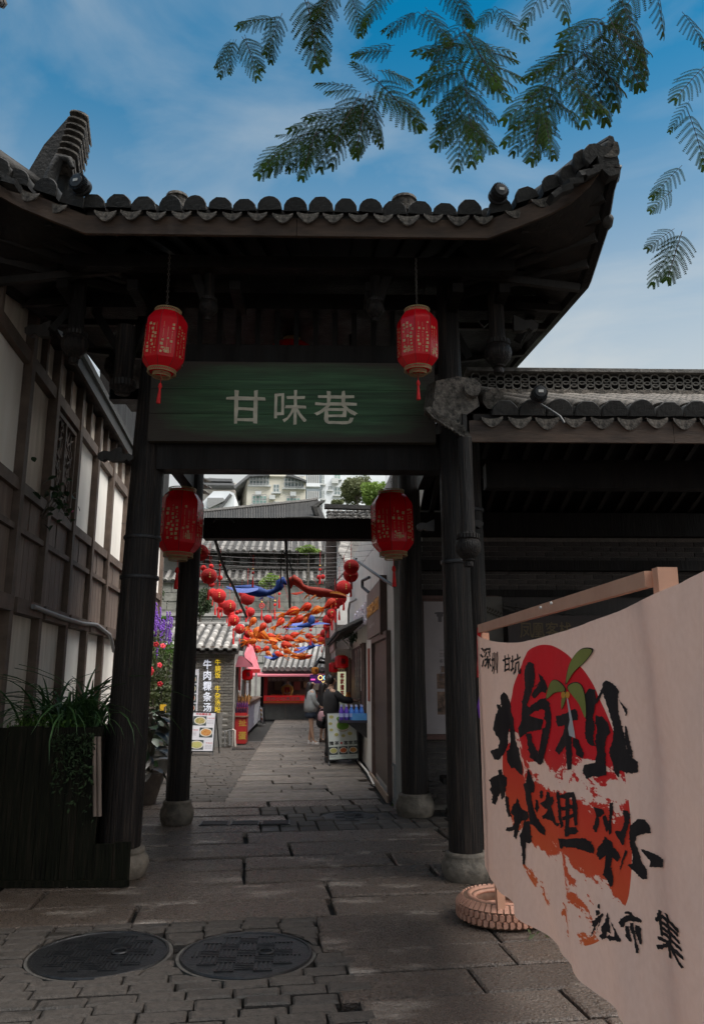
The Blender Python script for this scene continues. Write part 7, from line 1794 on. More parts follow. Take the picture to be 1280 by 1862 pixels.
# ------------------------------------------------------------------ plants along the left side
rv = random.Random(33)
def potm(Rp, Hp): return MB().lathe([(Rp*.62,0),(Rp*.7,.01),(Rp*.95,Hp*.55),(Rp,Hp*.85),(Rp*1.05,Hp*.9),(Rp*1.05,Hp),(Rp*.9,Hp),(Rp*.85,Hp*.88)], 20)
claypot = M('claypot', (.055,.04,.032), (.12,.09,.072), .6, 9, bump=.3); greypot = M('stonepot', (.08,.078,.072), (.15,.145,.13), .7, 9, bump=.3)
BIG = [leafmesh('leaf', leafp, .34, .085, .25, 6, .35), leafmesh('leaf', leafp, .28, .075, .3, 6, .6), leafmesh('leaf', leafg, .30, .08, .2, 6, .3), leafmesh('leaf', leafpale, .26, .075, .3, 6, .7)]
def rubber(px, py, Y, Hh, n, spread, label, pot, potl, Rp=.24, mix=(0,0,1,2,3)):
    c = FA.Z(px, py); c = Vector((FA.Y(px, py, Y).x, Y, 0)); tp = inst('plant_pot', potm(Rp, .42).mesh('plant_pot', pot, 40, local=True), c, (0,0,0), 1, None, potl, 'pot')
    t = thing('leafy_plant', label, 'plant', c + Vector((0,0,.40)))
    for k in range(5): a = k*1.3; ob('stem', MB().tube([c + Vector((0,0,.38)), c + Vector((math.cos(a)*.08, math.sin(a)*.08, .4+Hh*.5)), c + Vector((math.cos(a)*.18, math.sin(a)*.18, .4+Hh*.95))], .012, 5), bark, t)
    for k in range(n):
        a = rv.uniform(0, 6.28); h = rv.uniform(.05, 1)*Hh; rr_ = spread*rv.uniform(.25, .7)
        inst('leaf', BIG[rv.choice(mix)], c + Vector((math.cos(a)*rr_*.6, math.sin(a)*rr_*.6, .40+h)), (rv.uniform(-.5,.35), rv.uniform(-.4,.4), a - math.pi/2 + rv.uniform(-.4,.4)), rv.uniform(.7, 1.15), t)
rubber(258, 1455, 11.3, .85, 44, .42, 'dark reddish leaved plant in the pot right of the left gateway pillar', claypot, 'rough brown clay pot just right of the left gateway pillar', .26)
rubber(272, 1420, 13.4, .75, 40, .42, 'broad leaved plant with pale bluish leaves behind the brown clay pot', greypot, 'dark grey round pot behind the brown clay pot', .3, (0,2,3,3))
rubber(288, 1405, 15.2, .8, 30, .4, 'green broad leaved plant nearest the left rear pillar', greypot, 'grey stone pot near the left rear pillar', .28, (2,2,0,1))
def shrub(name, label, c, r, n, s0, s1, mat, stems=6, base=None, group=None):
    c = Vector(c); base = base if base is not None else 0
    t = thing(name, label, 'shrub' if name != 'tree' else 'tree', (c.x, c.y, base), group)
    for k in range(stems):
        a = rv.uniform(0, 6.28); ob('stem', MB().tube([(c.x, c.y, base), c + Vector((math.cos(a)*r[0]*.3, math.sin(a)*r[1]*.3, -r[2]*.3)), c + Vector((math.cos(a)*r[0]*.65, math.sin(a)*r[1]*.65, r[2]*.5))], [.03,.02,.008], 5), bark, t)
    m = MB()
    for k in range(max(3, int(n/260))):
        cc = blob(c, tuple(q*.72 for q in r))(rv); foliage(m, blob(cc, tuple(q*.45 for q in r)), 260, s0, s1, rv)
    ob('foliage', m, mat, t); return t
c = FA.Y(275, 1245, 16.5); t = shrub('hibiscus_bush', 'tall leafy hibiscus bush with red blooms between the two left pillars', (c.x, 16.5, c.z-.1), (.55,.6,1.35), 3400, .03, .065, leafo)
fl = MB()
for k in range(5): a = k*1.257; fl.sphere((math.cos(a)*.045, -.01, math.sin(a)*.045), .042, 7, 5, (1,.4,1))
fl.sphere((0,-.05,0), .015, 6, 5, (1,2.4,1)); FLW = fl.mesh('flower', M('hibiscusred', (.45,.010,.03), (.58,.03,.04), .7, 10), 60, local=True)
for px, py in ((259,1163),(271,1190),(275,1221),(290,1210),(268,1183),(296,1175),(284,1172),(258,1205),(255,1270),(291,1244),(263,1240)):
    inst('flower', FLW, FA.Y(px, py, 15.9) - Vector((0,0,0)), (rv.uniform(-.5,.5), 0, rv.uniform(-.8,.8)), 1.1 if py in (1221,1163) else .7, t)
c = FA.Y(280, 1160, 18.5); t = shrub('purple_shrub', 'shrub covered in purple flower spikes behind the hibiscus', (c.x, 18.5, c.z-.4), (.65,.5,.8), 1600, .03, .06, leafb)
pur_ = M('purplebloom', (.16,.05,.42), (.32,.14,.62), .8, 10, trans=.2); m = MB()
for k in range(90):
    p = Vector((c.x + rv.gauss(0,.32), 18.1 + rv.uniform(-.3,.2), c.z + rv.gauss(.0,.22)))
    for q in range(7): m.sphere(p + Vector((rv.uniform(-.015,.015), 0, q*.035)), .022, 5, 4)
ob('flower_spike', m, pur_, t, kind='stuff')
c = FA.Y(286, 1280, 17.5); shrub('green_shrub', 'bright green low shrub in front of the purple flowers', (c.x, 17.2, c.z-.1), (.5,.5,.5), 1500, .02, .045, leafb)
a = FA.Y(292, 1300, 16.2); tag(ob('yellow_sign', MB().box((a.x-.02, 16.2, a.z), (a.x+.10, 16.23, a.z+.20)), M('yellowcard', (.65,.38,.02), (.75,.46,.03), .5, 5)), 'small yellow card sign among the plants beside the left rear pillar', 'sign')
tag(ob('weeds', foliage(foliage(MB(), blob(FA.Z(724, 1466), (.08,.08,.10)), 60, .015, .04, rv), blob(FA.Z(681, 1420), (.05,.2,.05)), 80, .015, .035, rv), leafb), 'tufts of weeds along the foot of the white wall', 'weeds', kind='stuff')
# ------------------------------------------------------------------ background up the slope
use(FA)
oldstone = M('oldstone', (.12,.115,.10), (.30,.285,.255), .9, 2.2, bump=.7, bscale=9); oldstone2 = M('oldstone2', (.26,.25,.225), (.42,.40,.37), .9, 1.6, bump=.5, bscale=8)
hillg = M('hillgreen', (.03,.045,.02), (.09,.10,.05), .95, 2, bump=.8)
hl = MB(); rws = []
for j, yy in enumerate((36, 44, 50, 60, 80, 110, 150, 260)):
    rws.append([(x, yy, [ -.1, 1.5, 6.0, 8.5, 11.5, 15, 20, 22][j] + mnoise.noise(Vector((x*.05, yy*.05, 0)))*1.5 - (.0 if j else 0)) for x in range(-130, 140, 10)])
ob('hillside', hl.grid(rws), hillg, kind='structure')
# stepped retaining walls
def stonewall(name, label, px0, py0, px1, py1, Y, mat, d=.8, course=.34, n_max=160):
    a, b = FA.Y(px0, py1, Y), FA.Y(px1, py0, Y); t = thing(name, label, 'wall', (a.x, Y, a.z))
    ob('wall_core', MB().box((a.x, Y+.05, a.z-2), (b.x, Y+d, b.z)), mat, t)
    ob('coping', MB().box((a.x-.1, Y-.12, b.z), (b.x+.1, Y+d, b.z+.16)), mat, t); z = a.z; k = 0; sm = MB()
    while z < b.z - .1:
        x = a.x + random.uniform(-.3, 0)
        while x < b.x:
            w = random.uniform(.5, 1.1); k += 1
            q = MB().box((max(x,a.x)+.015, Y - random.uniform(0,.05), z+.015), (min(x+w, b.x)-.015, Y+.04, min(z+course, b.z)-.015))
            if min(x+w, b.x) - max(x,a.x) > .06:
                if k < n_max: ob('stone_block', q, mat, t)
                else: sm.add(q.v, q.f)
            x += w
        z += course
    if sm.v: ob('stone_blocks', sm, mat, t, kind='stuff')
    return t
ob('terrace', MB().box((-30, 38.9, -.5), (9, 44.6, FA.Y(500,1128,39).z-.2)), hillg, kind='structure')
stonewall('retaining_wall', 'lower grey stone retaining wall behind the kiosk and the noodle shop roof', 240, 1122, 640, 1205, 38, oldstone2, n_max=120)
stonewall('retaining_wall', 'upper stone wall below the old timber gallery', 240, 1058, 640, 1125, 45, oldstone, 1, .5, 120)
tw = thing('gallery_house', 'long old tiled house with dark timber gallery above the stone walls', 'house', FA.Y(450, 1060, 46))
def bgbox(name, px0, py0, px1, py1, Y, depth, mat, par): 
    a, b = FA.Y(px0, py1, Y), FA.Y(px1, py0, Y); return ob(name, MB().box((a.x, Y, a.z), (b.x, Y+depth, b.z)), mat, par)
oldwood = M('oldwood', (.045,.04,.036), (.10,.09,.08), .8, 3)
def tileroof(par, px0, px1, py_e, py_t, Y, depth, mat=tilegrey, pitch=.45, name='roof'):
    a, b = FA.Y(px0, py_e, Y), FA.Y(px1, py_e, Y); zt_ = FA.Y((px0+px1)/2, py_t, Y+depth).z
    ob(name, MB().prism([(a.x, Y, a.z), (a.x, Y+depth, zt_), (a.x, Y+depth, zt_-.25), (a.x, Y, a.z-.14)], (b.x-a.x, 0, 0)), tile, par)
    n = int((b.x-a.x)/pitch); L = math.hypot(depth, zt_-a.z); sl_ = math.atan2(zt_-a.z, depth); m = MB(); vs = []
    for k in range(5): q = math.pi*k/4; vs += [(-math.cos(q)*pitch*.27, -.05, math.sin(q)*pitch*.24), (-math.cos(q)*pitch*.27, L, math.sin(q)*pitch*.24)]
    m.add(vs, [(2*k, 2*k+2, 2*k+3, 2*k+1) for k in range(4)] + [tuple(2*k for k in range(5))]); me = m.mesh('tile_row', mat, 60, local=True)
    for k in range(n+1): inst('tile_row', me, (a.x + pitch*.3 + k*(b.x-a.x-pitch*.6)/max(n,1), Y, a.z+.01), (sl_, 0, 0), 1, par)
    return a, b, zt_
bgbox('wall', 280, 1005, 592, 1042, 47.5, 3, oldstone2, tw)
bgbox('gallery_back', 345, 1004, 590, 1036, 47.3, .15, M('gallerydark', (.05,.045,.04), (.10,.09,.08), .8, 2), tw)
for k in range(15): bgbox('gallery_post', 350+k*17, 1000, 352.2+k*17, 1040, 46.2, .25, oldwood, tw)
bgbox('gallery_beam', 345, 999, 600, 1004, 46.15, .3, oldwood, tw); bgbox('gallery_rail', 345, 1030, 600, 1033, 46.1, .2, oldwood, tw)
for k in range(44): bgbox('gallery_baluster', 350+k*5.6, 1033.2, 351.2+k*5.6, 1041, 46.12, .1, oldwood, tw)
for k in range(9):
    bgbox('gallery_window', 356+k*27, 1012, 370+k*27, 1026, 47.2, .08, M('winpale', (.20,.20,.20), (.34,.34,.33), .4, 3), tw)
tileroof(tw, 270, 600, 1000, 980, 45.6, 3.2)
tileroof(tw, 268, 612, 1055, 1040, 44.8, 1.4)
# a second long roof higher up with an upturned right end
ur = thing('upper_hall', 'long dark tiled roof with upturned right end below the apartment blocks', 'house', FA.Y(470, 950, 58))
bgbox('wall', 290, 946, 582, 980, 60, 4, oldstone2, ur); 
for k in range(13): bgbox('wall_panel', 296+k*22, 950, 312+k*22, 978, 59.9, .12, oldwood if k % 2 else oldstone, ur)
a = [FA.Y(px, py, 58) for px, py in ((360,948),(440,946),(520,944),(560,943),(590,946))]; bq = [FA.Y(px, py, 63) for px, py in ((362,935),(440,927),(520,919),(560,915),(578,912))]
ob('roof', MB().grid([a, [p.lerp(q, .5) - Vector((0,0,.12)) for p, q in zip(a, bq)], bq], (0,0,-.3)), tile, ur)
nrow = 70
for k in range(nrow):
    t_ = k/(nrow-1)*3.99; i = int(t_); p = a[i].lerp(a[i+1], t_-i); q = bq[i].lerp(bq[i+1], t_-i)
    ob('tile_row', MB().tube([p + Vector((0,-.05,.04)), p.lerp(q,.5) + Vector((0,0,-.07)), q + Vector((0,0,.05))], .13, 4), tile, ur)
ob('ridge', MB().tube([p + Vector((0,0,.15)) for p in bq], .22, 6), tilegrey, ur)
ob('ridge_end', MB().tube([FA.Y(px, py, 58.5) for px, py in ((582,950),(576,935),(572,922),(580,915),(590,911))], [.1,.28,.3,.2,.06], 6), tile, ur)
# near tile roof edge on the right above the white wall
nr_ = thing('tiled_wall_top', 'old tile coping roof above the far end of the white wall', 'roof', FA.Y(640, 945, 22))
a, b, _ = tileroof(nr_, 597, 690, 947, 930, 21.5, 1.6, tilegrey, .2, 'roof_deck')
rl_ = MB()
for k in range(13):
    for j in range(3): c = FA.Y(599+k*7.3, 944-j*5.5, 21.4+j*.3); inst('stacked_tile', TG, c, (R(15), rv.uniform(-.2,.2), rv.uniform(-.3,.3)), 1.25, nr_)
ob('ridge', MB().bar(FA.Y(590, 921, 22.5), FA.Y(700, 925, 22.5), .25, .12), tile, nr_)
ob('gable_pier', MB().box((FA.Y(593, 1000, 23).x, 23, 0), (FA.Y(611, 1000, 23).x, 23.5, FA.Y(600, 945, 23).z)), M('brownbrick', (.055,.04,.033), (.13,.10,.085), .85, 4, bump=.4), nr_)
ob('gable_wall', MB().box((FA.Y(611, 1000, 23.2).x+.01, 23.2, 0), (FA.Y(690, 1000, 23.2).x, 23.6, FA.Y(640, 946, 23).z)), white2, nr_)
for k in range(16):
    c = FA.Y(632 + 10*math.sin(k*.5)*.4 + k*.9, 984 + k*3.1, 20.8 - k*.12); inst('stacked_tile', TG, c, (R(20), rv.uniform(-.4,.4), R(80)), 1.9, nr_)
# curled tile eave at the very left of the opening
lt_ = thing('left_roof_corner', 'broken stacked tile corner of a roof behind the left lantern', 'roof', FA.Y(358, 880, 14))
for k in range(12):
    p = FA.Y(352 + (k%4)*6, 868 + k*2.8, 14 + .1*k); inst('stacked_tile', TG, p, (R(5), R(-8) + rv.uniform(-.1,.1), rv.uniform(-.3,.3)), (1.6, 1, .9), lt_)
# left side behind: white slab building edge seen between the left pillar and lantern, trees
tag(ob('side_post', MB().box((FA.Y(262, 1000, 13).x, 13, 0), (FA.Y(268, 1000, 13).x, 13.2, 5)), greybeam), 'grey timber post standing right of the left gateway pillar', 'post')
# apartment blocks
glassm = M('aptglass', (.10,.13,.13), (.22,.27,.27), .2, 3); framew = M('aptframe', (.45,.46,.45), (.55,.56,.55), .5, 4); grille = M('aptgrille', (.20,.20,.20), (.30,.30,.30), .6, 4)
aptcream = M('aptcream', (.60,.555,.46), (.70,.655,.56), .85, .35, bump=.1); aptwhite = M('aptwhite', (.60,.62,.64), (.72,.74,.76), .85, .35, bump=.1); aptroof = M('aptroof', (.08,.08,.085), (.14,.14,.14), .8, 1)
aptgreen = M('aptgreenglass', (.16,.28,.24), (.25,.38,.33), .25, 3)
def awin(par, px0, py0, px1, py1, Y, mat=glassm, cols_=2, cage=False):
    a, b = FA.Y(px0, py1, Y), FA.Y(px1, py0, Y)
    w = ob('window', MB().box((a.x, Y-.10, a.z), (b.x, Y-.02, b.z)), framew, par)
    n = cols_; ww = (b.x-a.x)/n; hh_ = (b.z-a.z)
    for i in range(n):
        for j in range(2): ob('pane', MB().box((a.x+i*ww+.07, Y-.13, a.z+.06+j*hh_/2), (a.x+(i+1)*ww-.07, Y-.101, a.z+(j+1)*hh_/2-.06)), mat, w)
    ob('sill', MB().box((a.x-.2, Y-.4, a.z-.22), (b.x+.2, Y-.02, a.z-.02)), framew, w)
    if cage:
        m = MB(); k = 0; x = a.x
        while x <= b.x+.01: m.box((x-.03, Y-.75, a.z), (x+.03, Y-.69, b.z)); x += .42
        for z in (a.z, (a.z+b.z)/2, b.z): m.box((a.x, Y-.76, z-.03), (b.x, Y-.68, z+.03))
        ob('window_grille', m, grille, w, kind='stuff')
ap = thing('apartment_block', 'cream apartment block with caged windows seen through the gateway', 'building', FA.Y(490, 940, 90))
FR_ = FA.Y(448, 930, 90); TR = FA.Y(556, 866, 90)
ob('wall', MB().box((FR_.x, 90, 10), (TR.x, 104, TR.z)), aptcream, ap)
sd0, sd1 = FA.Y(425, 930, 97), FA.Y(448, 930, 90)
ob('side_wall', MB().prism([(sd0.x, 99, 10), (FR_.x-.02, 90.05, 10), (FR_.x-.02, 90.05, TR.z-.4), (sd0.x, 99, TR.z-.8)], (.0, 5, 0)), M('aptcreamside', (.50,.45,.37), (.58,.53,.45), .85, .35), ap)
ob('roof_slab', MB().prism([FA.Y(px, py, 89) for px, py in ((425,884),(452,862),(490,861),(490,864),(454,866),(427,888))], (0, 12, 0)), aptroof, ap)
ob('roof_slab', MB().prism([FA.Y(px, py, 89) for px, py in ((520,861),(530,862),(557,873),(557,876),(528,866),(520,865))], (0, 12, 0)), aptroof, ap)
ob('parapet', MB().box((FA.Y(489, 866, 89.8).x, 89.7, FA.Y(489, 866, 89.8).z), (FA.Y(524, 866, 89.8).x, 90.0, FA.Y(489, 862, 89.8).z)), aptcream, ap)
for q in ((497,881,508,895),(497,912,508,927),(459,902,485,917),(521,906,546,921)): awin(ap, *q, 90, aptgreen if q[2]-q[0] > 15 else glassm, 4 if q[2]-q[0] > 15 else 2, q[2]-q[0] > 15)
for q in ((454,866,490,882),(517,870,553,887)): awin(ap, *q, 90, glassm, 6, True)
for q in ((428,888,436,897),(438,878,446,890),(427,912,437,930)):
    a, b = FA.Y(q[0], q[3], 93), FA.Y(q[2], q[1], 93); ob('balcony_cage', MB().box((a.x, 92.5, a.z), (b.x, 94, b.z)), grille, ap)
for px, py in ((470,898),(533,899),(495,905)): c = FA.Y(px, py, 89.9); ob('air_conditioner', MB().box((c.x-.35, 89.5, c.z-.25), (c.x+.35, 89.95, c.z+.25)), framew, ap)
aw_ = thing('apartment_block', 'tall white apartment block with stacked balconies, right of the cream one', 'building', FA.Y(600, 930, 110))
a, b = FA.Y(586, 930, 110), FA.Y(700, 850, 110)
ob('wall', MB().box((a.x, 110, 10), (b.x, 122, b.z+6)), aptwhite, aw_)
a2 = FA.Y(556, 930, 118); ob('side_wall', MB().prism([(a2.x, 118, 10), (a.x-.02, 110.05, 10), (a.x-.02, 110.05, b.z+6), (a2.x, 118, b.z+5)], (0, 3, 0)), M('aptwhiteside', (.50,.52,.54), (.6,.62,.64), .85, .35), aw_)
for k in range(3):
    for (x0, x1) in ((557, 582),):
        y0 = 866 + k*29; p, q = FA.Y(x0, y0+17+4, 109.5), FA.Y(x1, y0, 109.5)
        ob('balcony', MB().box((p.x, 108.6, p.z), (q.x, 110.02, p.z+.5)), aptwhite, aw_); ob('balcony_cage', MB().box((p.x+.1, 108.8, p.z+.51), (q.x-.1, 109.9, q.z)), grille, aw_)
        for j in range(6): xx = p.x+.2+j*(q.x-p.x-.4)/5; ob('balcony_bar', MB().box((xx-.05, 108.7, p.z+.51), (xx+.05, 108.79, q.z)), framew, aw_)
for q in ((608,863,619,871),(608,886,619,900),(597,884,603,891),(634,871,646,880),(584,864,590,880),(584,892,590,907)): awin(aw_, *q, 110, aptgreen if q[0] == 608 and q[1] < 870 else glassm, 2)
c = FA.Y(609, 875, 109.8); ob('air_conditioner', MB().box((c.x-.5, 109.3, c.z-.4), (c.x+.5, 109.98, c.z+.4)), framew, aw_)
al = thing('apartment_block', 'white block with dark sloping awnings, left of the cream one', 'building', FA.Y(385, 930, 84))
a, b = FA.Y(366, 945, 84), FA.Y(426, 893, 84)
ob('wall', MB().prism([FA.Y(px, py, 84) for px, py in ((340,960),(426,960),(426,897),(418,893),(388,893),(366,915),(340,935))], (0, 6, 0)), aptwhite, al)
ob('upper_wall', MB().prism([FA.Y(px, py, 92) for px, py in ((350,930),(430,930),(430,878),(372,876),(355,892))], (0, 6, 0)), M('aptpink', (.50,.45,.41), (.6,.55,.5), .85, .4), al)
for q in ((372,876,424,880),(366,884,428,887)): a, b = FA.Y(q[0], q[3], 91), FA.Y(q[2], q[1], 91); ob('awning', MB().box((a.x, 89.5, a.z), (b.x, 91.8, b.z)), aptroof, al)
ob('balcony', MB().prism([FA.Y(px, py, 83.5) for px, py in ((377,905),(406,905),(409,910),(380,924),(377,920))], (0, 1, 0)), grille, al)
ob('roof_frame', MB().prism([FA.Y(px, py, 93) for px, py in ((380,868),(412,872),(412,876),(380,874))], (0, 3, 0)), grille, al)
for q in ((370,924,375,934),(409,923,412,932),(401,930,405,937)): awin(al, *q, 83.98, glassm, 1)
ob('roof_line', MB().bar(FA.Y(395, 930, 83.8), FA.Y(420, 899, 83.8), .3, .3), aptroof, al)
# trees behind
leafy = M('treelight', (.10,.17,.03), (.24,.34,.07), .6, .8, trans=.35); leafz = M('treeolive', (.09,.11,.045), (.20,.21,.10), .6, .8, trans=.3); leafdk = M('treedark', (.025,.045,.02), (.08,.11,.045), .6, .8, trans=.3)
def tree(label, px, py, Y, rpx, n, mat, s=(.12,.3), trunk=None, group='trees on the slope behind the alley'):
    c = FA.Y(px, py, Y); u = Y/F; r = (rpx[0]*u, rpx[0]*u*.7, rpx[1]*u); base = c.z - r[2]*2.2
    t = thing('tree', label, 'tree', (c.x, Y, base), group)
    tk = MB().tube([(c.x, Y, base-2), (c.x+r[0]*.05, Y, c.z-r[2]*.6), (c.x-r[0]*.05, Y, c.z+r[2]*.3)], [.05*r[2]+.05, .035*r[2]+.04, .02], 7)
    for k in range(6): a = k*1.05; tk.tube([(c.x, Y, c.z-r[2]*.5), (c.x+math.cos(a)*r[0]*.7, Y+math.sin(a)*r[1]*.7, c.z + r[2]*rv.uniform(-.1,.5))], [.03*r[2]+.02, .012], 5)
    ob('trunk', tk, bark, t)
    m = MB(); nc_ = 16
    for k in range(nc_):
        cc = blob(c, tuple(q*.75 for q in r))(rv); foliage(m, blob(cc, tuple(q*.38 for q in r), .9), n//nc_, s[0]*u*12, s[1]*u*12, rv)
    ob('crown', m, mat, t)
tree('olive brown loose tree in front of the white apartment block', 648, 893, 75, (38, 34), 7000, leafz)
tree('bright green tree at the right edge of the gap above the rear beam', 684, 902, 60, (32, 36), 6000, leafy)
tree('pale bushy treetop at the lower left of the trees above the tile roof', 615, 913, 72, (16, 8), 1400, leafz)
tree('small yellowish bush below the white block at the left', 385, 941, 64, (20, 5), 1200, leafy)
tree('green bush on the slope right of the left rear lantern tassel', 364, 1098, 36.5, (26, 28), 3800, leafdk)
tree('large leaved climbing tree left of the left rear pillar', 280, 1085, 30, (20, 42), 3400, leafdk)
tree('yellow green bush growing on the upper stone wall', 492, 1058, 44, (22, 14), 1800, leafy)
tree('low yellow green bush at the gallery roof right end', 560, 1000, 44, (28, 8), 1600, leafy)
tree('grassy green bush beside the purple flowers', 290, 1128, 24, (22, 9), 1500, leafb)
tree('sparse bare reddish bush above the gallery roof', 520, 985, 52, (60, 6), 900, M('drybush', (.14,.09,.07), (.24,.17,.13), .8, 1), (.05, .12))
# ------------------------------------------------------------------ overhanging feathery tree, with an added crown that shades the foreground
use(FA)
fernm = M('fernleaf', (.022,.050,.008), (.075,.145,.022), .75, 5, rnd=.4, trans=.25, spec=.12)
def fern(seed, L=.36, pin=.125, np_=9, nl=15):
    q = random.Random(seed); m = MB(); rach = MB(); pts = []
    for i in range(np_+1):
        t = i/np_; pts.append(Vector((0, L*t, -.10*L*t*t)))
    rach.tube(pts, [.0022]*len(pts), 4)
    for i in range(1, np_+1):
        t = i/np_; pl_ = pin*(math.sin(math.pi*(.22 + .68*t))**.6)*(1 - .25*t)
        for sgn in (-1, 1):
            base = pts[i]; ang = R(62 - 34*t + q.uniform(-6, 6)); dr = q.uniform(.5, .95)
            pp_ = [base + Vector((sgn*math.sin(ang)*pl_*u, math.cos(ang)*pl_*u, -dr*pl_*.55*u*u)) for u in [k/5 for k in range(6)]]
            rach.tube(pp_, .0010, 3)
            for k in range(1, nl):
                u = k/nl; j = min(int(u*5), 4); p = pp_[j].lerp(pp_[j+1], u*5-j); d = (pp_[j+1]-pp_[j]).normalized(); sd = d.cross(Vector((0,0,1))).normalized()
                ll = .0135*(1 - .5*u)*(.7 + .3*min(u*6, 1))
                for s2 in (-1, 1):
                    e = p + sd*s2*ll + d*ll*.45 + Vector((0,0,-.002)); wv = d*.0022
                    m.add([p - wv, p + wv, e + wv*.7, e - wv*.7], [(0,1,2,3)])
    return m.mesh('leaflets', fernm, 180, local=True), rach.mesh('rachis', bark, 180, local=True)
FERN = [fern(k, .30 + .03*k, .115 + .006*k) for k in range(4)]
TY = 3.2
tt_ = thing('feathery_tree', 'tree with feathery fern like leaves hanging over the gateway from above', 'tree', (3.4, 1.2, 0))
trunk = MB().tube([(3.4, 1.2, 0), (3.3, 1.3, 1.6), (3.2, 1.5, 3.2), (2.9, 2.0, 4.6), (2.3, 2.6, 5.6)], [.17,.15,.13,.10,.07], 10)
ob('trunk', trunk, bark, tt_, 60)
rc = random.Random(77)
ob('trunk', MB().tube([(5.2, -3.2, 0), (5.0, -3.0, 3.5), (4.4, -2.2, 7.5), (3.6, -1.0, 10.5), (2.5, .5, 12)], [.34,.28,.24,.17,.08], 12), bark, tt_, 60)  # second trunk, added with its branches to carry the unseen shading crown
for k in range(9):
    a = k*.7; ob('branch', MB().tube([(4.2, -1.9, 8.2), (4.0 + 2.6*math.cos(a), -1 + 2.4*math.sin(a), 10.6), (2.6 + 6.4*math.cos(a), .8 + 5*math.sin(a), 12.3)], [.13,.08,.03], 7), bark, tt_, 60)
crown = MB()  # added leaf mass, out of view overhead, keeps sun and sky off the foreground
for k in range(90):
    a = rc.uniform(0, 6.28); q = math.sqrt(rc.random()); cc = (3.0 + 7.0*q*math.cos(a), -.6 + 5.6*q*math.sin(a), 12.4 + rc.uniform(-.9, .9)); foliage(crown, blob(cc, (1.5, 1.3, .5), .3), 190, .17, .32, rc)
ob('crown', crown, leafdk, tt_, kind='stuff')
def br(pts, r0, r1):
    P_ = [FA.Y(*p) if len(p) == 3 else Vector(p) for p in pts]; n_ = len(P_)
    ob('branch', MB().tube(P_, [r0 + (r1-r0)*i/(n_-1) for i in range(n_)], 6), bark, tt_, 60)
def bp2(px, py, Y): return FA.Y(px, py, Y)
br([bp2(1180, -60, 3.0), bp2(1000, -70, 3.1), bp2(850, -40, 3.2), bp2(760, 20, 3.2), bp2(713, 92, 3.2), bp2(695, 140, 3.25), bp2(672, 170, 3.3), bp2(640, 195, 3.3), bp2(600, 225, 3.3), bp2(560, 242, 3.3), bp2(525, 258, 3.3)], .03, .0045)
br([Vector((2.3, 2.6, 5.6)), Vector((1.9, 2.8, 5.3)), bp2(1180, -60, 3.0)], .05, .03)
br([bp2(1000, -70, 3.1), bp2(900, 10, 3.0), bp2(848, 80, 3.0), bp2(845, 150, 3.0), bp2(838, 215, 3.0)], .018, .005)
br([bp2(1180, -60, 3.0), bp2(1110, 20, 2.9), bp2(1060, 80, 2.9), bp2(1010, 150, 2.9), bp2(980, 210, 2.95)], .02, .005)
br([bp2(850, -40, 3.2), bp2(620, -20, 3.3), bp2(500, 30, 3.3), bp2(440, 60, 3.3), bp2(410, 90, 3.35)], .014, .003)
br([bp2(1180, -60, 3.0), bp2(1280, 120, 2.9), bp2(1240, 260, 2.9), bp2(1215, 380, 2.9)], .02, .004)
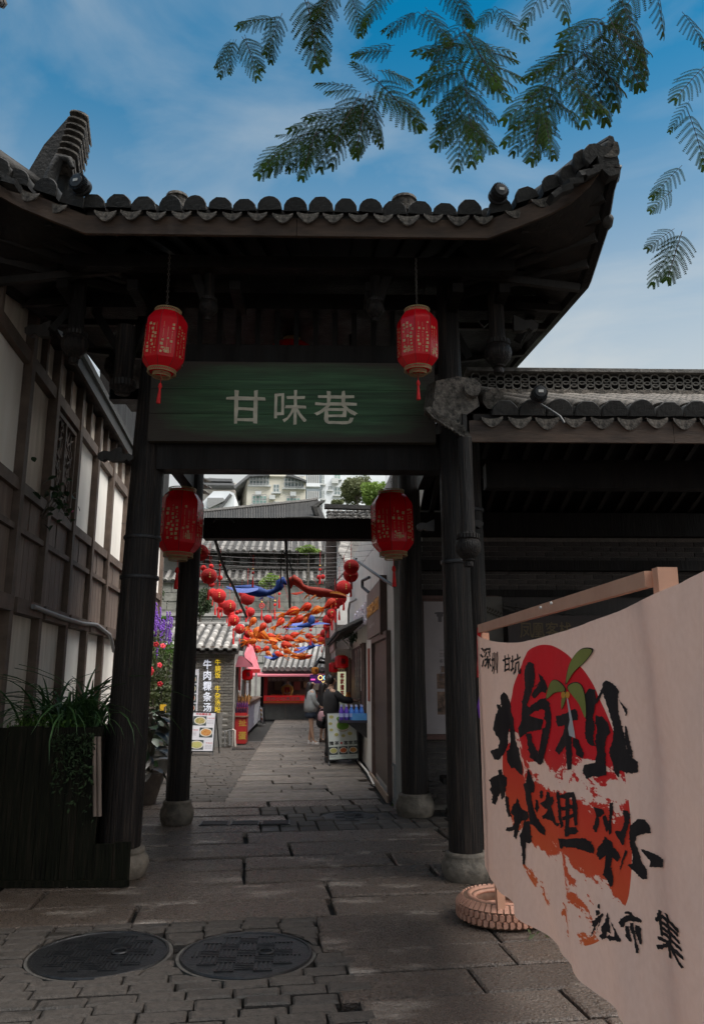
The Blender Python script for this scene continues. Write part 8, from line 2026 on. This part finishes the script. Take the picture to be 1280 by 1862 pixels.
# leaves: base px, tip px, distance
LV = [(655,165,590,160,3.2),(690,150,640,105,3.2),(645,205,560,208,3.25),(610,222,530,232,3.3),(600,228,480,300,3.3),(585,235,520,305,3.3),(620,215,575,300,3.3),(640,200,605,300,3.25),(660,180,650,285,3.25),(672,172,700,265,3.2),(680,165,770,195,3.2),(688,150,770,225,3.2),(700,125,755,150,3.2),(560,245,500,260,3.3),(640,195,690,250,3.3),(655,178,610,250,3.3),
      (713,92,640,92,3.2),(600,225,550,290,3.35),(660,185,632,240,3.3),(560,240,470,290,3.3),(520,262,470,312,3.3),(575,238,545,318,3.25),
      (430,70,398,138,3.3),(445,62,465,135,3.3),(420,80,385,120,3.35),(500,30,490,110,3.3),(560,0,575,112,3.3),(600,-10,560,70,3.3),(640,-10,655,60,3.3),
      (845,100,770,150,3.0),(846,120,930,170,3.0),(842,150,790,210,3.0),(840,160,910,215,3.0),(838,190,810,262,3.0),(838,200,862,290,3.0),(838,205,835,300,3.05),(848,80,770,90,3.0),(848,85,945,100,3.0),(845,140,880,250,3.0),(842,150,800,240,3.1),(850,60,905,150,3.0),(850,50,780,110,3.05),(838,210,905,262,3.0),(845,110,950,150,3.05),(845,120,765,175,3.05),
      (1030,120,960,170,2.9),(1010,150,930,225,2.9),(990,190,930,275,2.9),(985,200,970,285,2.9),(985,205,1010,280,2.9),(1000,170,1060,225,2.9),(1020,130,1100,200,2.9),(1050,90,1150,160,2.9),(1060,80,990,120,2.9),(1070,70,1150,110,2.85),(1040,110,1070,215,2.9),(1090,40,1180,90,2.85),(1090,50,1130,190,2.9),(1010,150,990,250,2.95),(1050,90,960,130,2.95),(1100,30,1020,70,2.95),(1060,80,1110,215,2.95),(1130,0,1190,130,2.9),(1110,20,1185,150,2.95),
      (1240,300,1184,352,2.9),(1222,345,1186,378,2.9),(1226,415,1180,446,2.9),(1232,430,1184,512,2.9),(1240,420,1215,500,2.9),(1250,200,1290,300,2.9),(1255,180,1215,240,2.9),(1280,120,1230,170,2.9),
      (760,20,700,60,3.2),(760,20,820,70,3.2),(900,10,850,60,3.0),(900,10,960,60,3.0),(500,30,430,40,3.3),(700,-30,660,40,3.2),(1000,-70,1040,30,3.1),(1180,-60,1220,60,3.0),(1180,-60,1120,40,3.0),(1240,20,1290,80,2.9),(1000,-40,950,40,3.1),(620,-20,560,30,3.3),(820,-30,860,40,3.2)]
LV += [(a+rv.uniform(-14,14), b_+rv.uniform(-12,12), c_+rv.uniform(-20,16), d_+rv.uniform(-22,4), e_+rv.uniform(-.15,.15)) for a, b_, c_, d_, e_ in LV if b_ > -40 and a < 1150 and d_ < 300]
for k, (bx, by, ex_, ey_, Y) in enumerate(LV):
    p = FA.Y(bx, by, Y); q = FA.Y(ex_, ey_, Y + rv.uniform(-.10, .10)); d = q-p; fm_2 = FERN[k % 4]
    yw = math.atan2(-d.x, d.y); pt_ = math.atan2(d.z, math.hypot(d.x, d.y)); Lm = .30 + .03*(k % 4)
    e = Matrix.Identity(3); yv = d.normalized(); up_ = Vector((rv.uniform(-.4,.4), -1 + rv.uniform(-.5,.5), .3)); xv = yv.cross(up_).normalized(); zv = xv.cross(yv)
    e = Matrix((xv, yv, zv)).transposed().to_euler()
    lf = inst('leaf', fm_2[0], p, tuple(e), d.length/Lm*.9, tt_)
    st2 = bpy.data.objects.new('leaf_stalk', fm_2[1]); COL.objects.link(st2); st2.parent = lf
